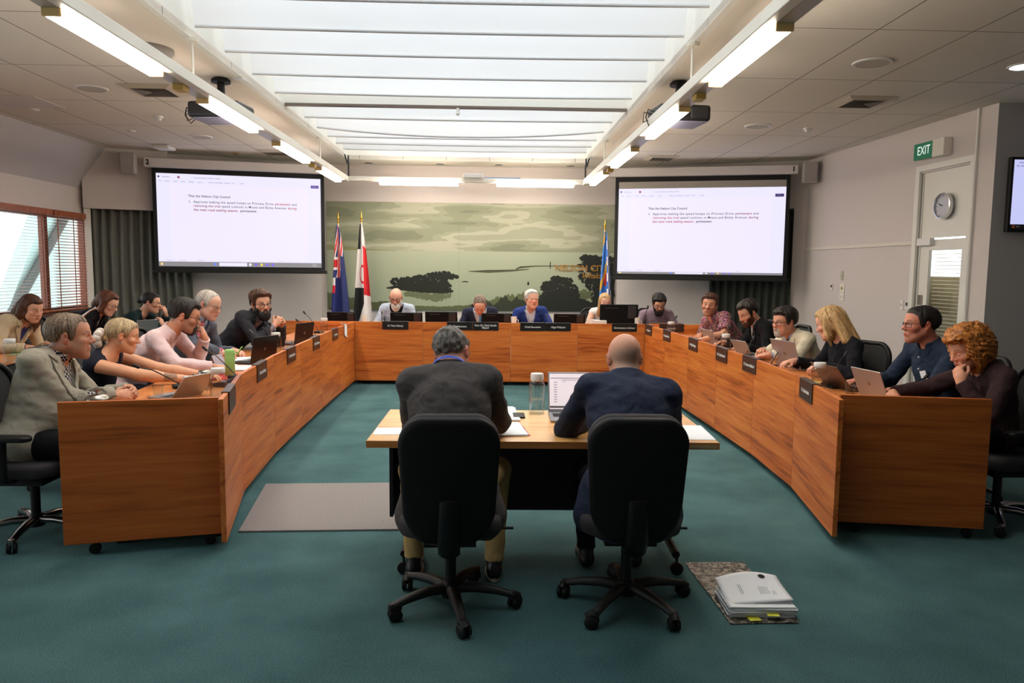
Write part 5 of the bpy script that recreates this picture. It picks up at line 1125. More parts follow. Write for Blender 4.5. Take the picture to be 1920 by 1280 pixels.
class Fig:
    """a seated figure; all numbers in the figure's own frame (+y the way it faces, z up, origin on the floor under the hips)"""
    def __init__(s,pos,yaw,head,look,pitch=0,roll=0,sc=1.0,w=.195,g=1.0,belly=0,tyaw=0,neck=1.0,hk={},hips=.58,hs=1.0,ndrop=0):
        s.pos=pos;s.yaw=yaw
        c,sn=math.cos(-yaw),math.sin(-yaw); s.Rw=np.array([[c,-sn,0],[sn,c,0],[0,0,1]])
        s.H=s.loc(head); s.hs=hs; s.RH=rotm(look-yaw,pitch,roll); s.hk=hk; s.sc=sc; s.g=g
        P=V3(0,0,hips); s.P=P
        nb=s.H+s.RH@V3(0,-.04,-.085)*hs+V3(0,-.045,-.045+ndrop)
        s.N=nb; sd=unit(nb-P); s.sd=sd
        tx=V3(math.cos(tyaw),math.sin(tyaw),0); tx=unit(tx-sd*(tx@sd)); s.rx=tx; s.ta=unit(np.cross(sd,tx)); s.RT=np.stack([tx,s.ta,sd],1)
        s.w=w
        sh=nb-sd*.062-s.ta*.012
        s.S={-1:sh-tx*(w-.012),1:sh+tx*(w-.012)}
        lean=nb[1]-P[1]
        m=lambda t:P+(nb-P)*t
        mid=m(.34)-s.ta*(.02+.05*max(0,lean)); ch=m(.66)-s.ta*(.012+.03*max(0,lean))
        s.torso=[(EL(P+V3(0,-.01,0),(.172*g,.132*g,.125),s.RT),.04),
                 (EL(mid+s.ta*(.035*belly),(.152*g,(.112+.035*belly)*g,.165),s.RT),.06),
                 (EL(ch,(.162*g*(w/.195),.112*g,.175),s.RT),.06),
                 (RC(s.S[-1],s.S[1],.050),.05),
                 (RC(nb-sd*.015,s.S[-1]*.85+nb*.15,.052,.05),.04),(RC(nb-sd*.015,s.S[1]*.85+nb*.15,.052,.05),.04)]
        s.neckp=RC(nb-sd*.04,s.H+s.RH@V3(0,-.025,-.045)*hs,.064*neck,.056*neck)
        s.arms={}; s.hands={}
    def loc(s,p): return s.Rw@(np.asarray(p,float)-V3(s.pos[0],s.pos[1],0))
    def ldir(s,d): return unit(s.Rw@np.asarray(d,float))
    def arm(s,side,wrist,fdir,pn,curl=20,pole=None,up=.29,fo=.26,spread=1.0,thumb=0):
        """wrist, finger direction and palm normal in world space"""
        W=s.loc(wrist);S=s.S[side];d=W-S;L=np.linalg.norm(d);u1=up*s.sc;u2=fo*s.sc
        if L>(u1+u2)*.995: k=L/((u1+u2)*.995); u1*=k;u2*=k
        a=(u1*u1-u2*u2+L*L)/(2*L);hh=math.sqrt(max(0,u1*u1-a*a));dn=d/L
        pl=V3(side*.45,-.25,-1) if pole is None else np.asarray(pole,float)
        pl=unit(pl-dn*(pl@dn)); E=S+dn*a+pl*hh
        s.arms[side]=(S,E,W); s.hands[side]=(W,s.ldir(fdir),s.ldir(pn),curl,spread,thumb)
    def hand_prims(s,side):
        W,f,n,curl,sp,th=s.hands[side]; n=unit(n-f*(n@f)); t=np.cross(f,n)*side
        L=[]; z=s.sc
        R=np.stack([t,f,n],1)
        L.append((EL(W+f*.050*z,(.040*z,.052*z,.0165*z),R),.012)); L.append((RC(W-f*.01,W+f*.03*z,.027*z,.025*z),.02))
        L.append((EL(W+f*.032*z+t*.022*z+n*.010*z,(.018*z,.030*z,.014*z),R),.012))
        c=math.radians(curl)
        for i,(o,b,l) in enumerate(((.0305,.086,.072),(.0105,.092,.080),(-.0100,.088,.074),(-.0290,.079,.058))):
            p=W+(t*o+f*b)*z; ang=c*.9; dirt=(o*1.2*sp)
            for j,fr in enumerate((.46,.30,.24)):
                dv=unit(f*math.cos(ang)+n*math.sin(ang)+t*dirt*math.cos(ang)); q=p+dv*l*fr*z
                L.append((RC(p,q,(.0092-.0008*j)*z,(.0085-.0009*j)*z),.0045)); p=q; ang+=c*(1.05 if j==0 else .75)
        b=W+(f*.030+t*.030+n*.008)*z; d1=unit(f*.75+t*(.7-th*.8)+n*(.35+th*.5)); m1=b+d1*.040*z; d2=unit(f*.95+t*(.15-th*.6)+n*(.35+.2*th)); L.append((RC(b,m1,.0125*z,.0105*z),.008)); L.append((RC(m1,m1+d2*.032*z,.0105*z,.0085*z),.004))
        return L
    def xf(s,p):
        """a head-frame primitive in figure space"""
        if p[0]=='rc': return ('rc',s.H+s.RH@p[1]*s.hs,s.H+s.RH@p[2]*s.hs,p[3]*s.hs,p[4]*s.hs)
        return ('el',s.H+s.RH@p[1]*s.hs,p[2]*s.hs,s.RH@p[3])
    def hframe(s,P): return ((P-s.H)@s.RH)/s.hs
    def tframe(s,F):
        return F.frame(s.N,s.RT)
def body(fig,root,h,skin=(205,150,120),lipc=None,brow=(60,45,35),eyes='open',iris=(70,50,35),stubble=None,bare=False,tattoo=False,scalp=None,fem=0,ruddy=.25):
    hp=[(fig.xf(p),k*fig.hs) for p,k in head_prims(fem=fem,**fig.hk)]; w=fig.hk.get('w',1.0)
    ps=hp+[(fig.neckp,.03)]+[(grow(p,-.012),k) for p,k in fig.torso]
    ap=[]
    for sd,(S,E,W) in fig.arms.items():
        z=fig.sc*(1.0 if bare else .9)
        ap+=[(RC(S,E,.050*z*fig.ar,.040*z*fig.ar),.025),(RC(E,E+(W-E)*.35,.041*z*fig.ar,.042*z*fig.ar),.02),(RC(E+(W-E)*.35,W,.042*z*fig.ar,.027*z),.02)]
    hd=[]
    for sd in fig.arms: hd+=fig.hand_prims(sd)
    allp=[p for p,k in ps+ap+hd]
    lo,hi=bbox_of(allp,.02)
    F=Field(lo,hi,h)
    for p,k in ps+ap: F.add(p,k)
    for p in ear_prims(w): F.add(fig.xf(p),.006)
    for s_ in (-1,1):
        F.sub(fig.xf(EL((s_*.033,.098,.002),(.019,.014,.011))),.012)
        F.sub(fig.xf(EL((s_*.090*w,-.004,.0),(.007,.008,.014))),.004)
        if eyes!='none':
            F.add(fig.xf(EL((s_*.032,.0785,.001),(.0128,.0128,.0125))),.002)
            if eyes=='open':
                F.add(fig.xf(EL((s_*.032,.0785,.0035),(.0150,.0142,.0115),rotm(0,-.5))),.003)
            else:
                F.add(fig.xf(EL((s_*.032,.0785,.0),(.0148,.0142,.0130))),.003)
            if eyes=='open': F.sub(fig.xf(EL((s_*.032,.094,-.0012),(.0125,.0045,.0052))),.001); F.add(fig.xf(EL((s_*.032,.0785,.0),(.0122,.0128,.0122))),.0005)
    for p in lips(): F.add(fig.xf(p),.004)
    F.sub(fig.xf(RC((-.021,.1035,-.0632),(.021,.1035,-.0632),.0022)),.003)
    for s_ in (-1,1): F.sub(fig.xf(EL((s_*.006,.112,-.0365),(.0035,.005,.003))),.002)
    for p,k in hd: F.add(p,k)
    P,Q=F.mesh()
    q=fig.hframe(P); x,y,z=q[:,0],q[:,1],q[:,2]; ax=np.abs(x)
    c0=np.array(lin(skin)[:3]); C=np.tile(c0,(len(P),1))
    def mixc(mask,col):
        nonlocal C
        m=np.clip(mask,0,1)[:,None]; C=C*(1-m)+np.array(lin(col)[:3])*m
    inh=(np.abs(z)<.16)&(ax<.11)&(np.abs(y)<.14)
    sm=lambda v,a,b:np.clip((v-a)/(b-a),0,1)
    red=(min(255,int(skin[0]*1.02)),int(skin[1]*.78),int(skin[2]*.74))
    mixc(inh*np.exp(-((ax-.043)**2+(z+.03)**2)/.0006)*(y>.03)*ruddy*1.6,red); mixc(inh*np.exp(-(x**2+(z+.026)**2)/.00025)*(y>.09)*ruddy*1.8,red)
    mixc(inh*(ax>.074)*(np.abs(y+.01)<.04)*.5,red)
    if scalp:
        zl=np.interp(y,[-.12,-.06,-.03,.0,.015,.05,.09],[-.07,-.06,.0,.03,.0,.06,.07]); mixc(inh*sm(z-zl,-.006,.012)*(sm(-z,-scalp[2]-.02,-scalp[2]+.02) if len(scalp)>2 else 1)*scalp[1]*(.75+.25*vnoise(x*400,y*400,z*400)),scalp[0])
    if stubble:
        m=inh*sm(-.02-.25*(ax)*0-z,-.012,.012)*sm(y,-.01,.015)*(1-np.exp(-((x/.02)**2+((z+.064)/.008)**2)))*sm(z,-.135,-.115); mixc(m*stubble[1],stubble[0])
    # lips, brows, eyes
    lc=lipc or (int(skin[0]*.86),int(skin[1]*.62),int(skin[2]*.60))
    mixc(inh*(y>.08)*np.exp(-((x/.021)**4+((z+.0635)/.0095)**4)),lc)
    mixc(inh*(y>.09)*np.exp(-((x/.021)**4+((z+.0632)/.0017)**2))*.7,(90,45,40))
    bz=.026+.004*np.clip(1-((ax-.035)/.02)**2,0,1)-.10*np.clip(ax-.048,0,1)
    mixc(inh*(y>.05)*sm(ax,.012,.017)*sm(-ax,-.055,-.046)*np.exp(-((z-bz)/(.0048-.0012*fem))**2)*.85,brow)
    ex=ax-.032;d=np.sqrt((ex)**2+(y-.0785)**2+(z-.0)**2)
    if eyes=='open':
        on=inh*(y>.085)*((ex/.0118)**2+((z+.0012)/.0054)**2<1.0)
        mixc(on*1.,(225,215,208)); mixc(on*((ex)**2+(z+.0005)**2<.0062**2),iris); mixc(on*((ex)**2+(z+.0005)**2<.003**2),(12,10,10))
        mixc(inh*(y>.08)*np.exp(-(((ex/.0135)**2+((z+.001)/.0060)**2-1)/.30)**2)*(z>-.001)*.75,(45,30,25))
    elif eyes!='none':
        mixc(inh*(y>.08)*np.exp(-((z+.0055+.25*ex*ex*100*.1)/.0013)**2)*(np.abs(ex)<.0135)*.8,(45,30,26))
    if tattoo:
        S,E,W=fig.arms[-tattoo if False else tattoo]; ap_=W+(E-W)*.28; dd=P-ap_; u=unit(W-E); al=dd@u; rr=np.linalg.norm(dd-np.outer(al,u),axis=1)
        m=((al/.045)**2<1)&(rr<.06)&((P-ap_)@fig.tat>0.0); mixc(m*(.55+.35*vnoise(P[:,0]*220,P[:,1]*220,P[:,2]*220)),(52,50,48))
    # slight blotchiness
    C=C*(1+.05*vnoise(P[:,0]*45,P[:,1]*45,P[:,2]*45))[:,None]
    return mesh_obj('body',P,Q,skinmat(),root,np.clip(C,0,1))
def wrinkle(F,amp,seed=0,fr=14):
    x,y,z=F.x+seed*.7,F.y-seed*.3,F.z
    n=vnoise(x*fr+3*y,y*fr*.8,z*fr*1.5+4*y)+.5*vnoise(x*fr*2.1,y*fr*2.1+2*x,z*fr*2.6)
    F.A+=f32(amp)*n
def top_field(fig,h,t,sl=.010,slen=1.0,sleeves=(-1,1),ext=0,cut=None,wk=.003,seed=1,hem=None):
    ps=[(grow(p,t),k) for p,k in fig.torso]
    arms=[]
    for sd in sleeves:
        if sd not in fig.arms: continue
        S,E,W=fig.arms[sd]; z=fig.sc*fig.ar
        if slen<=1.0:
            W2=S+(E-S)*slen; arms.append((sd,[(RC(S,W2,.045*z+sl,.044*z+sl*1.5),.03)],W2,unit(E-S)))
        else:
            u=unit(W-E);W2=W-u*(.006 if slen>=2 else (2-slen)*np.linalg.norm(W-E)); arms.append((sd,[(RC(S,E,.045*z+sl,.040*z+sl),.025),(RC(E,E+(W2-E)*.4,.040*z+sl,.039*z+sl),.012),(RC(E+(W2-E)*.4,W2+u*.03,.039*z+sl,.029*z+sl*1.1),.012)],W2,u))
    allp=[p for p,k in ps]+[p for a in arms for p,k in a[1]]
    lo,hi=bbox_of(allp,.03); lo[2]-=ext; lo[0]-=ext*.3; hi[0]+=ext*.3; lo[1]-=ext*.4
    F=Field(lo,hi,h)
    for p,k in ps: F.add(p,k)
    for sd,pl,W2,u in arms:
        G=Field.__new__(Field);G.lo=F.lo;G.h=h;G.x=F.x;G.y=F.y;G.z=F.z;G.A=np.full(F.A.shape,.3,f32)
        for p,k in pl: G.add(p,k)
        d=(F.x-f32(W2[0]))*f32(u[0])+(F.y-f32(W2[1]))*f32(u[1])+(F.z-f32(W2[2]))*f32(u[2])
        G.A=np.where(G.A<.25,np.maximum(G.A,d),G.A)
        F.A=smin(F.A,G.A,.03)
    if wk: wrinkle(F,wk,seed)
    return F
def neckfield(fig,F): return pdist(fig.neckp,F.x,F.y,F.z)
def fin(F,name,mat,root): P,Q=F.mesh(); return mesh_obj(name,P,Q,mat,root)
def clone(F): G=Field.__new__(Field);G.lo=F.lo;G.h=F.h;G.x=F.x;G.y=F.y;G.z=F.z;G.A=F.A.copy();return G
def shirt(fig,root,h,mat,slen=2,t=.004,sl=.010,collar=True,name='shirt',vneck=.0,tiemat=None,scoop=0,wk=.003,seed=2,placket=True,open_=.0,cuff=False,sleeves=(-1,1),inner=None):
    if getattr(fig,'jk',False): sl=.001;t=.002;wk=.0008
    F=top_field(fig,h,t,sl,slen,sleeves,wk=wk,seed=seed)
    xc,yc,zc=fig.tframe(F); nd=neckfield(fig,F)
    F.A=np.maximum(F.A,-(nd-.004))          # neck hole
    base=F.A.copy()
    if scoop: F.A=np.maximum(F.A,-(np.sqrt(xc**2+((zc-.02)*1.0)**2+(np.maximum(0,.02-yc))**2*4)-scoop))
    if vneck: F.A=np.maximum(F.A,-np.maximum(np.abs(xc)-.055*(zc+vneck)/vneck,.0-yc))
    if collar:
        ring=np.maximum(np.abs(nd-.010)-.0045,np.abs(zc-.018+.25*np.maximum(yc,0))-.024)
        ring=np.maximum(ring,-np.maximum(np.abs(xc)-(.010+open_*.6)-np.maximum(0,zc)*.5,.02-yc))
        F.A=smin(F.A,ring,.006)
        # turned-down points
        pt=np.maximum.reduce([base-.006,np.abs(np.abs(xc)-.042-.35*(zc+.03))-.020,np.abs(zc+.045)-.03,.0-yc]); F.A=np.minimum(F.A,pt)
    if placket and not tiemat:
        pk=np.maximum.reduce([base-.0025,np.abs(xc)-.016,zc+.05,.02-yc]); F.A=np.minimum(F.A,pk)
    o=fin(F,name,mat,root)
    if tiemat:
        w=.016+np.clip(-zc-.08,0,.4)*.075
        T=clone(F);T.A=np.maximum.reduce([base-.010,-(base-.001),np.abs(xc)-w,zc+.055,.02-yc,-(zc+.46)])
        T.A=np.where(T.A<.2,T.A,.2)
        kn=fig.N-fig.sd*.047+fig.ta*(.082)
        # knot sits on the collar front
        T.add(EL(kn,(.019,.014,.022),fig.RT),.004); fin(T,'tie',tiemat,root)
    return o
def jacket(fig,root,h,mat,zb=.30,t=.017,sl=.016,wk=.0045,seed=3,name='jacket',vw=.075,collar=True,lapel=.055,slen=1.93,skirt=0):
    fig.jk=True; F=top_field(fig,h,t,sl,slen,wk=wk,seed=seed,ext=.12 if skirt else 0)
    # a skirt below the waist
    F.add(EL(fig.P+V3(0,-.02,-.03),(.19*fig.g,.155*fig.g,.13),fig.RT),.05)
    if skirt: F.add(EL(fig.P+V3(0,-.04,-.13),(.262,.15,.17)),.06); F.A=np.maximum(F.A,.42-skirt-F.z+.02*np.sin(F.x*22))
    xc,yc,zc=fig.tframe(F); nd=neckfield(fig,F)
    F.A=np.maximum(F.A,-(nd-.013)); raw=F.A.copy()
    wd=vw*(zc+zb)/(zb-.02); wd=np.minimum(wd,vw)
    flare=np.maximum(0,-(zc+zb))*.07
    dv=np.abs(xc)-np.where(zc>-zb,wd,flare)
    F.A=np.maximum(F.A,-np.maximum(dv,.0-yc))
    if lapel:
        lw=lapel*np.clip((zc+zb)/.16,0,1)
        T=clone(F); T.A=np.maximum.reduce([raw-.011,-(raw-.0005),-dv-.004,dv-lw,.0-yc,zc-.0,-(zc+zb)])
        nt=np.maximum.reduce([np.abs(zc+.075-(np.abs(xc)-.06)*.6)-.004,dv*-1+lw*.45,.0-yc,raw-.02,-(raw-.020)]); T.A=np.maximum(T.A,-np.maximum.reduce([np.abs(zc+.075-(np.abs(xc)-.06)*.6)-.005,lw*.45-dv])); T.A=np.where(T.A<.2,T.A,.2); fin(T,'lapel',mat,root)
    if collar:
        ring=np.maximum.reduce([np.abs(nd-.019)-.006,np.abs(zc-.010+.5*np.maximum(yc,0))-.036,yc-.05]); F.A=smin(F.A,ring,.010)
    return fin(F,name,mat,root)
def legs(fig,root,h,mat,shoe,spread=.10,knee=.44,foot=(.40,.40),kz=.55,sock=None,shoesole=None,flen=.26):
    ps=[EL(fig.P+V3(0,0,-.01),(.172*fig.g,.14*fig.g,.12),fig.RT)]
    A={}
    for i,s in enumerate((-1,1)):
        K=V3(s*(spread+.02),knee,kz);An=V3(s*spread,foot[i],.11);A[s]=An
        ps+=[RC((s*.085,.02,fig.P[2]-.01),K,.088*fig.g,.062),RC(K,An,.060,.050)]
    lo,hi=bbox_of(ps,.02);F=Field(lo,hi,h)
    for p in ps: F.add(p,.03)
    wrinkle(F,.003,5); F.A=np.maximum(F.A,.10-F.z); fin(F,'trousers',mat,root)
    for s in (-1,1):
        a=A[s]; d=V3(0,1,0); L=Field(a+V3(-.07,-.10,-.115),a+V3(.07,flen-.04,.03),.006 if h<.009 else .009)
        L.add(RC(a+V3(0,-.035,-.065),a+V3(0,.10,-.075),.040,.036),.02);L.add(EL(a+V3(0,flen*.5,-.078),(.044,flen*.30,.032)),.02);L.add(RC(a+V3(0,-.02,-.05),a+V3(0,-.005,.01),.038,.042),.02)
        L.A=np.maximum(L.A,(.006-L.z)); o=fin(L,'shoe',shoe,root)
        if shoesole:
            m=MB();m.prism([(a[0]+.047*math.cos(q)*(1 if math.sin(q)>-.2 else .85),a[1]+.05+flen*.5*math.sin(q)*.92) for q in [2*PI*k/20 for k in range(20)]],0.001,.028); m.build('sole',shoesole,o,bevel=.004)
def band(fig,root,F,mat,name='lanyard',wd=.012,depth=.32,back=True,t=.004,zr=.022):
    xc,yc,zc=fig.tframe(F); nd=neckfield(fig,F)
    v=.085*np.clip((zc+depth)/depth,0,1)
    T=clone(F);T.A=np.maximum.reduce([F.A-t,-(F.A-.0005),np.abs(np.abs(xc)-v)-wd*.6,.01-yc,-(zc+depth),zc-.03])
    if back:
        ax_=unit(fig.neckp[2]-fig.neckp[1]); c=fig.N+ax_*zr; px=unit(fig.rx-ax_*(fig.rx@ax_)); py=np.cross(ax_,px); R0=fig.neckp[3]+.017
        m=MB(); m.tube([c+px*R0*math.cos(q)+py*R0*math.sin(q) for q in [PI*(.92+1.16*k/24) for k in range(25)]],wd,10,flat=.25); return m.build(name,mat,root,smooth=True)
    T.A=np.where(T.A<.2,T.A,.2); return fin(T,name,mat,root)
# ---- hair -----------------------------------------------------------------
def hair(fig,root,h,mat,style='short',t=.012,front=.080,temple=.0,nape=-.075,ear=.028,rough=.004,top=0,extra=(),name='hair',side=None,seed=0,curl=0,k=.02,fr=1.0,part=0):
    w=fig.hk.get('w',1.0); hp=head_prims(**fig.hk)
    lo,hi=bbox_of([grow(p,t+top) for p,_ in hp[:3]]+list(extra),.03);F=Field(lo,hi,h/fig.hs)
    for p,kk in hp: F.add(p,kk)
    x,y,z=F.x,F.y,F.z
    if style in('short','receding'):
        zl=np.interp(y,[-.13,-.09,-.055,-.03,-.008,.004,.014,.030,.040,.050,.062,.085,.12],[nape,nape,nape+.012,ear-.012,ear,.0,-.020,-.014,.014,.050+temple,front-.014+temple,front,front+.002])
    elif style=='long': zl=np.interp(y,[-.2,.012,.022,.035,.06,.095,.12],[-.6,-.6,-.25,.035,front-.012,front,front])
    elif style=='cap': zl=np.interp(y,[-.2,-.10,-.05,-.02,.0,.016,.030,.040,.052,.066,.09,.12],[nape,nape,nape+.01,-.005,.012,-.012,-.004,.020,.054,front-.012,front,front])
    else: zl=np.interp(y,[-.13,-.055,-.03,-.005,.012,.03],[nape,nape+.015,ear-.01,ear,-.01,.02])
    zl=(zl+temple*np.clip((np.abs(x)-.03)/.03,0,1)*(y>.04)-.006*np.cos(x*38)*(y>.05)).astype(f32)
    e=np.clip((z-zl)/np.where(y<-.04,.055,.028),.24,1)
    if style=='long': e=np.where(y<.03,1,e)
    F.A-=f32(t)*e.astype(f32)+f32(top)*np.clip((z-.04)/.05,0,1)*e.astype(f32)
    for p in extra: F.add(p,k)
    x,y,z=F.x,F.y,F.z
    ang=np.arctan2(x,y+.02); rad=np.sqrt(x*x+(y+.02)**2)
    if curl:
        n=vnoise(x*34+seed,y*34,z*30)+.5*vnoise(x*70,y*70+seed,z*60)+.22*vnoise(x*160+4*vnoise(x*30,y*30,z*30),y*160+seed,z*70)
        F.A+=f32(curl)*n
    else:
        n=vnoise(ang*16*fr+seed,z*9+rad*12,rad*26)+.5*vnoise(ang*40*fr,z*14+rad*20+seed,rad*44)
        F.A+=f32(rough)*n*(.3+.7*e.astype(f32))
    F.A=np.maximum(F.A,(zl+.006*vnoise(x*150,y*150,z*0)-z)*.8)
    if style=='ring': F.A=np.maximum(F.A,y-.04); F.A=np.maximum(F.A,z-(.055+.12*np.clip(-y-.02,0,.1)))
    P,Q=F.mesh()
    a=np.arctan2(P[:,0],P[:,1]+.02);r=np.sqrt(P[:,0]**2+(P[:,1]+.02)**2)
    if curl: st=.58+.30*vnoise(P[:,0]*70,P[:,1]*70,P[:,2]*45+seed)+.35*vnoise(P[:,0]*260+3*vnoise(P[:,0]*30,P[:,1]*30,P[:,2]*30),P[:,1]*260,P[:,2]*90)
    else: st=.5+.45*vnoise(a*42*fr,P[:,2]*9+r*10,r*30+seed)+.3*vnoise(a*110*fr,P[:,2]*18,r*80)
    return mesh_obj(name,(P*fig.hs)@fig.RH.T+fig.H,Q,mat,root,strand=np.clip(st,0,1))
def beard(fig,root,h,mat,t=.007,longer=0,topz=-.022,moust=True,name='beard',goatee=False):
    hp=head_prims(**fig.hk); ps=[p for p,k in hp]
    F=Field(V3(-.10,-.04,-.16-longer),V3(.10,.15,.06),h/fig.hs)
    for p,k in hp: F.add(p,k)
    x,y,z=F.x,F.y,F.z;ax=np.abs(x)
    F.A-=f32(t)*(np.clip((topz+.03-z)/.05,0.25,1))*np.clip(.16+y/.080,.16,1)
    if longer: F.add(EL((0,.072,-.112-longer*.35),(.048,.036,.028+longer*.6)),.03)
    F.A+=f32(.0022)*vnoise(x*170,y*170,z*60)
    up=np.interp(ax,[0,.020,.029,.040,.055,.066,.078],[-.041,-.044,-.060,-.054,-.036,-.020,-.010]).astype(f32)+f32(topz+.022)
    if not goatee: up=up+np.clip((.040-y)/.02,0,1)*np.clip((ax-.045)/.012,0,1)*np.maximum(.036-up,0)
    F.A+=f32(t*.95)*np.clip(1-(up-z)/max(.018,t*2.2),0,1)+f32(t*.12)*np.clip(1-(y-.004)/.012,0,1)
    F.A=np.maximum(F.A,(z-up)*.8); F.A=np.maximum(F.A,(.002-y)*.9-0*x)
    F.A=np.maximum(F.A,np.where(y>.06,-(np.sqrt((x/.019)**2+((z+.0640)/.0075)**2)-1)*.010,-1.))
    if not moust: pass
    if goatee: F.A=np.maximum(F.A,ax-.034)
    F.A=np.maximum(F.A,-(np.sqrt(ax**2+(y-.1)**2+(z+.022)**2)-.020))
    P,Q=F.mesh(); st=.5+.45*vnoise(P[:,0]*240,P[:,1]*240,P[:,2]*60)
    return mesh_obj(name,(P*fig.hs)@fig.RH.T+fig.H,Q,mat,root,strand=np.clip(st,0,1))
def curls(fig,root,mat,n=240,seed=4,c=(0,-.028,-.005),R=(.118,.120,.118),sweep=1.0,rad=.0065,coil=.011,turns=2.6,th=(.05,1.5)):
    """separate wavy locks lying over the hair mass"""
    rnd=random.Random(seed); m=MB(); tone=[]
    while n>0:
        a=rnd.uniform(-PI,PI); t0=rnd.uniform(*th)
        if abs(a-PI/2)<.75 and t0>.55: continue     # keep the face clear
        n-=1; da=rnd.uniform(-.35,.35); ph=rnd.uniform(0,6.28); L=rnd.uniform(.45,1.0)*sweep; k=rnd.uniform(.96,1.08); pts=[]; rr_=[]
        for i in range(22):
            q=i/21; t=t0+L*q; b=a+da*q; w=coil*(.5+.8*q)
            if abs(b-PI/2)<.60: t=min(t,.95+.3*abs(b-PI/2))
            st_=math.sin(min(t,2.3)); d=Vector((st_*math.cos(b)*R[0],st_*math.sin(b)*R[1],math.cos(min(t,2.3))*R[2]))*k
            d+=Vector((-math.sin(b),math.cos(b),0))*w*math.sin(ph+turns*6.28*q)+d.normalized()*w*.6*math.cos(ph+turns*6.28*q)
            pts.append(d+Vector(c)); rr_.append(rad*(1-.72*q*q)*min(1,.4+q*5))
        v0=len(m.bm.verts); m.tube(pts,rr_,6); tone+= [min(1,max(0,rnd.gauss(.58,.20)))]*(len(m.bm.verts)-v0)
    M=Matrix.Translation(Vector(fig.H))@Matrix([list(fig.RH[i]*fig.hs) for i in range(3)]).to_4x4(); m.bm.transform(M)
    o=m.build('curls',mat,root,smooth=True); a=o.data.attributes.new('strand','FLOAT','POINT'); a.data.foreach_set('value',np.array(tone,f32)); return o
def glasses(fig,root,mat,round_=False,lens=None,w=.026,hh=.018,r=.0021,z0=.002,thick=False):
    m=MB(); r=r*1.5 if thick else r
    for s in (-1,1):
        pts=[]
        for k in range(20):
            a=2*PI*k/20;e=.55 if not round_ else 1
            cx=math.copysign(abs(math.cos(a))**e,math.cos(a))*w*(1 if not round_ else .9);cz=math.copysign(abs(math.sin(a))**e,math.sin(a))*hh*(1 if not round_ else 1.2)
            pts.append((s*.034+cx,.1035-.45*(abs(s*.034+cx)-.02)*.5-(abs(s*.034+cx)**2)*1.5,z0-.003+cz))
        m.tube(pts,r,6,closed=True)
        m.tube([(s*(.034+w),.0885,z0+.006),(s*.0815,.05,z0+.008),(s*.0835,-.008,z0+.006),(s*.080,-.035,z0-.012)],r,6)
    m.tube([(-.010,.1035,z0+.003),(0,.1065,z0+.006),(.010,.1035,z0+.003)],r,6)
    M=Matrix.Translation(Vector(fig.H))@Matrix([list(fig.RH[i]*fig.hs) for i in range(3)]).to_4x4()
    m.bm.transform(M); return m.build('glasses',mat,root,smooth=True)
Fig.ar=1.0
def watch(fig,root,side,mat,r=.034,wd=.010,name='watch',back=.012):
    S,E,W=fig.arms[side];u=unit(W-E);c=W-u*back
    q=Vector((0,0,1)).rotation_difference(Vector(u)).to_matrix()
    m=MB();m.lathe([(r-.004,-wd),(r,-wd),(r,wd),(r-.004,wd),(r-.004,-wd)],c,24,q,cap=False);return m.build(name,mat,root,smooth=True)
# ---------------------------------------------------------------- the people
HB=hairmat('hair_dark',(46,36,31),(16,13,12)); HG=hairmat('hair_salt',(150,140,130),(66,58,52)); HGB=hairmat('hair_grey_brown',(150,126,104),(66,52,42)); HW=hairmat('hair_white',(226,222,214),(164,158,150)); HBL=hairmat('hair_blonde',(214,176,122),(128,92,52)); HASH=hairmat('hair_ash_blonde',(206,180,140),(126,100,70)); HAUB=hairmat('hair_auburn',(196,122,52),(84,42,16)); HBR=hairmat('hair_brown',(92,56,38),(38,22,16)); HRED=hairmat('hair_reddish_brown',(110,62,40),(44,24,18)); HBK=hairmat('hair_black',(34,28,28),(10,9,9)); HLG=hairmat('hair_light_grey',(206,196,186),(140,128,116)); HSA=hairmat('hair_sandy',(238,216,188),(198,170,140)); HCH=hairmat('hair_charcoal_grey',(120,112,106),(34,31,30))
SP=plain('shoe_black',(18,17,18),.4); NAVYF=fabric('trouser_navy',(30,33,46)); GREYF=fabric('trouser_grey',(58,58,62)); BLKF=fabric('trouser_black',(22,22,24)); KHAKI=fabric('trouser_khaki',(196,164,110),amt=.15)
GFR=plain('glasses_black',(14,13,14),.3); GMET=plain('glasses_metal',(120,110,100),.3,.8); GRED=plain('glasses_brown',(70,30,26),.3); GPINK=plain('glasses_pink',(190,120,140),.3)
WHS=fabric('shirt_white',(226,228,234),amt=.06); LBS=fabric('shirt_light_blue',(176,196,222),amt=.08)
def person(label,pos,yaw,grp=None):
    r=thing('person',label,'person',(pos[0],pos[1],0),yaw); return r
def wst(hand,fdir,l=.08):
    f=unit(fdir); return np.asarray(hand,float)-f*l
DN=(0,0,-1)
L_,R_=-1,1      # the person's own left is -x in the figure frame, right is +x
FX=-PI/2        # facing +x (left row)
MX=PI/2         # facing -x (right row)
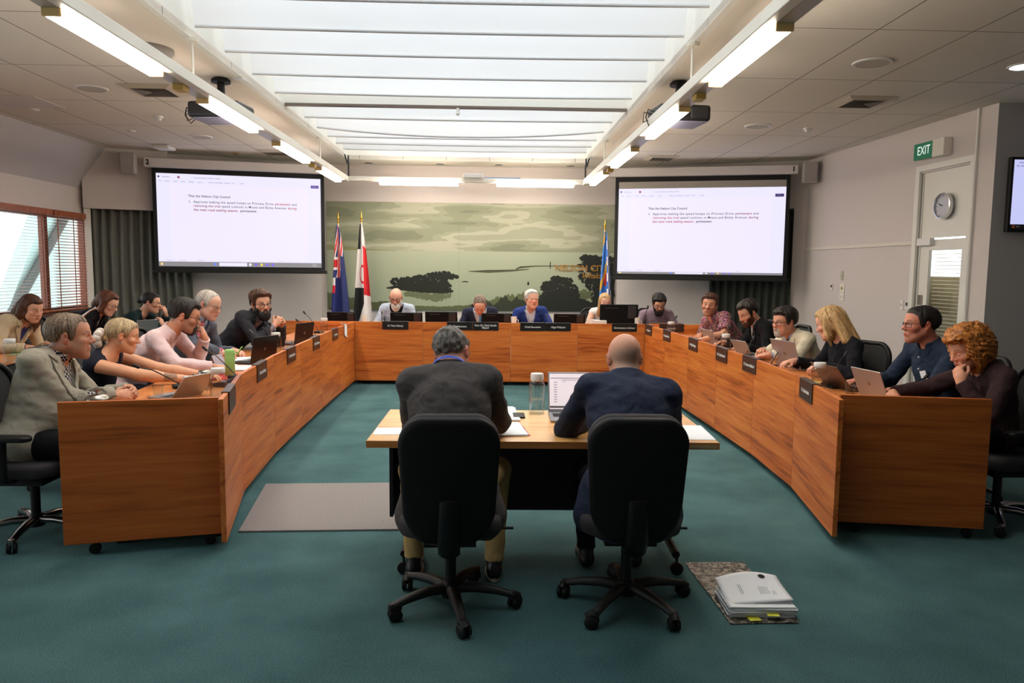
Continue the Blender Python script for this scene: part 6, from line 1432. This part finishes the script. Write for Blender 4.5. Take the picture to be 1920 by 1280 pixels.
# 1 man in the light grey jacket, left row nearest the camera
r=person('grey haired man in a light grey jacket over a black patterned shirt, hands clasped',(-2.68,4.43),FX)
f=Fig((-2.68,4.43),FX,(-2.52,4.56,1.172),-1.22,pitch=.04,g=1.16,belly=1.2,w=.205,hs=1.10,neck=1.12,ndrop=.02,hk=dict(jaw=1.08,full=1,nose=1.15))
f.arm(R_,wst((-2.25,4.68,.80),(.62,.75,.05)),(.62,.75,.08),(-.6,.5,-.6),48,pole=(.6,-.4,-.7)); f.arm(L_,wst((-2.25,4.78,.81),(.7,-.68,.02)),(.7,-.66,.0),(-.5,-.6,-.6),45,pole=(-.6,-.3,-.7))
body(f,r,.005,skin=(196,138,108),scalp=((96,80,68),.6),stubble=((120,100,90),.35),ruddy=.3,brow=(70,60,52)); jacket(f,r,.0065,fabric('jacket_light_grey',(170,162,146),amt=.12,weave=600),zb=.36,wk=.007,vw=.085,lapel=.07)
shirt(f,r,.006,fabric('shirt_black_print',(24,24,28),(196,192,190),kind='check',pscale=70),collar=True,open_=.02,wk=.002)
hair(f,r,.0045,HGB,t=.011,front=0.086,temple=.012,rough=.004,fr=1.4); legs(f,r,.012,BLKF,SP)
# 2 blonde woman with the scrunchie
r=person('blonde woman in a dark sleeveless top with a white scrunchie and a forearm tattoo',(-2.86,5.42),FX)
f=Fig((-2.86,5.42),FX,(-2.61,5.40,1.100),-1.15,pitch=.22,g=.92,w=.172,hs=.98,neck=.88,hk=dict(w=.95,jaw=.88,nose=.95),hips=.55); f.ar=1.02; f.tat=V3(.5,.1,.8)
f.arm(R_,wst((-2.17,5.52,.775),(1,.25,-.02)),(1,.30,-.02),(0,0,-1),18,pole=(.9,-.3,-.3),up=.28,fo=.27); f.arm(L_,wst((-2.10,5.72,.775),(1,.0,0)),(1,-.1,0),(0,0,-1),22)
body(f,r,.005,skin=(220,160,124),eyes='down',fem=1,bare=True,ruddy=.15,brow=(130,100,70),lipc=(190,110,100),tattoo=R_)
shirt(f,r,.006,fabric('top_dark_navy',(38,40,54)),slen=.02,sl=.004,collar=False,scoop=.10,name='top',wk=.0025,sleeves=())
hair(f,r,.0045,HASH,style='cap',t=.011,front=0.080,rough=.0025,nape=-.055,fr=1.2,extra=[EL((0,-.105,-.035),(.040,.035,.045))]); legs(f,r,.012,BLKF,SP)
m=MB(); q=f.H+f.RH@V3(0,-.150,-.045)
for k in range(9):
    a=2*PI*k/9; c=q+f.RH@V3(.042*math.cos(a),-.008*math.cos(2*a),.046*math.sin(a)); m.ball(c,(.030,.030,.030),12,8)
m.build('scrunchie',fabric('scrunchie_white',(226,214,204),amt=.1),r,smooth=True)
m=MB(); c=f.H+f.RH@V3(.080,.004,-.042); m.ball(c,.006,10,8); m.build('earring',CHROME,r,smooth=True); watch(f,r,L_,plain('strap_mint',(180,214,196),.5),.034,.012)
# 3 man in the pink shirt
r=person('dark haired man with glasses and goatee in a pale pink shirt, chin on his fist',(-2.95,6.15),FX)
f=Fig((-2.95,6.15),FX,(-2.47,6.15,1.195),-1.30,pitch=.30,g=1.06,w=.205,hs=1.08,hk=dict(jaw=1.02))
f.arm(L_,(-2.36,6.27,1.005),(-.22,-.22,.95),(-.95,.1,-.1),72,pole=(-.2,1,-1),thumb=.5); f.arm(R_,wst((-2.12,6.00,.80),(1,.22,0)),(1,.25,-.03),(0,0,-1),22,pole=(.8,-.3,-.6))
body(f,r,.005,skin=(206,146,114),scalp=((50,40,36),.6),eyes='down',brow=(44,34,28),stubble=((60,46,40),.45)); shirt(f,r,.006,fabric('shirt_pink',(236,206,206),amt=.07),slen=2,sl=.013,t=.008,wk=.006,open_=.03)
hair(f,r,.0045,HB,t=.015,front=0.078,temple=.01,rough=.005,top=.008); beard(f,r,.0045,HB,t=.007,goatee=True); glasses(f,r,GFR,w=.027,hh=.014); legs(f,r,.012,NAVYF,SP)
# 4 older man with the pink tie
r=person('older balding man with glasses in a grey suit and pink tie, writing',(-2.98,7.05),FX-.5)
f=Fig((-2.98,7.05),FX-.5,(-2.62,7.08,1.243),-1.80,pitch=.34,g=1.02,hs=1.08,w=.195,hk=dict(full=1))
f.arm(R_,wst((-2.37,6.92,.80),(1,.25,-.1)),(1,.3,-.15),(.1,.3,-.9),40); f.arm(L_,wst((-2.38,7.2,.79),(.8,-.5,0)),(.8,-.5,-.05),DN,30)
body(f,r,.0055,skin=(212,160,136),eyes='down',brow=(170,160,150),ruddy=.4,scalp=((190,170,150),.35)); jacket(f,r,.007,fabric('suit_grey_blue',(96,100,112),amt=.15),zb=.34,vw=.085); shirt(f,r,.0065,LBS,tiemat=fabric('tie_pink',(206,70,104),(226,150,160),weave=160))
hair(f,r,.005,HLG,style='short',t=.006,front=0.100,temple=.03,rough=.002); glasses(f,r,GMET); legs(f,r,.014,GREYF,SP)
m=MB(); m.cyl((.07,.52,.80),(.10,.50,.93),.005,seg=8); m.build('pen',plain('pen_white',(214,214,216),.4),r)
# 5 bearded man with clasped hands
r=person('black bearded man with glasses in a dark suit, hands clasped before him',(-2.85,7.9),FX-.4)
f=Fig((-2.85,7.9),FX-.4,(-2.37,7.86,1.212),-2.42,pitch=.06,g=1.02,w=.20,hs=1.09,roll=.05)
f.arm(R_,wst((-2.19,7.88,1.045),(.45,.35,.55)),(.42,.45,.55),(-.6,.5,-.1),50,pole=(.7,.2,-1)); f.arm(L_,wst((-2.17,7.98,1.04),(.4,-.5,.55)),(.4,-.55,.5),(-.4,-.6,-.1),50,pole=(-.6,.2,-1))
body(f,r,.0055,skin=(204,148,118),scalp=((60,44,38),.6),brow=(36,28,25)); jacket(f,r,.007,fabric('suit_dark',(52,52,58),amt=.2),zb=.34,vw=.08,wk=.006); shirt(f,r,.0065,fabric('shirt_greyish',(140,132,140),amt=.1))
hair(f,r,.005,HBR,t=.016,front=0.084,rough=.006,top=.018); beard(f,r,.005,HBK,t=.014,longer=.018); glasses(f,r,GFR,round_=True,w=.024); legs(f,r,.014,BLKF,SP)
# 6 woman in the beige blazer, second row
r=person('woman with long brown hair in a beige blazer sitting by the window',(-4.98,7.6),FX-.3)
f=Fig((-4.98,7.6),FX-.3,(-4.56,7.6,1.165),-1.95,pitch=.36,g=.98,w=.178,hs=1.06,neck=.9,hk=dict(w=.97,jaw=.9,full=1))
f.arm(R_,wst((-4.42,7.42,.79),(1,.3,0)),(1,.3,-.05),DN,25,pole=(.7,-.2,-.8)); f.arm(L_,wst((-4.42,7.72,.79),(1,-.2,0)),(1,-.2,-.05),DN,25)
body(f,r,.006,skin=(206,150,122),eyes='down',fem=1,brow=(70,48,36)); jacket(f,r,.007,fabric('blazer_beige',(196,176,146),amt=.1),zb=.26,vw=.07); shirt(f,r,.007,fabric('blouse_purple',(62,58,110)),collar=False,scoop=.085,vneck=.12,name='blouse')
hair(f,r,.005,HBR,style='long',t=.014,front=0.080,rough=.004,extra=[RC((.070,-.02,.02),(.080,-.05,-.16),.036,.034),RC((.05,-.07,0),(.075,-.13,-.20),.05,.045),RC((-.068,-.01,.02),(-.075,.03,-.17),.032,.030),RC((-.075,.03,-.15),(-.06,.05,-.26),.030,.022),RC((0,-.085,0),(0,-.14,-.20),.06,.05)]); legs(f,r,.014,BLKF,SP)
# 7 woman with the dark bob
r=person('woman with a reddish dark bob and glasses in a black jacket, second row',(-4.88,8.8),FX)
f=Fig((-4.88,8.8),FX,(-4.40,8.78,1.165),-1.62,pitch=.50,g=.98,w=.18,hs=1.06,neck=.9,hk=dict(w=.97,jaw=.9))
f.arm(R_,wst((-4.25,8.62,.80),(1,.3,0)),(1,.3,-.1),DN,30); f.arm(L_,wst((-4.25,8.95,.80),(1,-.2,0)),(1,-.2,-.1),DN,30)
body(f,r,.006,skin=(214,164,138),eyes='down',fem=1,brow=(60,36,28)); jacket(f,r,.008,fabric('jacket_black_soft',(26,25,30)),zb=.30,vw=.05,lapel=.04); shirt(f,r,.008,fabric('blouse_cream',(196,180,160)),collar=False,scoop=.07,name='blouse')
hair(f,r,.005,HRED,style='long',t=.018,front=0.090,rough=.003,extra=[RC((s*.072,-.01,.02),(s*.078,.01,-.085),.034,.028) for s in (-1,1)]+[RC((0,-.08,.0),(0,-.10,-.075),.065,.055)]); glasses(f,r,GRED); legs(f,r,.016,BLKF,SP)
# 8 woman with bun and lanyard
r=person('woman with a dark bun and blue lanyard in a dark green top',(-4.86,9.7),FX)
f=Fig((-4.86,9.7),FX,(-4.28,9.62,1.135),-1.50,pitch=.16,g=.96,w=.175,hs=1.04,neck=.9,hk=dict(w=.95,jaw=.9))
f.arm(L_,(-4.13,9.70,.985),(-.2,-.3,.9),(-.9,.1,.1),65,pole=(-.3,.8,-1)); f.arm(R_,(-4.10,9.52,.86),(-.4,.3,.8),(-.8,.2,-.2),50,pole=(.6,.4,-1))
body(f,r,.006,skin=(206,154,128),eyes='down',fem=1,brow=(36,28,26)); shirt(f,r,.007,fabric('top_dark_green',(24,46,48)),collar=False,scoop=.075,name='top',slen=1.9,sl=.014)
F_l=top_field(f,.008,.006,wk=0,sleeves=()); band(f,r,F_l,plain('lanyard_blue',(38,52,150),.6),back=False)
hair(f,r,.005,HBK,style='cap',t=.010,front=0.080,rough=.002,nape=-.05,extra=[EL((0,-.135,.0),(.035,.034,.034))]); glasses(f,r,GMET); legs(f,r,.016,BLKF,SP)
# 9 bald man with the white beard
r=person('bald man with black glasses and a white beard in a pale blue jacket',(-1.36,11.25),PI)
f=Fig((-1.36,11.25),PI,(-1.355,11.0,1.172),PI,pitch=.36,g=1.05,w=.205,hs=1.10)
f.arm(R_,wst((-1.6,10.72,.80),(.2,-1,0)),(.3,-1,0),DN,25); f.arm(L_,wst((-1.12,10.72,.80),(-.2,-1,0)),(-.3,-1,0),DN,25)
body(f,r,.006,skin=(214,158,134),eyes='down',brow=(150,140,130),ruddy=.3); jacket(f,r,.0075,fabric('jacket_pale_blue',(184,194,210),amt=.1),zb=.30,vw=.10); shirt(f,r,.007,fabric('tshirt_black',(24,24,27)),collar=False,scoop=.065,name='t_shirt')
beard(f,r,.005,HW,t=.012,longer=.035); glasses(f,r,GFR,thick=True,round_=True,w=.025); legs(f,r,.016,NAVYF,SP)
# 10 man looking down
r=person('balding man in a navy suit and light blue tie, head bowed',(-.10,11.25),PI)
f=Fig((-.10,11.25),PI,(-.125,10.92,1.085),PI,pitch=.85,g=1.04,w=.205,hs=1.10)
f.arm(R_,wst((-.36,10.72,.79),(.5,-1,0)),(.5,-1,0),DN,25); f.arm(L_,wst((.14,10.72,.79),(-.5,-1,0)),(-.5,-1,0),DN,25)
body(f,r,.006,skin=(226,166,142),eyes='down',brow=(170,140,110),ruddy=.5,scalp=((222,176,150),.2)); jacket(f,r,.0075,fabric('suit_navy',(44,48,68),amt=.15),zb=.34,vw=.10); shirt(f,r,.007,WHS,tiemat=fabric('tie_blue',(86,146,206),amt=.15))
hair(f,r,.0055,HGB,style='short',t=.006,front=0.115,temple=.03,rough=.002); legs(f,r,.016,NAVYF,SP)
# 11 man in the bright blue suit
r=person('white haired man in a bright blue suit and open white shirt',(.66,11.3),PI)
f=Fig((.66,11.3),PI,(.640,11.05,1.160),PI+.32,pitch=.0,g=1.04,w=.20,hs=1.10,roll=-.04,hk=dict(full=1))
f.arm(R_,wst((.42,10.75,.79),(.5,-1,0)),(.5,-1,0),DN,25); f.arm(L_,wst((.92,10.75,.79),(-.5,-1,0)),(-.5,-1,0),DN,25)
body(f,r,.0055,skin=(216,158,130),scalp=((200,190,180),.6),brow=(190,184,176),ruddy=.35); jacket(f,r,.0075,fabric('suit_bright_blue',(44,64,132),amt=.15),zb=.32,vw=.085); shirt(f,r,.007,fabric('shirt_pale',(214,222,236),amt=.07),open_=.05,vneck=.10)
hair(f,r,.005,HW,t=.014,front=0.088,rough=.005,top=.010); legs(f,r,.016,NAVYF,SP)
# 12 blonde woman behind the monitor
r=person('blonde woman with pink glasses in a white sleeveless top behind the large monitor',(1.70,11.3),PI)
f=Fig((1.70,11.3),PI,(1.722,11.0,1.140),PI+.1,pitch=.26,g=.9,w=.165,hs=1.03,neck=.86,hk=dict(w=.95,jaw=.88))
f.arm(R_,wst((1.52,10.72,.80),(.3,-1,0)),(.3,-1,0),DN,25); f.arm(L_,wst((1.92,10.72,.80),(-.3,-1,0)),(-.3,-1,0),DN,25)
body(f,r,.006,skin=(226,176,152),eyes='down',fem=1,bare=True,brow=(160,124,90)); shirt(f,r,.007,fabric('top_white',(230,226,224),amt=.05),slen=.02,sl=.004,collar=False,scoop=.08,name='top',sleeves=())
hair(f,r,.005,HBL,style='long',t=.008,front=0.088,rough=.0025,extra=[RC((s*.066,-.02,.03),(s*.080,.02,-.16),.026,.026) for s in (-1,1)]+[RC((s*.080,.02,-.16),(s*.070,.06,-.30),.026,.016) for s in (-1,1)]+[RC((0,-.08,0),(0,-.09,-.18),.055,.05)]); glasses(f,r,GPINK); legs(f,r,.016,BLKF,SP)
# 13 man in the mauve shirt
r=person('dark bearded man in a mauve shirt with a blue lanyard',(2.53,11.25),PI)
f=Fig((2.53,11.25),PI,(2.52,10.98,1.118),PI,pitch=.46,g=1.04,w=.205,hs=1.10)
f.arm(R_,wst((2.25,10.72,.80),(.4,-1,0)),(.4,-1,0),DN,25); f.arm(L_,wst((2.80,10.72,.80),(-.4,-1,0)),(-.4,-1,0),DN,25)
body(f,r,.006,skin=(206,152,124),scalp=((44,36,34),.6),eyes='down',brow=(36,28,26)); shirt(f,r,.007,fabric('shirt_mauve',(142,122,134),amt=.1),sl=.014,t=.009)
F_l=top_field(f,.008,.011,wk=0,sleeves=()); band(f,r,F_l,plain('lanyard_blue',(38,52,150),.6),back=False)
hair(f,r,.005,HBK,t=.016,front=0.078,rough=.006,top=.012); beard(f,r,.005,HBK,t=.010,longer=.01); glasses(f,r,GFR); legs(f,r,.016,NAVYF,SP)
# 14 man in the floral shirt
r=person('brown haired man in a dark red floral short sleeved shirt',(3.08,8.98),MX)
f=Fig((3.08,8.98),MX,(2.665,8.93,1.200),PI-.42,pitch=.04,roll=-.10,g=1.05,w=.205,hs=1.08,tyaw=.45)
f.arm(L_,wst((2.46,8.72,.80),(-.6,.7,0)),(-.6,.7,0),(0,0,-1),35,pole=(-.9,-.2,-.5)); f.arm(R_,wst((2.55,8.95,.83),(-.6,-.75,0)),(-.55,-.8,0),(0,0,-1),50,pole=(.9,-.2,-.5))
body(f,r,.0055,skin=(204,142,110),scalp=((70,50,42),.6),brow=(46,34,28),stubble=((90,70,60),.4),bare=True); shirt(f,r,.0065,fabric('shirt_floral',(70,28,38),(206,120,130),kind='floral',pscale=62),slen=.85,sl=.020,t=.010,open_=.05,vneck=.10)
hair(f,r,.005,HBR,t=.014,front=0.076,rough=.006,top=.008); legs(f,r,.014,NAVYF,SP)
# 15 man in the black jacket
r=person('man with swept dark hair and short beard in a black jacket',(3.14,8.2),MX)
f=Fig((3.14,8.2),MX,(2.88,8.18,1.150),1.88,pitch=.48,g=1.02,w=.20,hs=1.08)
f.arm(L_,wst((2.66,7.86,.80),(-.8,.3,0)),(-.8,.4,0),DN,30); f.arm(R_,wst((2.6,8.35,.80),(-.9,-.2,0)),(-.9,-.3,0),DN,30)
body(f,r,.0055,skin=(204,146,118),scalp=((60,48,42),.6),eyes='down',brow=(50,38,32)); jacket(f,r,.007,fabric('jacket_black',(24,24,27)),zb=.32,vw=.07); shirt(f,r,.0065,fabric('shirt_white_print',(210,206,204),(120,112,116),weave=90),open_=.05)
hair(f,r,.005,HB,t=.013,front=0.080,temple=.015,rough=.006,top=.016); beard(f,r,.005,HBR,t=.006); legs(f,r,.014,BLKF,SP)
# 16 man in the cream jacket
r=person('man with dark hair, glasses and grey goatee in a cream jacket, right row',(3.14,7.12),MX+.25)
f=Fig((3.14,7.12),MX+.25,(2.855,7.10,1.125),1.92,pitch=.12,g=1.10,belly=.6,w=.205,hs=1.08,hk=dict(full=1))
f.arm(L_,wst((2.52,6.82,.83),(-.8,.4,-.1)),(-.8,.5,-.15),(0,.2,-1),35,pole=(-.8,-.3,-.5)); f.arm(R_,wst((2.62,7.08,.86),(-.5,-.7,.2)),(-.5,-.8,.15),(.2,0,-1),45,pole=(.8,-.2,-.6))
body(f,r,.0055,skin=(206,144,116),scalp=((60,48,44),.6),eyes='down',brow=(50,40,34),ruddy=.4); jacket(f,r,.007,fabric('jacket_cream',(214,202,176),amt=.08),zb=.32,vw=.07,wk=.006,slen=1.85); shirt(f,r,.0065,fabric('shirt_blue_check',(126,142,180),(200,204,214),weave=120),open_=.04)
hair(f,r,.005,HB,t=.016,front=0.076,rough=.006,top=.010); beard(f,r,.005,HLG,t=.006,goatee=True); glasses(f,r,GFR); legs(f,r,.014,GREYF,SP)
# 17 blonde woman in black
r=person('woman with shoulder length blonde hair hiding her face, in a black top, right row',(3.07,6.28),MX)
f=Fig((3.07,6.28),MX,(2.93,6.30,1.170),.80,pitch=.40,g=1.0,w=.185,hs=1.08,neck=.9,hk=dict(w=.97,jaw=.9))
f.arm(L_,wst((2.72,6.12,.82),(-.9,.3,-.1)),(-.9,.3,-.15),DN,40,pole=(-.8,-.3,-.5)); f.arm(R_,wst((2.62,6.45,.81),(-1,-.2,-.1)),(-1,-.2,-.1),DN,35)
body(f,r,.0055,skin=(214,158,132),eyes='down',fem=1,brow=(150,116,80)); shirt(f,r,.0065,fabric('top_black',(24,25,32)),collar=False,scoop=.08,name='top',slen=1.95,sl=.018,t=.012,wk=.006)
hair(f,r,.0045,HBL,style='long',t=.020,front=0.082,rough=.005,fr=1.3,extra=[RC((s*.070,-.005,.03),(s*.090,.025,-.09),.040,.036) for s in (-1,1)]+[RC((s*.090,.025,-.09),(s*.075,.045,-.20),.036,.018) for s in (-1,1)]+[RC((s*.05,-.07,.02),(s*.075,-.10,-.17),.05,.040) for s in (-1,1)]+[RC((0,-.085,0),(0,-.125,-.18),.06,.045)]); legs(f,r,.014,BLKF,SP)
# 18 man in the navy shirt
r=person('short haired man with thin glasses in a navy shirt with a white badge',(3.28,5.25),MX+.2)
f=Fig((3.28,5.25),MX+.2,(3.085,5.22,1.240),1.48,pitch=.02,g=1.04,w=.20,hs=1.07,neck=1.04)
f.arm(L_,wst((2.72,4.98,.80),(-1,.1,0)),(-1,.15,0),DN,30); f.arm(R_,wst((2.70,5.42,.80),(-1,-.15,0)),(-1,-.2,0),DN,35)
body(f,r,.005,skin=(202,132,106),scalp=((48,42,42),.6),brow=(40,30,26),ruddy=.45,stubble=((100,76,66),.3)); shirt(f,r,.006,fabric('shirt_navy',(40,52,72),amt=.14),sl=.016,t=.010,wk=.006,slen=1.75,open_=.03)
hair(f,r,.0045,HBK,t=.010,front=0.082,rough=.004); glasses(f,r,GFR,hh=.015); legs(f,r,.014,NAVYF,SP)
p=f.N-f.sd*.20+f.ta*.145+f.rx*(-.06); q=Matrix([list(f.RT[i]) for i in range(3)]); m=MB(); m.box((0,0,0),(.055,.004,.075)); m.bm.transform(Matrix.Translation(Vector(p))@q.to_4x4()@Matrix.Rotation(.25,4,'Y')); m.build('badge',PAPER,r)
m=MB()
for k in range(4): p=f.N-f.sd*(.075+.085*k)+f.ta*(.118+.012*k); m.ball(p,.0065,8,6)
m.build('buttons',WHITEP,r)
# 19 woman with auburn curls
r=person('woman with curly auburn hair in a dark brown top, chin on her hand',(3.26,4.66),MX)
f=Fig((3.26,4.66),MX,(3.07,4.66,1.128),1.62,pitch=.42,g=1.02,w=.185,hs=1.06,neck=.9,hk=dict(w=.97,jaw=.9))
f.arm(L_,(2.97,4.55,.925),(-.1,.35,.9),(.85,.4,.1),72,pole=(-.5,.3,-1),thumb=.4); f.arm(R_,wst((2.66,4.80,.80),(-.6,-.7,0)),(-.5,-.8,0),DN,30,pole=(.8,.2,-.7))
body(f,r,.005,skin=(222,160,128),eyes='down',fem=1,brow=(120,72,44),lipc=(190,96,90)); shirt(f,r,.006,fabric('top_brown',(62,44,46),amt=.15),collar=False,scoop=.085,name='top',slen=1.97,sl=.015,t=.010,wk=.006)
hair(f,r,.0042,HAUB,style='long',t=.042,front=0.074,curl=.013,seed=3,k=.03,extra=[EL((s*.070,-.02,-.02),(.055,.085,.085)) for s in (-1,1)]+[EL((0,-.08,-.04),(.085,.065,.085)),EL((0,.03,.085),(.065,.065,.045))]); legs(f,r,.014,BLKF,SP); watch(f,r,L_,CHROME,.033,.006,name='bracelet',back=.02); curls(f,r,HAUB)
# 20 man in the charcoal jacket, seen from behind
r=person('grey haired man in a charcoal jacket and khaki trousers, back to the camera',(-.17,3.46),0)
f=Fig((-.17,3.46),0,(-.185,3.80,1.170),-.28,pitch=.50,roll=-.20,g=1.12,w=.198,hs=1.03,neck=1.1,sc=1.03,ndrop=.025)
f.arm(L_,wst((-.22,4.12,.785),(.5,.8,0)),(.7,.7,-.02),DN,25,pole=(-.55,-.3,-1)); f.arm(R_,wst((-.06,4.14,.785),(-.5,.8,0)),(-.6,.75,-.02),DN,30,pole=(.62,-.3,-1))
body(f,r,.005,skin=(208,140,116),scalp=((96,88,84),.6),brow=(80,70,64),ruddy=.35); jacket(f,r,.0065,fabric('jacket_charcoal',(94,88,86),(64,60,60),weave=500),zb=.34,wk=.006,sl=.020,t=.020,skirt=.06); shirt(f,r,.008,WHS)
F_l=top_field(f,.006,.02,wk=0,sleeves=()); band(f,r,F_l,plain('lanyard_bright_blue',(40,74,190),.5),back=True,wd=.010,zr=.020)
hair(f,r,.004,HCH,curl=.0065,t=.013,front=0.082,rough=.006,nape=-.085,fr=1.6); glasses(f,r,GFR); legs(f,r,.007,KHAKI,SP,spread=.21,knee=.40,foot=(.34,.30),shoesole=plain('sole_cream',(196,184,164),.6))
# 21 bald man in navy, seen from behind
r=person('bald man in a navy jacket, back to the camera, beside the laptop',(.67,3.47),0)
f=Fig((.67,3.47),0,(.708,3.84,1.146),.06,pitch=.22,g=1.14,w=.205,hs=1.06,neck=1.12,sc=1.04,ndrop=.02)
f.arm(L_,wst((.60,4.14,.785),(.35,.9,0)),(.5,.85,-.02),DN,25,pole=(-.9,-.2,-.9)); f.arm(R_,wst((.82,4.14,.785),(-.35,.9,0)),(-.5,.85,-.02),DN,25,pole=(.6,-.3,-1))
body(f,r,.005,skin=(216,156,128),brow=(120,100,90),scalp=((176,158,142),.7,.035),ruddy=.35); jacket(f,r,.0065,fabric('jacket_navy',(52,58,78),(43,48,66),weave=500),zb=.34,wk=.006,sl=.020,t=.020,skirt=.06); shirt(f,r,.008,LBS); glasses(f,r,GFR); legs(f,r,.008,BLKF,SP,spread=.13,knee=.42,foot=(.45,.45))
# ---------------------------------------------------------------- daylight, lamps, camera
w=bpy.data.worlds.new('overcast_sky'); SC.world=w; w.use_nodes=True; bg=w.node_tree.nodes['Background']; bg.inputs[0].default_value=(.97,.985,1.0,1); bg.inputs[1].default_value=SKY
def portal(name,loc,rot,sx,sy):
    l=bpy.data.lights.new(name,'AREA'); l.shape='RECTANGLE'; l.size=sx; l.size_y=sy; l.cycles.is_portal=True
    o=bpy.data.objects.new(name,l); COL.objects.link(o); o.location=loc; o.rotation_euler=rot
portal('skylight_portal',((SX0+SX1)/2,(SY0+SY1)/2,st-.08),(0,0,0),SX1-SX0,SY1-SY0)
portal('window_portal',(-6.46,9.82,1.62),(0,-PI/2,0),1.4,4.4)
portal('unseen_window_portal',(-6.46,2.5,1.62),(0,-PI/2,0),1.4,7.7)
portal('outside_portal',(-11,13,7),(0,0,0),8,14)
F_=1400.;yaw=math.atan(45/F_);pit=math.atan(135/F_);roll=.0105
fw=Vector((math.sin(yaw)*math.cos(pit),math.cos(yaw)*math.cos(pit),-math.sin(pit))); r0=Vector((math.cos(yaw),-math.sin(yaw),0)); u0=r0.cross(fw)
r_=r0*math.cos(roll)+u0*math.sin(roll); u_=u0*math.cos(roll)-r0*math.sin(roll)
cam=bpy.data.cameras.new('camera'); cam.lens=36*F_/1920; cam.sensor_width=36; cam.sensor_fit='HORIZONTAL'; co=bpy.data.objects.new('camera',cam); COL.objects.link(co)
co.matrix_world=Matrix(((r_.x,u_.x,-fw.x,0),(r_.y,u_.y,-fw.y,0),(r_.z,u_.z,-fw.z,1.6),(0,0,0,1))); SC.camera=co
v=SC.view_settings; v.view_transform='Standard'; v.look='None'; v.gamma=1; v.use_curve_mapping=False; v.exposure=EXPO
try:
    c=SC.cycles; c.max_bounces=8; c.diffuse_bounces=4; c.transparent_max_bounces=12; c.sample_clamp_indirect=6; c.use_denoising=True
except Exception: pass
